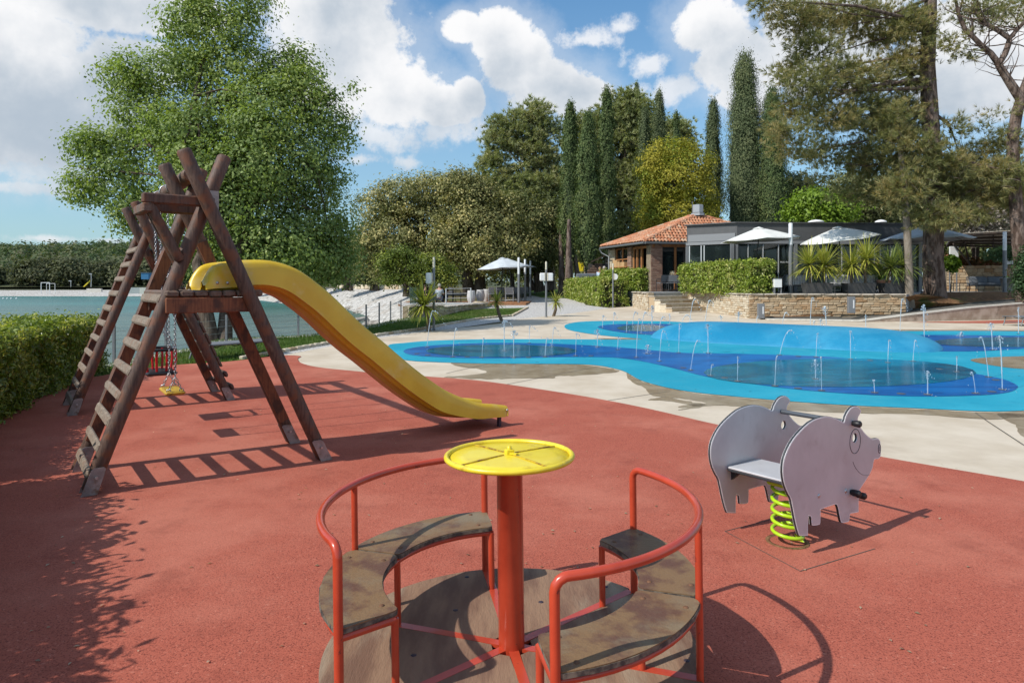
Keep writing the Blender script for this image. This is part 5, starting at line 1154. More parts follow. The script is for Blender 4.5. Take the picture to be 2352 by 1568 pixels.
def blades(mb, c, n, L, w, rd, lo=-.55):
    for q in range(n):
        a = rd.uniform(0, 2*math.pi); e = math.asin(rd.uniform(lo, .99)); d = Vector((math.cos(a)*math.cos(e), math.sin(a)*math.cos(e), math.sin(e))); l = L*rd.uniform(.72, 1.1)
        sd_ = d.cross(Vector((0, 0, 1))); sd_ = sd_.normalized() if sd_.length > .05 else Vector((1, 0, 0)); V = []; p = Vector(c); drp = rd.uniform(.2, .9)
        for s_ in range(5):
            ww = w*(.7, 1, .9, .6, .05)[s_]/2; V += [p-sd_*ww, p+sd_*ww]; d = (d+Vector((0, 0, -drp*.16*s_*math.cos(e)))).normalized(); p = p+d*l/4
        mb._add(V, [(2*i, 2*i+1, 2*i+3, 2*i+2) for i in range(4)], True)
def cordyline(label, base, heads, n, L, w, mt, group, cat='plant', seed=0, trunk_r=.06):
    rd = random.Random(seed); base = Vector(base); root = empty('spiky_plant', base, label, cat, group); tr = MB()
    for h in heads:
        h = Vector(h); mid = base.lerp(h, .5)+Vector((rd.uniform(-.05, .05), 0, 0)); tr.tube([base-Vector((0, 0, .03)), mid, h], [trunk_r*1.15, trunk_r, trunk_r*.8], 10)
    tr.build('stem', M['cordtrunk'], root)
    for h in heads: b_ = MB(); blades(b_, h, n, L, w, rd); b_.build('blades', mt, root)['kind'] = 'stuff'
    return root
for k, (bx, by, hx, hy, rp, n, lb) in enumerate([(985, 760, 974, 702, 66, 190, 'largest yellow green spiky plant, beside the lamp post on the lawn'), (1155, 742, 1140, 693, 36, 110, 'small spiky plant at the right end of the lawn, near the patio'), (1271, 726, 1277, 694, 30, 100, 'small spiky plant in the gravel right of the middle lamp post')]):
    b_ = Gp(bx, by); Y = b_.y; hd = At(hx, hy, Y); heads = [hd]
    cordyline(lb, b_, heads, n if k else 260, rp*Y/F*1.08, .046 if k == 0 else .032, M['blade1'], 'spiky plants along the pool edge', seed=k)
# ------------------------------------------------------------ cafe
M['terracotta'] = stone_mat('terracotta tile', (.40, .145, .070), (.58, .28, .155), (.50, .37, .26))
M['gutter'] = mat('grey gutter', (.17, .18, .185), rough=.45, metal=.3)
M['woodframe'] = mat('orange wood frame', (.30, .125, .045), (.40, .18, .07), 8, .5, stretch=(1, 1, .2))
M['darkwood'] = mat('dark rafter', (.045, .028, .018), rough=.7)
M['anthracite'] = mat('anthracite cladding', (.085, .085, .088), (.10, .10, .102), 2, .55)
M['lightgrey'] = mat('light grey awning', (.22, .225, .235), rough=.5)
M['alu'] = mat('pale aluminium', (.50, .51, .52), rough=.4, metal=.3)
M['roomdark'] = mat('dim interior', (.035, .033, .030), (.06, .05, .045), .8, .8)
M['whitew'] = mat('white paint', (.74, .74, .73), rough=.5)
M['cloth'] = mat('off white canvas', (.62, .62, .585), (.70, .70, .66), 3, .85)
M['clothgrey'] = mat('pale grey canvas', (.46, .49, .51), (.54, .57, .59), 3, .85)
M['pole'] = mat('grey pole', (.20, .205, .215), rough=.4, metal=.2)
M['lampwhite'] = mat('frosted lamp tube', (.66, .67, .68), rough=.4)
M['ivory'] = mat('aged ivory plastic', (.62, .57, .44), rough=.5)
M['cushion'] = mat('grey cushion', (.12, .135, .155), (.15, .165, .185), 6, .9)
M['whitecush'] = mat('white cushion', (.60, .60, .60), rough=.9)
M['frame'] = mat('charcoal frame', (.035, .038, .042), rough=.5)
M['mesh'] = mat('grey textilene', (.15, .16, .175), rough=.8)
M['planter'] = mat('anthracite planter', (.050, .050, .052), (.070, .068, .066), 6, .7)
def glassm(name, tint, fac, rough=.02):
    m, N, p, co = base_mat(name); N.inp(p, 'Base Color', c4(tint)); p.inputs['Roughness'].default_value = rough; p.inputs['Specular IOR Level'].default_value = 1.
    tr = N.add('ShaderNodeBsdfTransparent'); tr.inputs[0].default_value = (.55, .62, .60, 1); mx = N.add('ShaderNodeMixShader'); mx.inputs[0].default_value = fac
    N.l.new(tr.outputs[0], mx.inputs[1]); N.l.new(p.outputs[0], mx.inputs[2]); N.l.new(mx.outputs[0], N.n['Material Output'].inputs[0]); return m
M['glass'] = glassm('window glass', (.02, .028, .03), .55)
M['clearglass'] = glassm('clear greenish glass', (.08, .15, .13), .3)
EZ = 3.95
Lc, Fc_, Rc, Bc = Vector((5.52, 42.4, EZ)), Vector((7.16, 36.8, EZ)), Vector((16.8, 39.6, EZ)), Vector((15.1, 45.2, EZ)); Ap = Vector((11.1, 41.0, 5.80))
house = empty('tiled_cafe', (10.5, 40.5, TZ), 'small old cafe house with a terracotta tiled pyramid roof and brick pillars', 'building')
rf = MB(); cs = [Lc, Fc_, Rc, Bc]
for i in range(4): rf._add([cs[i], cs[(i+1) % 4], Ap], [(0, 1, 2)])
rf._add(cs, [(3, 2, 1, 0)]); roof = rf.build('roof', mat('roof underlay', (.10, .045, .03), rough=.9), house)
# barrel tiles
tv = []; tf = []
for j in range(2):
    for i in range(6): a = math.pi*i/5; r_ = .098 if j == 0 else .082; tv.append((-math.cos(a)*r_, j*.40, math.sin(a)*r_*.8+(.022 if j == 0 else 0)))
for j in range(2):
    for i in range(6): a = math.pi*i/5; r_ = (.098 if j == 0 else .082)-.014; tv.append((-math.cos(a)*r_, j*.40, math.sin(a)*r_*.8+(.022 if j == 0 else 0)))
tf = [(i, i+1, 7+i, 6+i) for i in range(5)]+[(12+i, 18+i, 19+i, 13+i) for i in range(5)]+[(i, 12+i, 13+i, i+1) for i in range(5)]
tile_me = raw_mesh('roof_tile', tv, tf, True); tile_me.materials.append(M['terracotta'])
rest = MB(); tiles = []
for E0, E1 in ((Fc_, Rc), (Lc, Fc_), (Rc, Bc)):
    ux = (E1-E0).normalized(); nn = ux.cross(Ap-E0).normalized()
    if nn.z < 0: nn = -nn
    uy = nn.cross(ux).normalized(); H_ = (Ap-E0).dot(uy); au = (Ap-E0).dot(ux); W_ = (E1-E0).length; rot = Matrix((ux, uy, nn)).transposed().to_4x4()
    nrow = int(H_/.33)
    for r_ in range(nrow):
        v = -.06+r_*.33; f = max(0, v)/H_; u0, u1 = f*au, W_-f*(W_-au); n_ = int((u1-u0)/.205)
        for q in range(n_+1):
            u = u0+(q+.5)*(u1-u0)/(n_+1); p = E0+ux*(u+random.uniform(-.006, .006))+uy*(v+random.uniform(-.012, .012))+nn*(.035)
            M4 = Matrix.Translation(p)@rot@Matrix.Rotation(random.uniform(-.03, .03), 4, 'Z'); px = CX+F*p.x/p.y; tiles.append((not (px < 1625 and p.y < 42.5), p.length, M4))
tiles.sort(key=lambda t: (t[0], t[1]))
for k, (fl_, _, M4) in enumerate(tiles):
    if k < 300:
        o = bpy.data.objects.new('roof_tile', tile_me); COL.objects.link(o); o.parent = house; o.matrix_local = Matrix.Translation(-ORG[house.name])@M4
    else: rest._add([M4@Vector(v) for v in tv], tf, True)
rest.build('tile_courses', M['terracotta'], house)['kind'] = 'stuff'
rid = MB()
for E in (Lc, Fc_, Rc):
    d = (Ap-E); n_ = int(d.length/.38); 
    for q in range(n_):
        a = E+d*(q/n_)+Vector((0, 0, .05)); b = E+d*((q+1.1)/n_)+Vector((0, 0, .065)); rid.tube([a, b], [.12, .105], 8)
rid.build('hip_tiles', M['terracotta'], house)['kind'] = 'stuff'
g = MB(); dn = Vector((0, 0, -.06))
for a, b in ((Lc, Fc_), (Fc_, Rc)):
    out_ = (b-a).normalized().cross(Vector((0, 0, 1))); g.tube([a+out_*.05+dn, b+out_*.05+dn], .065, 8)
g.tube([Lc+Vector((-.1, 0, -.08)), Lc+Vector((.05, .0, -.35)), Vector((5.95, 41.9, 3.35)), Vector((5.95, 41.9, TZ))], .05, 8); g.build('gutter', M['gutter'], house)
# facades
Fp = Vector((7.62, 37.2, 0)); dL = (Lc-Fc_); dL.z = 0; dL.normalize(); dR = (Rc-Fc_); dR.z = 0; dR.normalize()
nL = Vector((-dL.y, dL.x, 0)); nL = nL if nL.x < 0 else -nL; nR = Vector((dR.y, -dR.x, 0))
def s_on(px, d): k = (px-CX)/F; return (Fp.x-k*Fp.y)/(k*d.y-d.x)
def panel(name, d, nrm, p0, p1, z0, z1, th, mt, off=0, bev=0, par=None):
    a, b = sorted((s_on(p0, d), s_on(p1, d))); c = Fp+d*((a+b)/2)+nrm*(off-th/2)+Vector((0, 0, (z0+z1)/2)); return MB().box(c, (b-a, th, z1-z0), math.atan2(d.y, d.x), bev=bev).build(name, mt, par or house)
def brick_fill(name, d, nrm, p0, p1, z0, z1, mt, h=.062, l=.24, off=0.015):
    a, b = sorted((s_on(p0, d), s_on(p1, d))); mb = MB(); z = z0; r = 0; rz = math.atan2(d.y, d.x)
    while z < z1-.02:
        t = a-(l/2 if r % 2 else 0)
        while t < b:
            t0, t1 = max(a, t), min(b, t+l)
            if t1-t0 > .04: mb.box(Fp+d*((t0+t1)/2)+nrm*(off+random.uniform(-.006, .006))+Vector((0, 0, z+h/2)), (t1-t0-.012, .05, h-.012), rz)
            t += l
        z += h; r += 1
    mb.build(name, mt, house)['kind'] = 'stuff'
WT = 3.82
panel('wall', dL, nL, 1398, 1413, TZ, WT, .3, M['mortar']); brick_fill('stone_courses', dL, nL, 1398, 1413, TZ, WT, M['stone'], .13, .34)
panel('wall', dL, nL, 1413, 1443, TZ, 2.70, .3, M['mortar']); brick_fill('stone_courses', dL, nL, 1413, 1443, TZ, 2.66, M['stone'], .13, .34)
panel('wall', dL, nL, 1443, 1452, TZ, WT, .34, M['mortar'], .03); brick_fill('brick_courses', dL, nL, 1443, 1452, TZ, WT, M['brick'], off=.045)
wf = panel('window', dL, nL, 1413, 1443, 2.74, 3.74, .04, M['glass'], -.12)
for p_ in (1413.4, 1427.5, 1442.4): panel('window_frame', dL, nL, p_-.9, p_+.9, 2.72, 3.78, .09, M['woodframe'], -.06)
for z_ in (2.70, 3.12, 3.74): panel('window_frame', dL, nL, 1413, 1443, z_, z_+.07, .08, M['woodframe'], -.05)
panel('sill', dL, nL, 1411, 1446, 2.64, 2.70, .36, M['woodframe'], .22)
for p0, p1, z_ in ((1414, 1424, .40), (1424.5, 1429, .30), (1429.5, 1433, .24), (1433.5, 1441, .27)):
    c0_, c1_ = sorted((s_on(p0, dL), s_on(p1, dL))); c = Fp+dL*((c0_+c1_)/2)+nL*.10+Vector((0, 0, 2.70+z_/2)); o = MB().box(c, (c1_-c0_-.03, .2, z_), math.atan2(dL.y, dL.x)).build('box', mat('light box wood', (.50, .31, .15), rough=.7) if 'boxw' not in M else M['boxw'], origin=c)
    M.setdefault('boxw', o.data.materials[0]); tag(o, {1414: 'tall pale wooden box at the left end of the cafe window sill', 1424.5: 'upright pale box second from the left on the cafe window sill', 1429.5: 'small pale box third from the left on the window sill', 1433.5: 'wide low pale box at the right end of the window sill'}[p0], 'box', 'pale boxes on the cafe window sill')
for p_ in (1454, 1462, 1472, 1491): panel('door_post', dL, nL, p_-1.3, p_+1.3, TZ, WT, .1, M['woodframe'], -.02)
for a_, b_ in ((1455.5, 1460.5), (1463.5, 1470.5), (1492.5, 1496.5)): panel('door_glass', dL, nL, a_, b_, TZ+.1, WT-.1, .02, M['glass'], -.1)
panel('lintel', dL, nL, 1452, 1499, WT-.16, WT, .12, M['woodframe'], -.02)
sp = s_on(1521, dR); pc = Fp+dR*(sp/2-.05)
panel('wall', dR, nR, 1494.5, 1521, TZ, WT, .5, M['mortar']); brick_fill('brick_courses', dR, nR, 1494.5, 1521, TZ, WT, M['brick'], off=.012)
brick_fill('brick_courses', dL, nL, 1497.5, 1490.6+4, TZ, WT, M['brick'], off=.03)
for p_ in (1552, 1595, 1640): panel('door_post', dR, nR, p_-2.2, p_+2.2, TZ, WT, .1, M['woodframe'], -.02)
for a_, b_ in ((1521, 1550), (1554, 1593), (1597, 1638)): panel('window_glass', dR, nR, a_, b_, TZ+.12, WT-.08, .02, M['glass'], -.08)
panel('lintel', dR, nR, 1521, 1640, WT-.12, WT+.04, .14, M['woodframe'], .0)
panel('lintel', dR, nR, 1521, 1640, TZ, TZ+.12, .14, M['darkwood'], .0)
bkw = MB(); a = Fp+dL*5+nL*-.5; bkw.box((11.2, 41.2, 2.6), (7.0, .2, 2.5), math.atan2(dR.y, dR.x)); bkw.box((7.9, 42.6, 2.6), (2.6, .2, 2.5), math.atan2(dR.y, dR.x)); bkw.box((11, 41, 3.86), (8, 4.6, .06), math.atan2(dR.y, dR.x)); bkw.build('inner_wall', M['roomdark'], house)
for q in range(9):
    s = .3+q*.6; c = Fp+dL*s+nL*.22+Vector((0, 0, WT+.02)); MB().box(c, (.08, .5, .1), math.atan2(dL.y, dL.x)).build('rafter_end', M['darkwood'], house)
vt = empty('roof_vent', Ap+Vector((-.02, -.1, .1)), 'octagonal white ventilation box on the peak of the tiled roof', 'vent')
va = Ap+Vector((.02, -.15, 0)); MB().lathe(va, [(.40, -.05), (.40, .10), (.33, .10), (.33, .58), (.30, .60)], 8, sm=False).build('housing', mat('galvanised vent', (.42, .44, .46), rough=.45, metal=.3), vt)
MB().lathe(va, [(.36, .09), (.36, .13)], 8, sm=False).build('collar', M['darkwood'], vt)
for px, y0, y1, lb in ((1590, 462, 500, 'thin tall antenna rod left of the roof vent'), (1581, 508, 520, 'short rod on the tiled roof left of the vent')):
    a, b = At(px, y1, 40.8), At(px, y0, 40.8); tag(MB().cyl(a, b, .014, 6).build('antenna', M['pole'], origin=a), lb, 'antenna')
# grey flat roofed extension
ext = empty('flat_roof_cafe', (14, 32, TZ), 'modern anthracite flat roofed cafe extension with tall glass walls', 'building')
P0, P1, P2 = Vector((8.5, 33.2, 0)), Vector((10.45, 31.7, 0)), Vector((19.5, 32.3, 0)); P3 = Vector((20.0, 38.2, 0)); P4 = Vector((10.9, 38.2, 0))
ring_ = [P0, P1, P2, P3, P4]
for k in range(5):
    if k in (3,): continue
    a, b = ring_[k], ring_[(k+1) % 5]; d = (b-a).normalized(); nn = Vector((d.y, -d.x, 0)); rz = math.atan2(d.y, d.x); L = (b-a).length; c = (a+b)/2
    MB().box(c-nn*.06+Vector((0, 0, 4.08)), (L-.005, .12, .80), rz).build('fascia', M['anthracite'], ext)
    MB().box(c-nn*.02+Vector((0, 0, 3.60)), (L-.13, .16, .14), rz).build('awning_box', M['lightgrey'], ext)
cap_ = sum(ring_, Vector())/5
MB().prism([p+(p-cap_).normalized()*.14+Vector((0, 0, 4.484)) for p in ring_], (0, 0, .05)).build('roof', M['anthracite'], ext)
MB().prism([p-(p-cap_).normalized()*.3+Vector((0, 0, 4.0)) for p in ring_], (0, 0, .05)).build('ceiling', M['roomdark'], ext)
dp = (P1-P0).normalized(); npn = Vector((dp.y, -dp.x, 0)); MB().box((P0+P1)/2+npn*.02+Vector((0, 0, 3.86)), (2.3, .03, .34), math.atan2(dp.y, dp.x)).build('sign_panel', M['lightgrey'], ext)
def onfront(px, a=P1, b=P2): k = (px-CX)/F; d = b-a; t = (a.x-k*a.y)/(k*d.y-d.x); return a+d*t
for px in (1682, 1827, 1972, 2113): c = onfront(px); MB().box(c+Vector((0, .02, (TZ+3.55)/2)), (.15, .15, 3.55-TZ)).build('column', M['pole'], ext)
for px in (1718.6, 1753, 1788.5, 1864, 1898.6, 1934, 2009, 2022, 2045, 2079): c = onfront(px); MB().box(c+Vector((0, .03, (TZ+3.5)/2)), (.035, .05, 3.5-TZ)).build('mullion', M['alu'], ext)
for a_, b_ in ((1684, 1718), (1719.5, 1752), (1754, 1787.5), (1789.5, 1825), (1829, 1863), (1865, 1898), (1899.5, 1933), (1935, 1970), (1974, 2008), (2023, 2044), (2046, 2078), (2080, 2111)):
    a, b = onfront(a_), onfront(b_); MB().box((a+b)/2+Vector((0, .06, (TZ+3.52)/2)), ((b-a).length, .015, 3.5-TZ), math.atan2((b-a).y, (b-a).x)).build('glass_pane', M['glass'], ext)
MB().box((P0+P1)/2+Vector((0, .0, (TZ+3.5)/2)), ((P1-P0).length-.2, .015, 3.45-TZ), math.atan2(dp.y, dp.x)).build('glass_pane', M['glass'], ext)
for t in (.06, .30, .36, .93): MB().box(P0.lerp(P1, t)+Vector((0, 0, (TZ+3.5)/2)), (.05, .06, 3.5-TZ), math.atan2(dp.y, dp.x)).build('mullion', M['alu'], ext)
for t in (.0, 1.0): MB().box(P0.lerp(P1, t*.98+.01)+Vector((0, .02, (TZ+3.5)/2)), (.12, .12, 3.5-TZ)).build('column', M['pole'], ext)
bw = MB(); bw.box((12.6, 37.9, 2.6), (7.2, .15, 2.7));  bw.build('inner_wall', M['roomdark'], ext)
sl_ = MB()
for k in range(9): sl_.box((15.2, 36.6, 2.3+k*.13), (1.9, .06, .06))
sl_.build('shutter_slats', M['lightgrey'], ext)['kind'] = 'stuff'
for k, (px, w_) in enumerate(((1739, 1), (1770.6, 1), (1806, 1), (1660, 1))):
    cu = bpy.data.curves.new('lettering', 'FONT'); cu.body = 'MOL PICIO'; cu.size = .115; cu.extrude = .001; cu.align_x = 'CENTER'; to = bpy.data.objects.new('lettering_tmp', cu); COL.objects.link(to)
    bpy.context.view_layer.update(); me = bpy.data.meshes.new_from_object(to.evaluated_get(bpy.context.evaluated_depsgraph_get())); bpy.data.objects.remove(to)
    c = onfront(px) if px > 1682 else P0.lerp(P1, .7); me.materials.clear(); me.materials.append(M['whitew']); o = bpy.data.objects.new('lettering', me); COL.objects.link(o); o.parent = ext
    dd = (P2-P1) if px > 1682 else (P1-P0); o.location = c+Vector((0, .035, H+(655-603)*31.3/F))-ORG[ext.name]; o.rotation_euler = (R(90), 0, math.atan2(dd.y, dd.x))
for px, r_ in ((1874, .22), (2023, .16)):
    MB().lathe(At(px, 510.5, 34), [(r_*1.7, 0), (r_*1.6, .05), (r_, .10), (.02, .13)], 14).build('skylight', M['whitew'], ext)

# ------------------------------------------------------------ parasols, poles, lamps
def parasol(label, apex, rx, drop, base, n, cl, poleb, yaw=0, tilt=0, tdir=0, group=None, pole_top=None):
    """apex: top point, rx: canopy radius, drop: height of canopy, base: foot of the pole"""
    apex, base = Vector(apex), Vector(base); root = empty('parasol', base, label, 'parasol', group); rot = Matrix.Rotation(tilt, 3, Vector((math.sin(tdir), -math.cos(tdir), 0)))
    V = [apex]; Q = []; rows = 5; seg = n*4; hem = []
    for i in range(1, rows+1):
        f = i/rows
        for k in range(seg):
            a = 2*math.pi*k/seg+yaw; sc = abs(((k % 4)/4)-.0); edge = 1-.075*math.sin(math.pi*(k % 4)/4); sag = -.05*math.sin(math.pi*(k % 4)/4)*f*rx/1.7
            r = rx*f*edge; z = -drop*(f**1.12)+sag*0-.0; V.append(apex+rot@Vector((r*math.cos(a), r*math.sin(a), z+sag)))
    Fq = [(0, 1+k, 1+(k+1) % seg) for k in range(seg)]
    for i in range(rows-1):
        for k in range(seg): j = (k+1) % seg; a = 1+i*seg; Fq.append((a+k, a+seg+k, a+seg+j, a+j))
    mb = MB(); mb._add(V, Fq, True); cn = mb.build('canopy', cl, root)
    so = cn.modifiers.new('thickness', 'SOLIDIFY'); so.thickness = .008
    cp = MB(); cp.lathe(apex+Vector((0, 0, .01)), [(rx*.16, -drop*.13), (rx*.12, -drop*.06), (.02, .03)], n); cp.build('vent_cap', cl, root)
    hub = apex+rot@Vector((0, 0, -drop*.62)); rb = MB()
    for k in range(n):
        a = 2*math.pi*k/n+yaw; pts = [apex+rot@Vector((rx*f*math.cos(a), rx*f*math.sin(a), -drop*(f**1.12)-.022)) for f in (.03, .35, .7, .985)]; rb = MB(); rb.tube(pts, .010, 5); m_ = apex+rot@Vector((rx*.5*math.cos(a), rx*.5*math.sin(a), -drop*.5**1.12-.03)); rb.tube([hub, m_], .008, 5); rb.build('rib', M['frame'], root)
    MB().tube([base, base.lerp(apex, .45), hub, apex], .024, 8).build('pole', poleb, root)
    MB().lathe(base, [(.26, 0), (.26, .05), (.05, .07), (.04, .25)], 16).build('base', M['frame'], root); return root
def T(px, Y, z=TZ): return Vector(((px-CX)*Y/F, Y, z))
parasol('off white parasol in front of the grey cafe, nearest the tall hedge', At(1743, 523, 29.5), 1.72, .52, T(1729, 29.5), 6, M['cloth'], M['frame'], .35, R(3), 0, group='parasols on the terrace')
parasol('tilted off white parasol above the planters, middle of the terrace', At(1925, 521.8, 29.5), 1.72, .50, T(1934, 29.5), 6, M['cloth'], M['frame'], .1, R(9), R(20), group='parasols on the terrace')
parasol('grey looking parasol half hidden behind the thick pine trunk', At(2128, 518, 30.55), 1.88, .60, T(2130, 30.55), 8, M['clothgrey'], M['frame'], .2, group='parasols on the terrace')
for k, (px, Y, lb) in enumerate([(1152, 42, 'front parasol over the patio tables'), (1163, 45, 'middle parasol of the row over the patio tables'), (1176, 48.5, 'rearmost parasol over the patio, largely hidden')]):
    parasol(lb, At(px+2, 592.4+k*2, Y), 1.75, .62, T(px, Y, .62), 6, M['clothgrey'], M['frame'], .5, R(4), 0, group='parasols on the patio')
def tube_lamp(label, base, top_z, r, white, group):
    base = Vector(base); root = empty('pole_lamp', base, label, 'lamp', group); h = top_z-base.z; MB().cyl(base, base+Vector((0, 0, h-white)), r, 12).build('pole', M['pole'], root)
    MB().tube([base+Vector((0, 0, h-white)), base+Vector((0, 0, h-.03)), base+Vector((0, 0, h))], [r*.97, r*.97, r*.7], 12).build('lamp_tube', M['lampwhite'], root); MB().lathe(base, [(r*1.6, 0), (r*1.6, .012), (r, .02)], 12).build('foot_plate', M['pole'], root); return root
for k, (px, Y, z0, z1, lb) in enumerate([(1191.4, 38.8, .58, 3.18, 'nearest tube lamp post at the right side of the patio deck'), (1206, 43.4, .62, 3.25, 'second tube lamp post along the patio deck'), (1217.7, 47.4, .66, 3.3, 'third tube lamp post along the patio deck'), (1228, 53, .70, 3.38, 'farthest tube lamp post along the patio deck'),
        (1613.6, 35.0, TZ, 4.15, 'tube lamp post behind the tall hedge beside the steps'), (1816, 28.2, TZ, 4.17, 'tube lamp post beside the first parasol of the terrace'), (2307.7, 32.8, TZ, 4.17, 'tube lamp post in front of the pergola')]):
    tube_lamp(lb, T(px, Y, z0), z1, .085 if px > 1500 else .068, .95 if px < 1500 else .9, 'tube lamp posts')
def slim_lamp(label, px, py, ytop, boxes, k):
    b = Gp(px, py); top = At(px, ytop, b.y).z; root = empty('slim_lamp', b, label, 'lamp', 'slim lamp posts with speakers'); r = .040
    MB().cyl(b, Vector((b.x, b.y, top-.33)), r, 12).build('pole', M['pole'], root); MB().tube([Vector((b.x, b.y, top-.33)), Vector((b.x, b.y, top-.03)), Vector((b.x, b.y, top))], [r*.95, r*.95, r*.6], 12).build('lamp_tube', M['ivory'], root); MB().lathe(b, [(.07, 0), (.07, .012), (.04, .02)], 10).build('foot_plate', M['pole'], root)
    for (side, yc, w, hh, lb2) in boxes:
        c = At(px, yc, b.y); c.x += side*(r+w/2); sp_ = empty('speaker', c, lb2, 'speaker', 'white outdoor speakers on the slim lamp posts')
        prof = [(0, -hh/2), (0, hh/2)]; P = [Vector((side*w*.5, -.0, 0))]
        pts = [c+Vector((-side*w/2, -.07, 0))]; n_ = 8
        outl_ = [(-w/2, -hh/2), (-w/2, hh/2)]+[(-w/2+w*math.sin(math.pi*i/n_)**.6, hh/2*math.cos(math.pi*i/n_)) for i in range(1, n_)]
        mb = MB()
        if k < 2: mb.box(c, (w, .2, hh), bev=.03)
        else: mb.prism([c+Vector((side*a, -.09, z)) for a, z in outl_], (0, .18, 0))
        mb.build('housing', M['whitew'], sp_)
        mb = MB(); mb.box(c+Vector((-side*w*.42, 0, 0)), (w*.22, .2, hh*1.02), bev=.01); mb.build('bracket', M['ivory'], sp_)
slim_lamp('tallest slim lamp post, at the pool edge beside the large spiky plant', 996.5, 758, 590, [(-1, 639.5, .20, .35, 'white speaker box on the left side of the nearest slim lamp post')], 0)
slim_lamp('middle slim lamp post, in the white gravel', 1254.5, 728, 600.5, [(-1, 636, .22, .32, 'left speaker of the pair on the middle slim lamp post'), (1, 636, .24, .32, 'right yellowed speaker of the pair on the middle lamp post')], 1)
slim_lamp('farthest slim lamp post, in front of the low hedge', 1408, 706, 605, [(1, 635.5, .20, .33, 'speaker on the farthest slim lamp post before the low hedge')], 2)
for k, (px, py0, py1, Y, w, lb) in enumerate([(1747.5, 697, 731, 26.2, .25, 'grey bollard light at the left corner of the long stone wall'), (1955, 681, 719, 25.7, .26, 'grey bollard light in front of the middle of the long stone wall')]):
    b = Vector(((px-CX)*Y/F, Y, H-(py1-655)*Y/F)); h = (py1-py0)*Y/F; root = empty('bollard_light', b, lb, 'bollard light', 'bollard lights by the stone wall'); MB().box(b+Vector((0, 0, h/2)), (w, .14, h), bev=.008).build('post', M['pole'], root); MB().box(b+Vector((.06, -.072, h*.55)), (.045, .01, h*.5)).build('lens', M['lampwhite'], root)

# ------------------------------------------------------------ chairs, tables, sofas
def chair_proto(light=False):
    root = empty('terrace_chair', (0, 0, 0)); fm = M['alu'] if light else M['frame']
    for sx in (-1, 1):
        MB().tube([(sx*.24, -.22, 0), (sx*.24, -.21, .44), (sx*.24, -.21, .64), (sx*.24, .16, .66)], .013, 6).build('front_leg', fm, root); MB().tube([(sx*.23, .25, 0), (sx*.235, .20, .44), (sx*.235, .27, .86)], .013, 6).build('rear_leg', fm, root)
    MB().box((0, 0, .445), (.47, .44, .03), bev=.01).build('seat', M['mesh'], root); rot = Matrix.Rotation(R(-9), 3, 'X'); MB().box((0, .24, .68), (.46, .02, .36), M=rot, bev=.008).build('backrest', M['mesh'], root)
    if light: MB().box((0, -.01, .475), (.44, .42, .035), bev=.014).build('cushion', M['whitecush'], root)
    return root
CH = {False: chair_proto(False), True: chair_proto(True)}; used = {False: False, True: False}
def chair(x, y, z, rz, label, group, light=False):
    c = CH[light] if not used[light] else copy_tree(CH[light]); used[light] = True; c.location = (x, y, z); c.rotation_euler = (0, 0, rz); tag(c, label, 'chair', group); return c
def table(x, y, z, w, d, label, group, rz=0, h=.74, top=None):
    root = empty('terrace_table', (x, y, z), label, 'table', group); rot = rz; MB().box((x, y, z+h-.015), (w, d, .03), rot, bev=.006).build('tabletop', top or M['mesh'], root); MB().cyl((x, y, z+.03), (x, y, z+h-.03), .03, 8).build('leg', M['frame'], root)
    mb = MB(); mb.box((x, y, z+.02), (w*.75, .06, .03), rot+.78); mb.box((x, y, z+.024), (w*.75, .06, .03), rot-.78); mb.build('foot', M['frame'], root); return root
PZ = .62; gP = 'chairs around the patio tables'; gT = 'tables on the patio deck'
for px, Y, rz, lb, li in [(1131.5, 41, 3.2, 'grey patio chair between the white urns and the near chair', True), (1170, 41, 3.1, 'nearest patio chair with a white cushion, its back towards the pool', True), (1150, 42.9, .1, 'patio chair on the far side of the front table', False), (1188, 43.0, .2, 'patio chair behind the nearest tube lamp post', False), (1200, 45, 3.0, 'patio chair between the first two tube lamps', False), (1178, 46, 3.2, 'patio chair by the middle table', False), (1209, 47.5, .3, 'patio chair between the second and third tube lamps', False), (1190, 48.6, 0, 'rearmost patio chair by the third table', False), (1050, 40, 1.6, 'chair at the railing beside the seated people', False), (1035, 41.5, 2.9, 'chair behind the railing on the patio', False)]:
    chair((px-CX)*Y/F, Y, PZ, rz, lb, gP, li)
for px, Y, lb in [(1152, 41.95, 'patio table under the front parasol'), (1188, 44, 'patio table between the lamp posts and the middle parasol'), (1200, 46.4, 'patio table near the second tube lamp'), (1184, 48, 'rear patio table at the far end of the deck'), (1040, 40.3, 'patio table behind the railing'), (1003, 38.6, 'patio table where the people sit')]: table((px-CX)*Y/F, Y, PZ, .8, .8, lb, gT)
gC = 'chairs near the terrace steps'
for px, Y, rz, lb in [(1543, 35.6, 3.14, 'dark chair at the top of the steps between the two hedges, seen from behind'), (1522, 36.1, 3.5, 'dark chair half hidden by the left hedge at the top of the steps'), (1560, 37.4, .2, 'dark chair behind the table at the top of the steps')]: chair((px-CX)*Y/F, Y, TZ, rz, lb, gC, False)
tt = table((1541-CX)*36.5/F, 36.5, TZ, .8, .8, 'small wooden topped table at the head of the steps', 'tables near the terrace steps', top=M['woodframe'])
vx = Vector(((1545-CX)*36.4/F, 36.4, TZ+.74)); root = empty('flower_vase', vx, 'small vase of pale flowers on the table at the steps', 'vase'); MB().lathe(vx, [(.035, 0), (.045, .05), (.03, .12)], 10).build('vase', M['whitew'], root)
V, Q = leaf_quads(np.array(vx)+np.array([0, 0, .2])+RNG.normal(size=(160, 3))*.055, unit(160), .05, .6); npmesh('flowers', V, Q, leaf_mat('pale petals', (.45, .40, .33), (.70, .66, .62)), root)['kind'] = 'stuff'
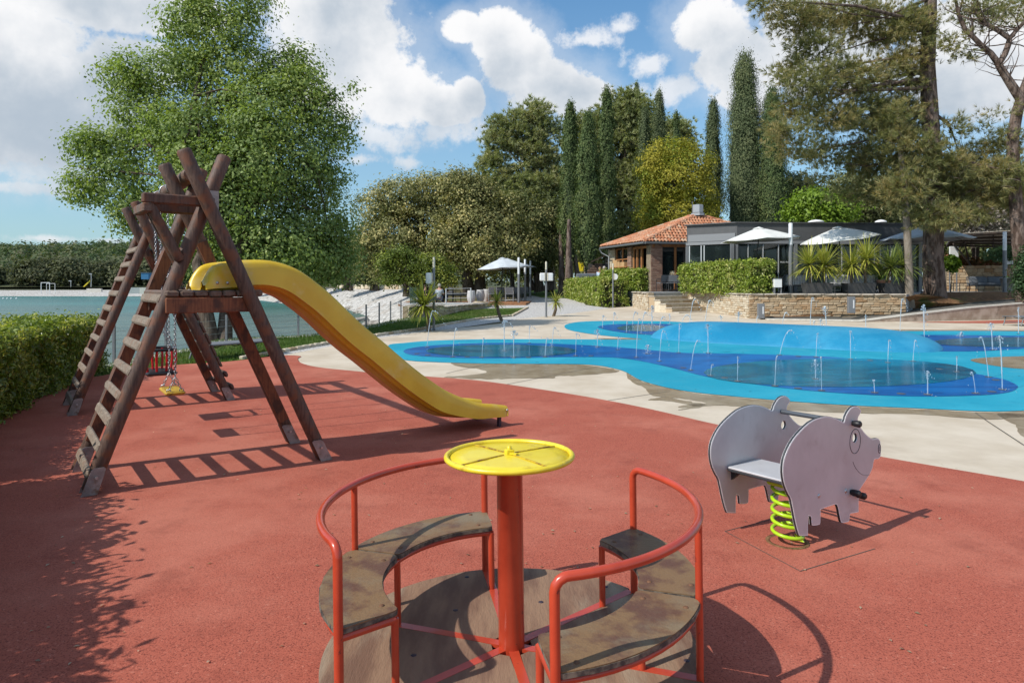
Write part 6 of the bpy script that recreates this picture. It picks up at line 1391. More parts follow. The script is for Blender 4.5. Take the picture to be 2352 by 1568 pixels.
def sofa(label, x, y, z, w, rz, arms=True, cush=None, group=None):
    root = empty('rope_sofa', (x, y, z), label, 'sofa', group, 0); Rm = Matrix.Rotation(rz, 3, 'Z'); o_ = Vector((x, y, z)); L = lambda a, b, c: o_+Rm@Vector((a, b, c)); cm = cush or M['cushion']; h = w/2
    for sx in (-1, 1):
        for sy in (-1, 1): MB().tube([L(sx*(h-.05), sy*.34, .30), L(sx*(h-.0), sy*.40, 0)], [.018, .013], 6).build('leg', M['frame'], root)
    MB().box(o_+Vector((0, 0, .30)), (w, .78, .035), rz, bev=.01).build('seat_frame', M['frame'], root)
    MB().box(o_+Vector((0, 0, .385)), (w-.1, .70, .13), rz, bev=.04).build('seat_cushion', cm, root)
    rail = [L(-h, -.36, .34), L(-h, -.34, .60), L(-h, -.1, .66), L(-h+.02, .28, .76), L(-h+.14, .38, .80), L(0, .42, .81), L(h-.14, .38, .80), L(h-.02, .28, .76), L(h, -.1, .66), L(h, -.34, .60), L(h, -.36, .34)]
    MB().tube(rail, .018, 6).build('top_rail', M['frame'], root); rp = MB(); n_ = 44
    P = [Vector(p) for p in cr([tuple(p) for p in rail[1:-1]], 6)]
    for p in P:
        q = p.copy(); loc = Rm.transposed()@(p-o_); rp.tube([p, L(loc.x*.98, min(loc.y, .36), .32)], .006, 4)
    rp.build('rope_weave', M['mesh'], root)['kind'] = 'stuff'
    nb = 2 if w > 1.2 else 1
    for k in range(nb):
        cx_ = 0 if nb == 1 else (k-.5)*(w*.47); rot = Rm@Matrix.Rotation(R(-14), 3, 'X'); MB().box(L(cx_, .26, .60), ((w-.16)/nb-.02, .15, .36), M=rot, bev=.05).build('back_cushion', cm, root)
    return root
gS = 'rope sofas on the terrace'
sofa('grey rope sofa on the open paving in front of the dry stone wall', 25.4, 36.2, TZ, 2.35, R(10), group=gS)
sofa('grey rope sofa just right of the thick pine trunk', 21.6, 35.6, TZ, 1.6, R(150), group=gS)
sofa('grey rope armchair left of the thick pine trunk', 18.6, 33.6, TZ, 1.5, R(185), group=gS)
sofa('grey rope armchair between the third planter and the thin trunk', 17.0, 33.4, TZ, 1.0, R(-60), group=gS)
sofa('white cushioned rope armchair just right of the tall hedge', 12.3, 29.6, TZ, 1.0, R(160), cush=M['whitecush'], group=gS)
sofa('white cushioned rope armchair between the first two planters', 14.1, 29.4, TZ, 1.0, R(190), cush=M['whitecush'], group=gS)
sofa('white cushioned rope armchair behind the second planter', 15.6, 30.2, TZ, 1.0, R(150), cush=M['whitecush'], group=gS)
for x, y, w, lb in ((23.6, 35.6, .9, 'low dark coffee table in front of the right hand sofa'), (15.0, 29.2, .8, 'low dark table behind the second planter'), (17.4, 32.2, .9, 'low dark table behind the third planter'), (12.9, 28.7, .7, 'low dark table behind the first planter')):
    root = empty('coffee_table', (x, y, TZ), lb, 'coffee table', 'low tables on the terrace'); MB().box((x, y, TZ+.42), (w, .6, .03), bev=.005).build('tabletop', M['frame'], root)
    for sx in (-1, 1):
        for sy in (-1, 1): MB().box((x+sx*(w/2-.03), y+sy*.26, TZ+.20), (.03, .03, .405)).build('leg', M['frame'], root)
b = T(1785, 27.3); root = empty('utility_cabinet', b, 'small pale grey electrical cabinet on legs beside the tall hedge', 'cabinet'); MB().box(b+Vector((0, 0, .42)), (.30, .25, .36), bev=.01).build('box', M['whitew'], root); MB().box(b+Vector((0, 0, .61)), (.34, .29, .03)).build('lid', M['frame'], root)
for sx in (-.13, .13): MB().box(b+Vector((sx, 0, .12)), (.035, .2, .235)).build('leg', M['pole'], root)
# planters
for k, (x0, x1, Y, hs, lb) in enumerate([(1846, 1908, 27.0, [(1859, 608), (1893, 612)], 'leftmost dark planter on the terrace wall, with two bright spiky plants'), (1939, 2005, 27.0, [(1955, 610), (1990, 596)], 'middle dark planter on the terrace wall, its spiky plants leaning right'), (2023.6, 2081, 27.1, [(2045, 615), (2076, 612)], 'third dark planter, beside the thin pale trunk')]):
    a, c = T(x0, Y), T(x1, Y); w = c.x-a.x; m_ = (a+c)/2; m_.z = TZ; h = .42; root = empty('planter', m_, lb, 'planter', 'dark planters on the terrace wall'); mb = MB()
    pr_ = [m_+Vector((-w/2+.06, -.22, 0)), m_+Vector((w/2-.06, -.22, 0)), m_+Vector((w/2, -.28, h)), m_+Vector((-w/2, -.28, h)), m_+Vector((-w/2+.06, .22, 0)), m_+Vector((w/2-.06, .22, 0)), m_+Vector((w/2, .28, h)), m_+Vector((-w/2, .28, h))]
    mb._add(pr_, [(0, 1, 2, 3), (5, 4, 7, 6), (1, 5, 6, 2), (4, 0, 3, 7), (0, 4, 5, 1)]); mb.build('tub', M['planter'], root); MB().box(m_+Vector((0, 0, h-.05)), (w-.04, .5, .04)).build('soil', M['soil'], root)
    for q, (hx, hy) in enumerate(hs): cordyline(('bright spiky plant ' if k < 2 else 'darker spiky plant ')+['in the left end of ', 'in the right end of '][q]+['the leftmost dark planter', 'the middle dark planter', 'the third dark planter'][k], m_+Vector(((-.28, .28)[q], 0, h-.04)), [At(hx, hy, Y)], 190, 1.12, .046, M['blade1'] if k < 2 else M['blade2'], 'spiky plants in the terrace planters', seed=10+k*3+q, trunk_r=.045)
b = T(2317, 35); root = empty('potted_pine', b, 'cloud shaped small pine in a round grey pot before the stone wall', 'potted tree'); MB().lathe(b, [(.27, 0), (.37, .66), (.40, .66), (.40, .72), (.34, .72)], 20).build('pot', mat('grey clay pot', (.36, .33, .30), rough=.8), root)
MB().tube([b+Vector((0, 0, .7)), At(2309, 610, 35), At(2309, 590, 35)], [.07, .06, .04], 8).build('stem', M['woodframe'], root); LM['bonsai'] = leaf_mat('bonsai needles', (.05, .11, .05), (.12, .19, .08), None, .2)
needles('crown', blobs_at(35, [(2290, 586, 26, 13), (2318, 578, 24, 13), (2330, 590, 20, 10)]), 1300, LM['bonsai'], root, per=16, length=.12, width=.014, sub=.14, clump=8, shell=.5, spread=.9)
tree('leafy_plant', 'broad leaved dark green plant right of the thick pine trunk', 'plant', T(2183, 34), blobs_at(34, [(2183, 603, 14, 16), (2192, 612, 10, 9)]), 420, .30, LM['bright'], .03, sub=.12, per=10, aspect=.4, n_t=4)
tree('leafy_plant', 'green leafy plant behind the third planter', 'plant', T(2010, 31), blobs_at(31, [(2008, 620, 14, 16), (2020, 630, 10, 12)]), 420, .24, LM['bright'], .03, sub=.12, per=10, aspect=.4, n_t=4)
b = T(2030, 29.5); root = empty('clay_pot', b, 'terracotta coloured pot standing behind the third planter', 'pot'); MB().lathe(b, [(.2, 0), (.27, .5), (.29, .5), (.29, .56), (.24, .56)], 18).build('pot', mat('pink clay', (.50, .27, .19), rough=.8), root)
# dry stone wall, boards and pergola at the right
stone_wall('low dry stone wall at the back of the terrace under the pergola', (25.6, 40.2), (31.5, 38.5), TZ, TZ, 2.75, M['brown_shade_stone'], hmin=.12, hmax=.24, lmin=.22, lmax=.6, cap=False, joint=.02, seed=9, maxobj=300)
for px, y0, y1, w, Y, lb in ((2191, 566, 593, 20, 38, 'white notice board on posts near the thick pine trunk'), (2332, 568, 607, 42, 37, 'large white notice board at the right edge beyond the potted pine')):
    a, c = At(px, y1, Y), At(px, y0, Y); root = empty('notice_board', (a.x, a.y, TZ), lb, 'board', 'white boards near the pergola'); MB().box((a+c)/2, (w*Y/F, .08, (c-a).z), bev=.01).build('panel', M['whitew'], root)
    for sx in (-.4, .4): MB().box((a.x+sx*w*Y/F, Y+.06, (TZ+c.z)/2), (.05, .05, c.z-TZ)).build('post', M['pole'], root)
pg = empty('pergola', (26, 38, TZ), 'timber framed shade roof on slanting struts at the right end of the terrace', 'pergola')
q0, q1, q2, q3 = At(2190, 538, 35), At(2420, 524, 34.5), At(2430, 566, 45), At(2175, 560, 42)
ux, uy = (q1-q0), (q3-q0); n_ = 11
for k in range(n_):
    a, b = q0+ux*(k/n_), q0+ux*((k+.96)/n_); c = q3+(q2-q3)*((k+.96)/n_); d = q3+(q2-q3)*(k/n_); MB().prism([a, b, c, d], (0, 0, .03)).build('roof_board', mat('beige board', (.48, .41, .32), (.56, .49, .40), 4, .8) if k == 0 else bpy.data.materials['beige board'], pg)
for k in range(5):
    a = q0.lerp(q3, k/4); b = q1.lerp(q2, k/4); MB().tube([a-Vector((0, 0, .10)), b-Vector((0, 0, .10))], .07, 6, flat=1.0).build('beam', M['darkwood'], pg)
for k in range(6):
    a = q0.lerp(q1, k/5); b = q3.lerp(q2, k/5); MB().tube([a-Vector((0, 0, .04)), b-Vector((0, 0, .04))], .04, 5).build('rafter', M['gutter'] if k == 0 else M['darkwood'], pg)
for px, Y in ((2246, 42), (2236, 42.5), (2400, 42)):
    c = T(px, Y); MB().box((c.x, c.y, 2.6), (.13, .13, 2.66)).build('post', M['darkwood'], pg)
for a, b in ((At(2190, 560, 37), T(2246, 42, 2.3)), (At(2215, 556, 40), T(2240, 42, 1.6)), (At(2195, 573, 38), At(2215, 556, 39))): MB().tube([a, b], .05, 6).build('strut', M['darkwood'], pg)
# ------------------------------------------------------------ patio by the beach
M['deckwood'] = mat('orange deck boards', (.27, .12, .05), (.36, .17, .08), 6, .6)
dk = empty('patio_deck', (-.5, 40, .5), 'orange brown timber deck of the patio under the parasols', 'deck')
bx = [(-6.2, 37.2), (-1.2, 37.2), (-1.2, 38.3), (.78, 38.3), (2.1, 51), (-7, 51)]
MB().prism([Vector((*p, .46)) for p in bx], (0, 0, .13)).build('platform', M['deckwood'], dk)
y = 38.32
for k in range(40):
    y0 = 38.33+k*.145
    if y0 > 44: break
    xr = .76+(y0-38.3)*.104; MB().box(((-1.15+xr)/2, y0+.07, .602), (xr+1.15, .135, .025)).build('deck_board', M['deckwood'], dk)
pw = [(-4.15, 26.9), (-3.35, 27.3), (-2.9, 29.4), (-1.55, 34.3), (-1.1, 37.1)]
tp_ = [Vector(p) for p in pw]+[Vector((-6.3, 37.1)), Vector((-4.3, 28.0))]
sheet('patio_ground', tp_, .66, M['gravel'], zf=lambda y: 0, cuts=())
stone_wall('short pale stone wall end beside the fence and the beach', (-4.15, 27.9), (-4.1, 26.95), .2, .25, .80, M['stone'], hmin=.12, hmax=.2, lmin=.25, lmax=.5, seed=21)
stone_wall('cream crazy paved wall under the patio railing', (-4.1, 26.9), (-2.9, 29.0), .25, .33, .78, M['stone'], hmin=.12, hmax=.2, lmin=.25, lmax=.5, seed=22)
stone_wall('low cream stone wall between the lawn and the patio', (-2.9, 29.05), (-1.3, 36.6), .33, .46, .70, M['stone'], hmin=.1, hmax=.18, lmin=.25, lmax=.55, seed=23)
c = At(1102, 699, 35.6); rb = rough_block(31, .1, .12); mb = MB(); mb._add([c+Vector((v[0]*.64, v[1]*.4, v[2]*.30)) for v in rb.v], rb.f); tag(mb.build('stone_block', M['stone'], origin=c), 'big rough hewn stone block at the end of the patio railing', 'stone block')
M['concgrey'] = mat('grey concrete slab', (.34, .35, .34), (.42, .42, .41), 6, .8)
a, b = At(943, 699, 33), At(1068, 698, 33); tag(MB().box((a+b)/2, ((b-a).length, .5, .07)).build('ledge_slab', M['concgrey'], origin=(a+b)/2), 'long thin grey ledge below the glass screen and the railing', 'ledge')
a = At(948.5, 679, 34); root = empty('glass_screen', a, 'greenish glass wind screen at the left end of the patio', 'glass screen'); MB().box(a, (.30, .02, .82)).build('pane', M['clearglass'], root)
for sx in (-.15, .15): MB().box(a+Vector((sx, .02, 0)), (.02, .02, .86)).build('edge_post', M['alu'], root)
ra_ = empty('cable_railing', At(1050, 690, 34), 'steel railing with four cables at the front of the patio', 'railing'); e1, e2 = At(1024.5, 680, 34.2), At(1081.5, 683, 34.2)
for px, y0, y1 in ((1024.5, 662, 697), (1081.5, 661, 704)): MB().tube([At(px, y1, 34.2), At(px, y0, 34.2)], .032, 8).build('post', M['alu'], ra_)
for y0 in (662.5, 674, 684.5, 696): MB().tube([At(1024.5, y0+.6, 34.2), At(1081.5, y0-.6, 34.2)], .010, 6).build('cable', M['alu'], ra_)
M['urn'] = mat('white woven urn', (.44, .43, .42), (.56, .55, .54), 24, .7, 0, .6, 40)
for px, Y, h, w, lb in ((1082.5, 37.6, .70, .24, 'white urn planter right behind the railing end post'), (1103.5, 40.5, .72, .26, 'tallest white urn planter beside the first patio chair'), (1118, 42.5, .74, .27, 'white urn planter behind the two others')):
    b = T(px, Y, .61); tag(MB().lathe(b, [(w*.62, 0), (w*.9, h*.25), (w*1.02, h*.55), (w*.86, h*.95), (w*.84, h), (w*.74, h), (w*.70, h*.93)], 18).build('urn', M['urn'], origin=b), lb, 'urn', 'white urns on the patio')
# grey lounge bench and log pile left of the tiled house
wp = empty('wood_store', At(1372, 640, 47), 'slatted dark wood store with a sloping roof left of the tiled cafe', 'wood store')
for k in range(13):
    zz = 1.3+k*.145; xr = 0; MB().box(((1374-CX)*47/F, 47, zz), (.72*2 if k < 10 else 1.44-(k-9)*.3, .5, .09)).build('slat', mat('log ends', (.22, .14, .10), (.12, .07, .05), 20) if k == 0 else bpy.data.materials['log ends'], wp)
MB().box(((1374-CX)*47/F, 47.1, 2.2), (1.3, .4, 1.75)).build('dark_core', M['roomdark'], wp)
a, b = At(1357, 603, 47), At(1386, 590, 47); MB().prism([a, b, b+Vector((0, 0, .08)), a+Vector((0, 0, .08))], (0, -.6, 0)).build('roof', M['darkwood'], wp)
b = At(1352, 640, 43.5); root = empty('grey_bench', (b.x, b.y, TZ), 'grey upholstered bench by the low hedge near the seated couple', 'bench'); MB().box((b.x, b.y, 1.65), (1.1, .6, .5), bev=.05).build('seat', M['cushion'], root); MB().box((b.x-.1, b.y+.4, 1.9), (1.3, .2, .9), bev=.05).build('backrest', M['cushion'], root)
b = At(1336, 613, 60); tag(MB().box(b, (.7, .1, .8), bev=.03).build('yellow_sign', M['yellowpaint'], origin=b), 'small bright yellow sign seen between the dark trunks', 'sign')
# trunks in the shade under the cypresses
rd = random.Random(77)
WT_ = ['leftmost trunk of the shaded row under the oaks', 'leaning trunk in the shade behind the patio', 'thick trunk right behind the parasol row', 'trunk in the shade beside the far tube lamp', 'pale trunk left of the middle slim lamp', 'stout trunk right of the middle slim lamp', 'reddish trunk under the leftmost cypress', 'straight pale trunk just left of the yellow sign', 'slim trunk near the wood store', 'trunk deep in the shade behind the low hedge']
for k, (px, Y, r_) in enumerate([(1075, 50, .16), (1102, 52, .14), (1178, 54, .16), (1212, 56, .18), (1232, 55, .16), (1290, 50, .22), (1305, 47, .24), (1345, 49, .17), (1330, 52, .2), (1268, 58, .2)]):
    b = T(px, Y, gz(Y)-.1); root = empty('shaded_trunk', b, WT_[k], 'tree', 'trunks in the shade behind the patio'); lean = rd.uniform(-.5, .5); mb = MB(); mb.tube([b, b+Vector((lean*.3, 0, 1.5)), b+Vector((lean, .2, 3.4)), b+Vector((lean*1.6, .3, 5.5))], [r_*1.3, r_, r_*.8, r_*.5], 9); mb.build('trunk', M['pinebark'] if k in (2, 5, 6) else M['greybark'], root)

# ------------------------------------------------------------ people
SKIN = mat('skin', (.42, .24, .17), rough=.6)
def skin_mesh(name, verts, edges, rad, mt, parent, sub=1):
    me = bpy.data.meshes.new(name); me.from_pydata([tuple(v) for v in verts], edges, []); o = bpy.data.objects.new(name, me); COL.objects.link(o)
    md = o.modifiers.new('s', 'SKIN'); 
    for i, r_ in enumerate(rad): me.skin_vertices[0].data[i].radius = (r_, r_) if not isinstance(r_, tuple) else r_
    me.skin_vertices[0].data[0].use_root = True; ss = o.modifiers.new('u', 'SUBSURF'); ss.levels = sub; ss.render_levels = sub; bpy.context.view_layer.update()
    m2 = bpy.data.meshes.new_from_object(o.evaluated_get(bpy.context.evaluated_depsgraph_get())); bpy.data.objects.remove(o); m2.name = name; m2.materials.clear(); m2.materials.append(mt)
    m2.polygons.foreach_set('use_smooth', [True]*len(m2.polygons)); o = bpy.data.objects.new(name, m2); COL.objects.link(o); o.parent = parent; return o
def person(label, loc, rz, shirt, trousers, hair, bald=False, long_hair=False, group='people sitting outside'):
    """seated figure, origin under the seat, facing local -Y, hands on the table"""
    root = empty('person', loc, label, 'person', group); V = [(0, 0, .50), (0, .01, .62), (0, .02, .80), (0, .01, .96), (0, -.01, 1.05), (0, -.03, 1.13), (0, -.035, 1.22)]; E = [(0, 1), (1, 2), (2, 3), (3, 4), (4, 5), (5, 6)]; rad = [.15, .135, .15, .13, .055, .075, .085]
    vs, vr, ve = list(V[:4]), [.158, .145, .162, .142], [(0, 1), (1, 2), (2, 3)]; tv_, tr_, te = [(0, 0, .50)], [.158], []
    for s in (-1, 1):
        n = len(V); V += [(s*.17, .01, .97), (s*.22, -.06, .74), (s*.17, -.30, .76), (s*.14, -.39, .765)]; E += [(3, n), (n, n+1), (n+1, n+2), (n+2, n+3)]; rad += [.065, .048, .036, .030]
        for q in range(4): m = len(V); V.append((s*.14+(q-1.5)*.018, -.46-.012*(1.5-abs(q-1.5)), .76)); E.append((n+3, m)); rad.append(.009)
        m = len(V); V.append((s*.14-s*.045, -.42, .765)); E.append((n+3, m)); rad.append(.010)
        k = len(vs); vs += [(s*.17, .01, .97), (s*.22, -.06, .74)]; vr += [.074, .056]; ve += [(3, k), (k, k+1)]
        n = len(V); V += [(s*.10, -.04, .48), (s*.12, -.44, .50), (s*.12, -.42, .10), (s*.12, -.54, .04)]; E += [(0, n), (n, n+1), (n+1, n+2), (n+2, n+3)]; rad += [.095, .062, .042, .035]
        k = len(tv_); tv_ += [(s*.10, -.04, .48), (s*.12, -.45, .50), (s*.12, -.42, .12)]; tr_ += [.103, .072, .056]; te += [(0, k), (k, k+1), (k+1, k+2)]
    skin_mesh('body', V, E, rad, SKIN, root); skin_mesh('shirt', vs, ve, vr, shirt, root); skin_mesh('trousers', tv_, te, tr_, trousers, root)
    keep = ORG[root.name]; ORG[root.name] = Vector()
    h = MB(); h.ball((0, -.01, 1.225), .108, 12, 8, (.92, 1.02, 1.0)); hv = []
    h.v = [(x, y+(.02 if y < 0 else 0), max(z, 1.235 if y < -.03 else (1.06 if long_hair else 1.15))) for x, y, z in h.v]
    h.build('hair', hair, root); f = MB(); f.ball((0, -.135, 1.20), .016, 6, 4); 
    for s in (-1, 1): f.ball((s*.088, -.03, 1.20), .02, 6, 4, (.5, 1, 1.4))
    f.build('ears_and_nose', SKIN, root); e = MB(); [e.ball((s*.033, -.118, 1.225), .010, 6, 4) for s in (-1, 1)]; e.build('eyes', M['black'], root)
    ORG[root.name] = keep; root.rotation_euler = (0, 0, rz); return root
m, N, p, co = base_mat('striped shirt'); sx = N.add('ShaderNodeSeparateXYZ'); N.l.new(co, sx.inputs[0]); st_ = N.ramp(N.math('SINE', N.math('MULTIPLY', sx.outputs[2], 95)), -.1, .1)
N.inp(p, 'Base Color', N.mix(st_, (.10, .15, .22, 1), (.55, .60, .64, 1))); p.inputs['Roughness'].default_value = .9; striped = m
navy = mat('navy cloth', (.02, .03, .055), rough=.9); blackc = mat('black cloth', (.012, .012, .014), rough=.9); paleb = mat('pale blue cloth', (.40, .50, .62), rough=.9)
ghair = mat('grey hair', (.40, .37, .34), rough=.9); dhair = mat('dark hair', (.025, .018, .012), rough=.8); bhair = mat('light brown hair', (.30, .17, .09), rough=.8)
def seated(px, ytop, Y): t = At(px, ytop, Y); return Vector((t.x, t.y, t.z-1.33))
person('person in a striped blue and white shirt seen from behind on the patio', seated(1009, 651, 37.8), R(170), striped, navy, ghair)
person('person in black facing the pool across the patio table', seated(1021, 646, 39.4), R(5), blackc, navy, dhair)
person('person in dark clothes at the left end of the patio table', seated(977, 653, 38.4), R(60), navy, blackc, dhair)
person('grey haired person in a navy jacket seen from behind above the hedge', seated(1388, 611, 42.3), R(200), navy, blackc, ghair)
person('person with light brown hair and pale blue top leaning to the grey haired one', seated(1378, 613, 42.7), R(150), paleb, navy, bhair, long_hair=True)

# ------------------------------------------------------------ sea fence, loungers, far shore
fp = [(262, 836), (381, 812.5), (436, 801.5), (520, 792), (601, 782.5), (685, 772.5), (765, 764.5), (841, 750.5), (871, 743.5), (897, 737.5), (921, 733)]
fen = empty('cable_fence', Gp(601, 782), 'low fence of thin steel posts and cables along the sea wall', 'fence'); hp = .74
pts = [Gp(*p) for p in fp]
for p_ in pts: MB().box(p_+Vector((0, 0, hp/2)), (.045, .045, hp)).build('post', M['pole'], fen)
for zz in (.14, .30, .46, .62):
    for a, b in zip(pts, pts[1:]): MB().tube([a+Vector((0, 0, zz)), a.lerp(b, .5)+Vector((0, 0, zz-.012)), b+Vector((0, 0, zz))], .0035, 4).build('cable', M['steel'], fen)
def lounger(label, a, b, z):
    a, b = Vector((*a, z)), Vector((*b, z+.0)); d = (b-a).normalized(); n_ = Vector((-d.y, d.x, 0)); L = (b-a).length; root = empty('sun_lounger', (a+b)/2, label, 'sun lounger', 'grey sun loungers'); rz = math.atan2(d.y, d.x); c = (a+b)/2
    for s in (-1, 1):
        off = n_*(.30*s); MB().tube([a+off+Vector((0, 0, .30)), b+off+Vector((0, 0, .30))], .020, 8).build('side_rail', M['gutter'], root)
        for e, t in ((a, .14), (b, -.2)): q = e+d*t+off; MB().tube([q+Vector((0, 0, .29)), q-d*.10*(1 if t > 0 else -1)], .018, 8).build('leg', M['gutter'], root)
    MB().box(c+Vector((0, 0, .312)), (L-.04, .56, .012), rz).build('sling', M['mesh'], root); mb = MB()
    for k in (-1, 0, 1): q = c+d*(k*.42); mb.tube([q+n_*(.28)+Vector((0, 0, .29)), q+n_*.0+Vector((0, 0, .22)), q-n_*.28+Vector((0, 0, .29))], .010, 6)
    mb.build('cross_braces', M['frame'], root)['kind'] = 'stuff'
    MB().tube([a+d*.08+n_*.3+Vector((0, 0, .12)), a+d*.08-n_*.3+Vector((0, 0, .12))], .014, 6).build('foot_bar', M['gutter'], root)
lounger('grey sun lounger on the lawn behind the swings', (-6.35, 13.7), (-5.35, 15.1), gz(14))
lounger('grey sun lounger cut by the right edge near the ramp wall', (16.75, 22.9), (18.4, 23.4), gz(23))
gp = At(94, 676, 160); gz0 = -.35; goal = empty('goal_frame', (gp.x, 160, gz0), 'white goal frame standing on the far beach', 'goal'); mb = MB()
for px in (94.5, 114): x = (px-CX)*160/F; MB().tube([(x, 160, gz0-.3), (x, 160, 2.25)], .07, 6).build('post', M['whitew'], goal); MB().tube([(x+.25, 161.5, gz0-.3), (x+.25, 161.5, 2.05)], .05, 6).build('rear_post', M['whitew'], goal)
x0, x1 = (94.5-CX)*160/F, (114-CX)*160/F; MB().tube([(x0, 160, 2.2), (x1, 160, 2.2)], .08, 6).build('crossbar', M['whitew'], goal); MB().tube([(x0+.25, 161.5, 2.0), (x1+.25, 161.5, 2.0)], .05, 6).build('rear_crossbar', M['whitew'], goal)
for px, y0, y1, lb in ((209.6, 629, 661, 'tall grey lamp mast under the trees of the far shore'), (163, 645, 661, 'short white post on the grass of the far shore')):
    a, b = At(px, y1, 176), At(px, y0, 176); root = empty('shore_mast', a, lb, 'mast'); MB().tube([a, b], .09, 6).build('pole', M['alu'], root); MB().box(b+Vector((-.2, 0, 0)), (.7, .2, .2)).build('lamp_head', M['alu'], root)
a = At(198.5, 651, 177); root = empty('toy_slide', a, 'tiny yellow slide under the trees of the far shore', 'slide'); MB().prism([a+Vector((-.9, 0, -.8)), a+Vector((.9, 0, .9)), a+Vector((1.0, 0, .6)), a+Vector((-.6, 0, -.9))], (0, .7, 0)).build('chute', M['yellowpaint'], root); MB().tube([a+Vector((.9, .3, .7)), a+Vector((.9, .3, -1.2))], .08, 6).build('leg', M['pole'], root)
a = At(336.5, 634, 158); root = empty('blue_shed', a, 'small blue shed glimpsed between the trees behind the ladder', 'shed'); MB().box(a, (1.7, 1.5, 1.5)).build('walls', mat('blue shed', (.03, .14, .28), rough=.7), root); MB().box(a+Vector((0, 0, .8)), (2, 1.8, .12)).build('roof', M['gutter'], root)
for x0, x1, Y, zt, lb in ((200, 234, 165, .55, 'low pale wall at the top of the far beach'), (295, 322, 150, .85, 'grey wall behind the far beach, seen through the ladder'), (322, 352, 149, .85, 'pale wall behind the far beach, right of the grey one')):
    a, b = T(x0, Y, 0), T(x1, Y, 0); tag(MB().box(((a.x+b.x)/2, Y, zt/2), (b.x-a.x, .5, zt+.5)).build('shore_wall', M['kerb'] if x0 != 295 else M['concgrey'], origin=((a.x+b.x)/2, Y, 0)), lb, 'wall', 'walls at the top of the beach')
wl = [(-22.9, 90), (-18, 82), (-14, 76), (-9.5, 66)]; bw_ = empty('beach_wall', (-15, 78, .9), 'pale stone wall along the top of the near beach under the oaks', 'wall')
rr_ = random.Random(4)
for a, b in zip(wl, wl[1:]):
    a, b = Vector(a), Vector(b); n_ = int((b-a).length/1.1)
    for k in range(n_):
        c = a.lerp(b, (k+.5)/n_); put_block(bw_, (c.x, c.y, gz(c.y)+.18), (1.05, .5, .50+rr_.uniform(-.08, .05)), math.atan2((b-a).y, (b-a).x), M['stone'], 'block')
# shore rocks
rkk = 0
RL = ['front', 'middle', 'far']
def rock(c, s, label, k):
    mb = MB(); mb.ball((0, 0, 0), 1, 10, 7); rd = random.Random(k); sc = (s*rd.uniform(.8, 1.6), s*rd.uniform(.6, 1), s*rd.uniform(.25, .45)); mb.v = [(x*sc[0]*(1+.35*noise.noise(Vector((x*1.7+k, y*1.7, z*1.7)))), y*sc[1]*(1+.35*noise.noise(Vector((x*1.7, y*1.7+k, z*1.7)))), z*sc[2]*(1+.5*noise.noise(Vector((x*2, y*2, z*2+k))))) for x, y, z in mb.v]; mb.sm = [False]*len(mb.sm)
    rz = Matrix.Rotation(rd.uniform(-.4, .4), 3, 'Z'); mb.v = [tuple(Vector(c)+rz@Vector(v)) for v in mb.v]; o = mb.build('shore_rock', M['rockm'], origin=c); tag(o, label, 'rock', 'grey rocks along the waterline of the near beach')
rdk = random.Random(9)
O1_ = ['', 'one', 'two', 'three', 'four', 'five', 'six', 'seven', 'eight', 'nine', 'ten', 'eleven', 'twelve', 'thirteen', 'fourteen', 'fifteen', 'sixteen', 'seventeen', 'eighteen', 'nineteen']
NUMR = [O1_[i] if i < 20 else (['twenty', 'thirty', 'forty'][i//10-2]+(' '+O1_[i%10] if i%10 else '')) for i in range(1, 47)]
for k in range(46):
    t = rdk.random(); i = rdk.choice([7, 8, 9, 10, 11]); a, b = Vector(shore[i]), Vector(shore[i+1]); c = a.lerp(b, t); inn = rdk.uniform(-.6, 3.2); c = c+Vector((inn, inn*.25)); z = SEA+max(0, inn)*.14+.05
    rock((c.x, c.y, z), rdk.uniform(.25, .8), 'grey rock %s, number %s along the near beach' % ('half in the water' if inn < .4 else 'lying dry on the pebbles', NUMR[k]), k)
for k, (px, py) in enumerate(((8, 686), (17, 686.5), (26, 686), (38, 685.5))):
    a = At(px, py, 126); a.z = SEA+.05; tag(MB().ball(a, .16, 8, 6).build('buoy', M['whitew'], origin=a), ['leftmost of the four tiny white buoys on the bay', 'second tiny white buoy from the left', 'third tiny white buoy from the left', 'rightmost of the four tiny white buoys'][k], 'buoy', 'white buoys on the bay')

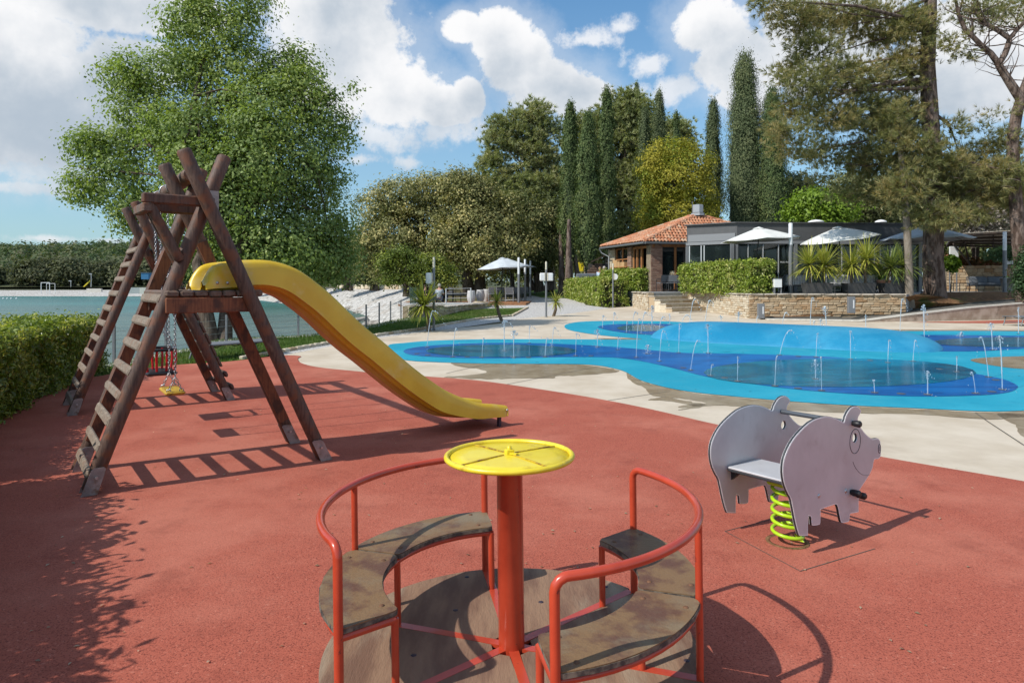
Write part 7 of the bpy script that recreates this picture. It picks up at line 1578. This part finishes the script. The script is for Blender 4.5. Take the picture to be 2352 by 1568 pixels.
# ------------------------------------------------------------ fountain jets
m, N, p, co = base_mat('splashing water'); p.inputs['Base Color'].default_value = (.80, .90, .98, 1); p.inputs['Roughness'].default_value = .08; p.inputs['IOR'].default_value = 1.33; p.inputs['Transmission Weight'].default_value = .55; p.inputs['Specular IOR Level'].default_value = .8
tr = N.add('ShaderNodeBsdfTransparent'); mx = N.add('ShaderNodeMixShader'); mx.inputs[0].default_value = .74; N.l.new(tr.outputs[0], mx.inputs[1]); N.l.new(p.outputs[0], mx.inputs[2]); N.l.new(mx.outputs[0], N.n['Material Output'].inputs[0]); M['water'] = m
M['nozzle'] = mat('bronze nozzle ring', (.13, .13, .13), rough=.5, metal=.3)
A8 = lambda x, y: (x*.3125+857.5, y*.3125+643.1)
B8 = lambda x, y: (x*.375+1470, y*.375+643.1)
J = [(A8, (395, 495), (440, 225), (530, 335), 0), (A8, (583, 568), (610, 355), (640, 540), 0), (A8, (799, 570), (812, 425), (822, 465), 0), (A8, (963, 525), (960, 300), (1062, 415), 1), (A8, (1032, 572), (1030, 372), (1060, 410), 1), (A8, (1146, 465), (1150, 337), (1235, 430), 0), (A8, (1262, 568), (1278, 425), (1320, 560), 0), (A8, (1312, 490), (1332, 347), (1380, 470), 0), (A8, (1486, 560), (1495, 393), (1550, 540), 0), (A8, (1648, 495), (1645, 365), (1672, 490), 1), (A8, (1795, 515), (1803, 415), (1825, 515), 0), (A8, (1932, 572), (1955, 285), (2010, 500), 0), (A8, (2015, 545), (2018, 480), (2030, 540), 1), (A8, (2102, 600), (2130, 370), (2190, 590), 0),
     (A8, (1683, 355), (1690, 262), (1718, 300), 0), (A8, (1763, 330), (1772, 240), (1800, 320), 0), (A8, (1860, 385), (1867, 307), (1884, 385), 0), (A8, (1905, 328), (1925, 233), (1960, 290), 0), (A8, (1967, 395), (2000, 237), (2035, 270), 0), (A8, (2048, 335), (2047, 190), (2060, 260), 1), (A8, (2096, 400), (2130, 270), (2165, 320), 0), (A8, (2180, 328), (2177, 250), (2184, 300), 0),
     (B8, (237, 447), (243, 268), (252, 300), 0), (B8, (310, 555), (355, 370), (390, 440), 0), (B8, (418, 450), (413, 272), (424, 300), 1), (B8, (303, 272), (335, 118), (378, 200), 0), (B8, (397, 272), (430, 125), (458, 185), 0), (B8, (601, 277), (603, 197), (612, 220), 1), (B8, (713, 280), (720, 222), (735, 270), 0), (B8, (855, 462), (920, 308), (992, 410), 0), (B8, (870, 284), (895, 198), (912, 225), 0), (B8, (597, 622), (600, 468), (612, 590), 0), (B8, (432, 588), (443, 515), (460, 580), 0), (B8, (826, 652), (838, 465), (860, 635), 0), (B8, (1075, 610), (1072, 490), (1095, 600), 1), (B8, (1078, 475), (1088, 328), (1105, 475), 0), (B8, (1290, 488), (1288, 310), (1322, 480), 0), (B8, (1042, 295), (1055, 108), (1082, 160), 0), (B8, (1142, 298), (1130, 165), (1142, 210), 1), (B8, (1383, 310), (1382, 215), (1388, 240), 0), (B8, (1518, 508), (1527, 367), (1548, 515), 0), (B8, (1592, 315), (1607, 115), (1642, 200), 0), (B8, (1672, 500), (1687, 370), (1722, 530), 0), (B8, (1742, 410), (1735, 155), (1765, 330), 1), (B8, (1940, 565), (1940, 465), (1944, 500), 0), (B8, (1437, 693), (1430, 612), (1434, 650), 0), (B8, (1762, 705), (1762, 557), (1792, 610), 1), (B8, (2055, 697), (2030, 565), (2008, 685), 0), (B8, (2135, 597), (2086, 350), (2060, 470), 0), (B8, (2220, 674), (2200, 345), (2260, 460), 1), (B8, (2160, 430), (2145, 265), (2175, 330), 1), (B8, (2318, 330), (2317, 170), (2325, 240), 0), (B8, (1966, 350), (1966, 325), (1972, 340), 1), (B8, (1112, 680), (1108, 470), (1113, 520), 0), (B8, (1062, 292), (1066, 252), (1078, 280), 0), (B8, (1106, 294), (1104, 240), (1112, 270), 1), (B8, (500, 272), (490, 218), (520, 262), 0), (B8, (252, 268), (290, 212), (318, 250), 0)]
rdj = random.Random(42)
def jet(b, ap, ld, bigj, label):
    B_ = Gp(*b); Y = B_.y; tp = At(ap[0], ap[1], Y); LD = At(ld[0], ld[1], Y); root = empty('water_jet', B_, label, 'water jet', 'fountain jets of the splash pad'); mb = MB(); k_ = Y/F; h = tp.z-B_.z
    hx = (tp.x-B_.x); n = max(8, int(h/.05)); w = k_*(1.25 if not bigj else 1.8)
    P = []; rr = []
    for i in range(n+1):
        t = i/n; P.append(Vector((B_.x+hx*t**1.0, Y, B_.z+h*(1-(1-t)**2)))+Vector((rdj.uniform(-1, 1), rdj.uniform(-1, 1), 0))*k_*.5*t); rr.append(w*(.75+.5*t)*rdj.uniform(.6, 1.25)*(.8 if t < .9 else 1.3))
    mb.tube(P, rr, 6)
    dx = LD.x-tp.x; dz = tp.z-LD.z; m = max(6, int((dz+abs(dx))/.05))
    for i in range(1, m+1):
        t = i/m; c = Vector((tp.x+dx*t, Y+rdj.uniform(-.02, .02), tp.z-dz*t*t))+Vector((rdj.uniform(-1, 1), 0, rdj.uniform(-1, 1)))*k_*(.8+2.0*t*(2 if bigj else 1))
        if rdj.random() < .82: mb.ball(c, w*rdj.uniform(.5, 1.15)*(1-.35*t), 6, 4, (1, 1, rdj.uniform(1, 1.9)))
    for i in range(10 if not bigj else 46):
        t = rdj.random(); sp = k_*(3 if not bigj else 6); c = tp+Vector((rdj.gauss(0, 1)*sp*.6, rdj.gauss(0, 1)*sp*.4, -abs(rdj.gauss(0, 1))*sp*(1.5 if bigj else 1))); mb.ball(c, w*rdj.uniform(.25, .6), 5, 3)
    for i in range(8 if not bigj else 26):
        c = Vector((B_.x+rdj.gauss(0, 1)*k_*5, Y+rdj.gauss(0, .12), B_.z+abs(rdj.gauss(0, 1))*k_*3)); mb.ball(c, w*rdj.uniform(.25, .5), 5, 3)
    o = mb.build('stream', M['water'], root); o['kind'] = 'stuff'; MB().lathe(B_+Vector((0, 0, .012)), [(.055, 0), (.05, .004), (.02, .005)], 12).build('nozzle', M['nozzle'], root)
SZ = lambda h: 'knee high' if h < 30 else ('waist high' if h < 55 else 'tall')
AREA = lambda p: 'the small back pond' if p[1] < 768 and p[0] < 1560 else ('the far edge behind the blue mound' if p[1] < 768 else ('the right hand blue pond' if p[0] > 2100 and p[1] < 812 else ('the left oval of the front pad' if p[0] < 1460 else 'the large oval of the front pad')))
NUM = ['first', 'second', 'third', 'fourth', 'fifth', 'sixth', 'seventh', 'eighth', 'ninth', 'tenth', 'eleventh', 'twelfth', 'thirteenth', 'fourteenth', 'fifteenth', 'sixteenth', 'seventeenth', 'eighteenth', 'nineteenth', 'twentieth', 'twenty first', 'twenty second', 'twenty third', 'twenty fourth', 'twenty fifth']
JJ = [(f(*a), f(*b), f(*c), g) for f, a, b, c, g in J]; cnt_ = {}
for b, a, c, g in sorted(JJ, key=lambda j: j[0][0]):
    ar = AREA(b); i = cnt_.get(ar, 0); cnt_[ar] = i+1; jet(b, a, c, g, '%s %s, %s from left in %s' % (SZ(b[1]-a[1]), 'bubbling jet' if g else ('arching jet' if abs(c[0]-a[0]) > 7 else 'thin jet'), NUM[i], ar))
# dry nozzles flush in the pad
for k, (x, y) in enumerate([(320, 545), (400, 555), (690, 568), (1140, 572), (1600, 560)]):
    g_ = Gp(*A8(x, y), .012); tag(MB().lathe(g_, [(.06, 0), (.055, .004), (.02, .005)], 14).build('floor_nozzle', M['nozzle'], origin=g_), NUM[k]+' dry nozzle ring from the left in the left oval', 'nozzle', 'dry nozzles in the pad')
for k, (x, y) in enumerate([(265, 540), (518, 602), (968, 667), (1600, 700), (1835, 548), (2155, 687), (2180, 615), (970, 470), (1410, 495)]):
    g_ = Gp(*B8(x, y), .012); tag(MB().lathe(g_, [(.06, 0), (.055, .004), (.02, .005)], 14).build('floor_nozzle', M['nozzle'], origin=g_), ['dry nozzle ring at the left end of the large oval', 'dry nozzle ring near the left front rim of the large oval', 'dry nozzle ring at the front rim behind the pig', 'dry nozzle ring at the front rim above the pig snout', 'dry nozzle ring at the back rim of the large oval', 'dry nozzle ring at the right front rim of the large oval', 'dry nozzle ring at the far right end of the large oval', 'dry nozzle ring close to the foot of the mound, middle', 'dry nozzle ring close to the foot of the mound, right'][k], 'nozzle', 'dry nozzles in the pad')

# bits of dry leaf and grit blown over the rubber
n = 420; lx = RNG.uniform(-5, 6, n*3); ly = RNG.uniform(1.6, 10, n*3); ok = (ly < 8.6-.62*lx) & (lx > -.85*ly); lx, ly = lx[ok][:n], ly[ok][:n]; n = len(lx)
P = np.stack([lx, ly, np.where(ly < 8, 0, .016*(ly-8))+.011], 1); V, Q = leaf_quads(P, unit(n)*.25+np.array([0, 0, 1.]), .022, .55); o = npmesh('leaf_litter', V, Q, leaf_mat('dry leaf bits', (.20, .13, .07), (.55, .45, .32)), None); tag(o, 'tiny dry leaf bits and grit scattered over the red playground', 'litter', kind='stuff')
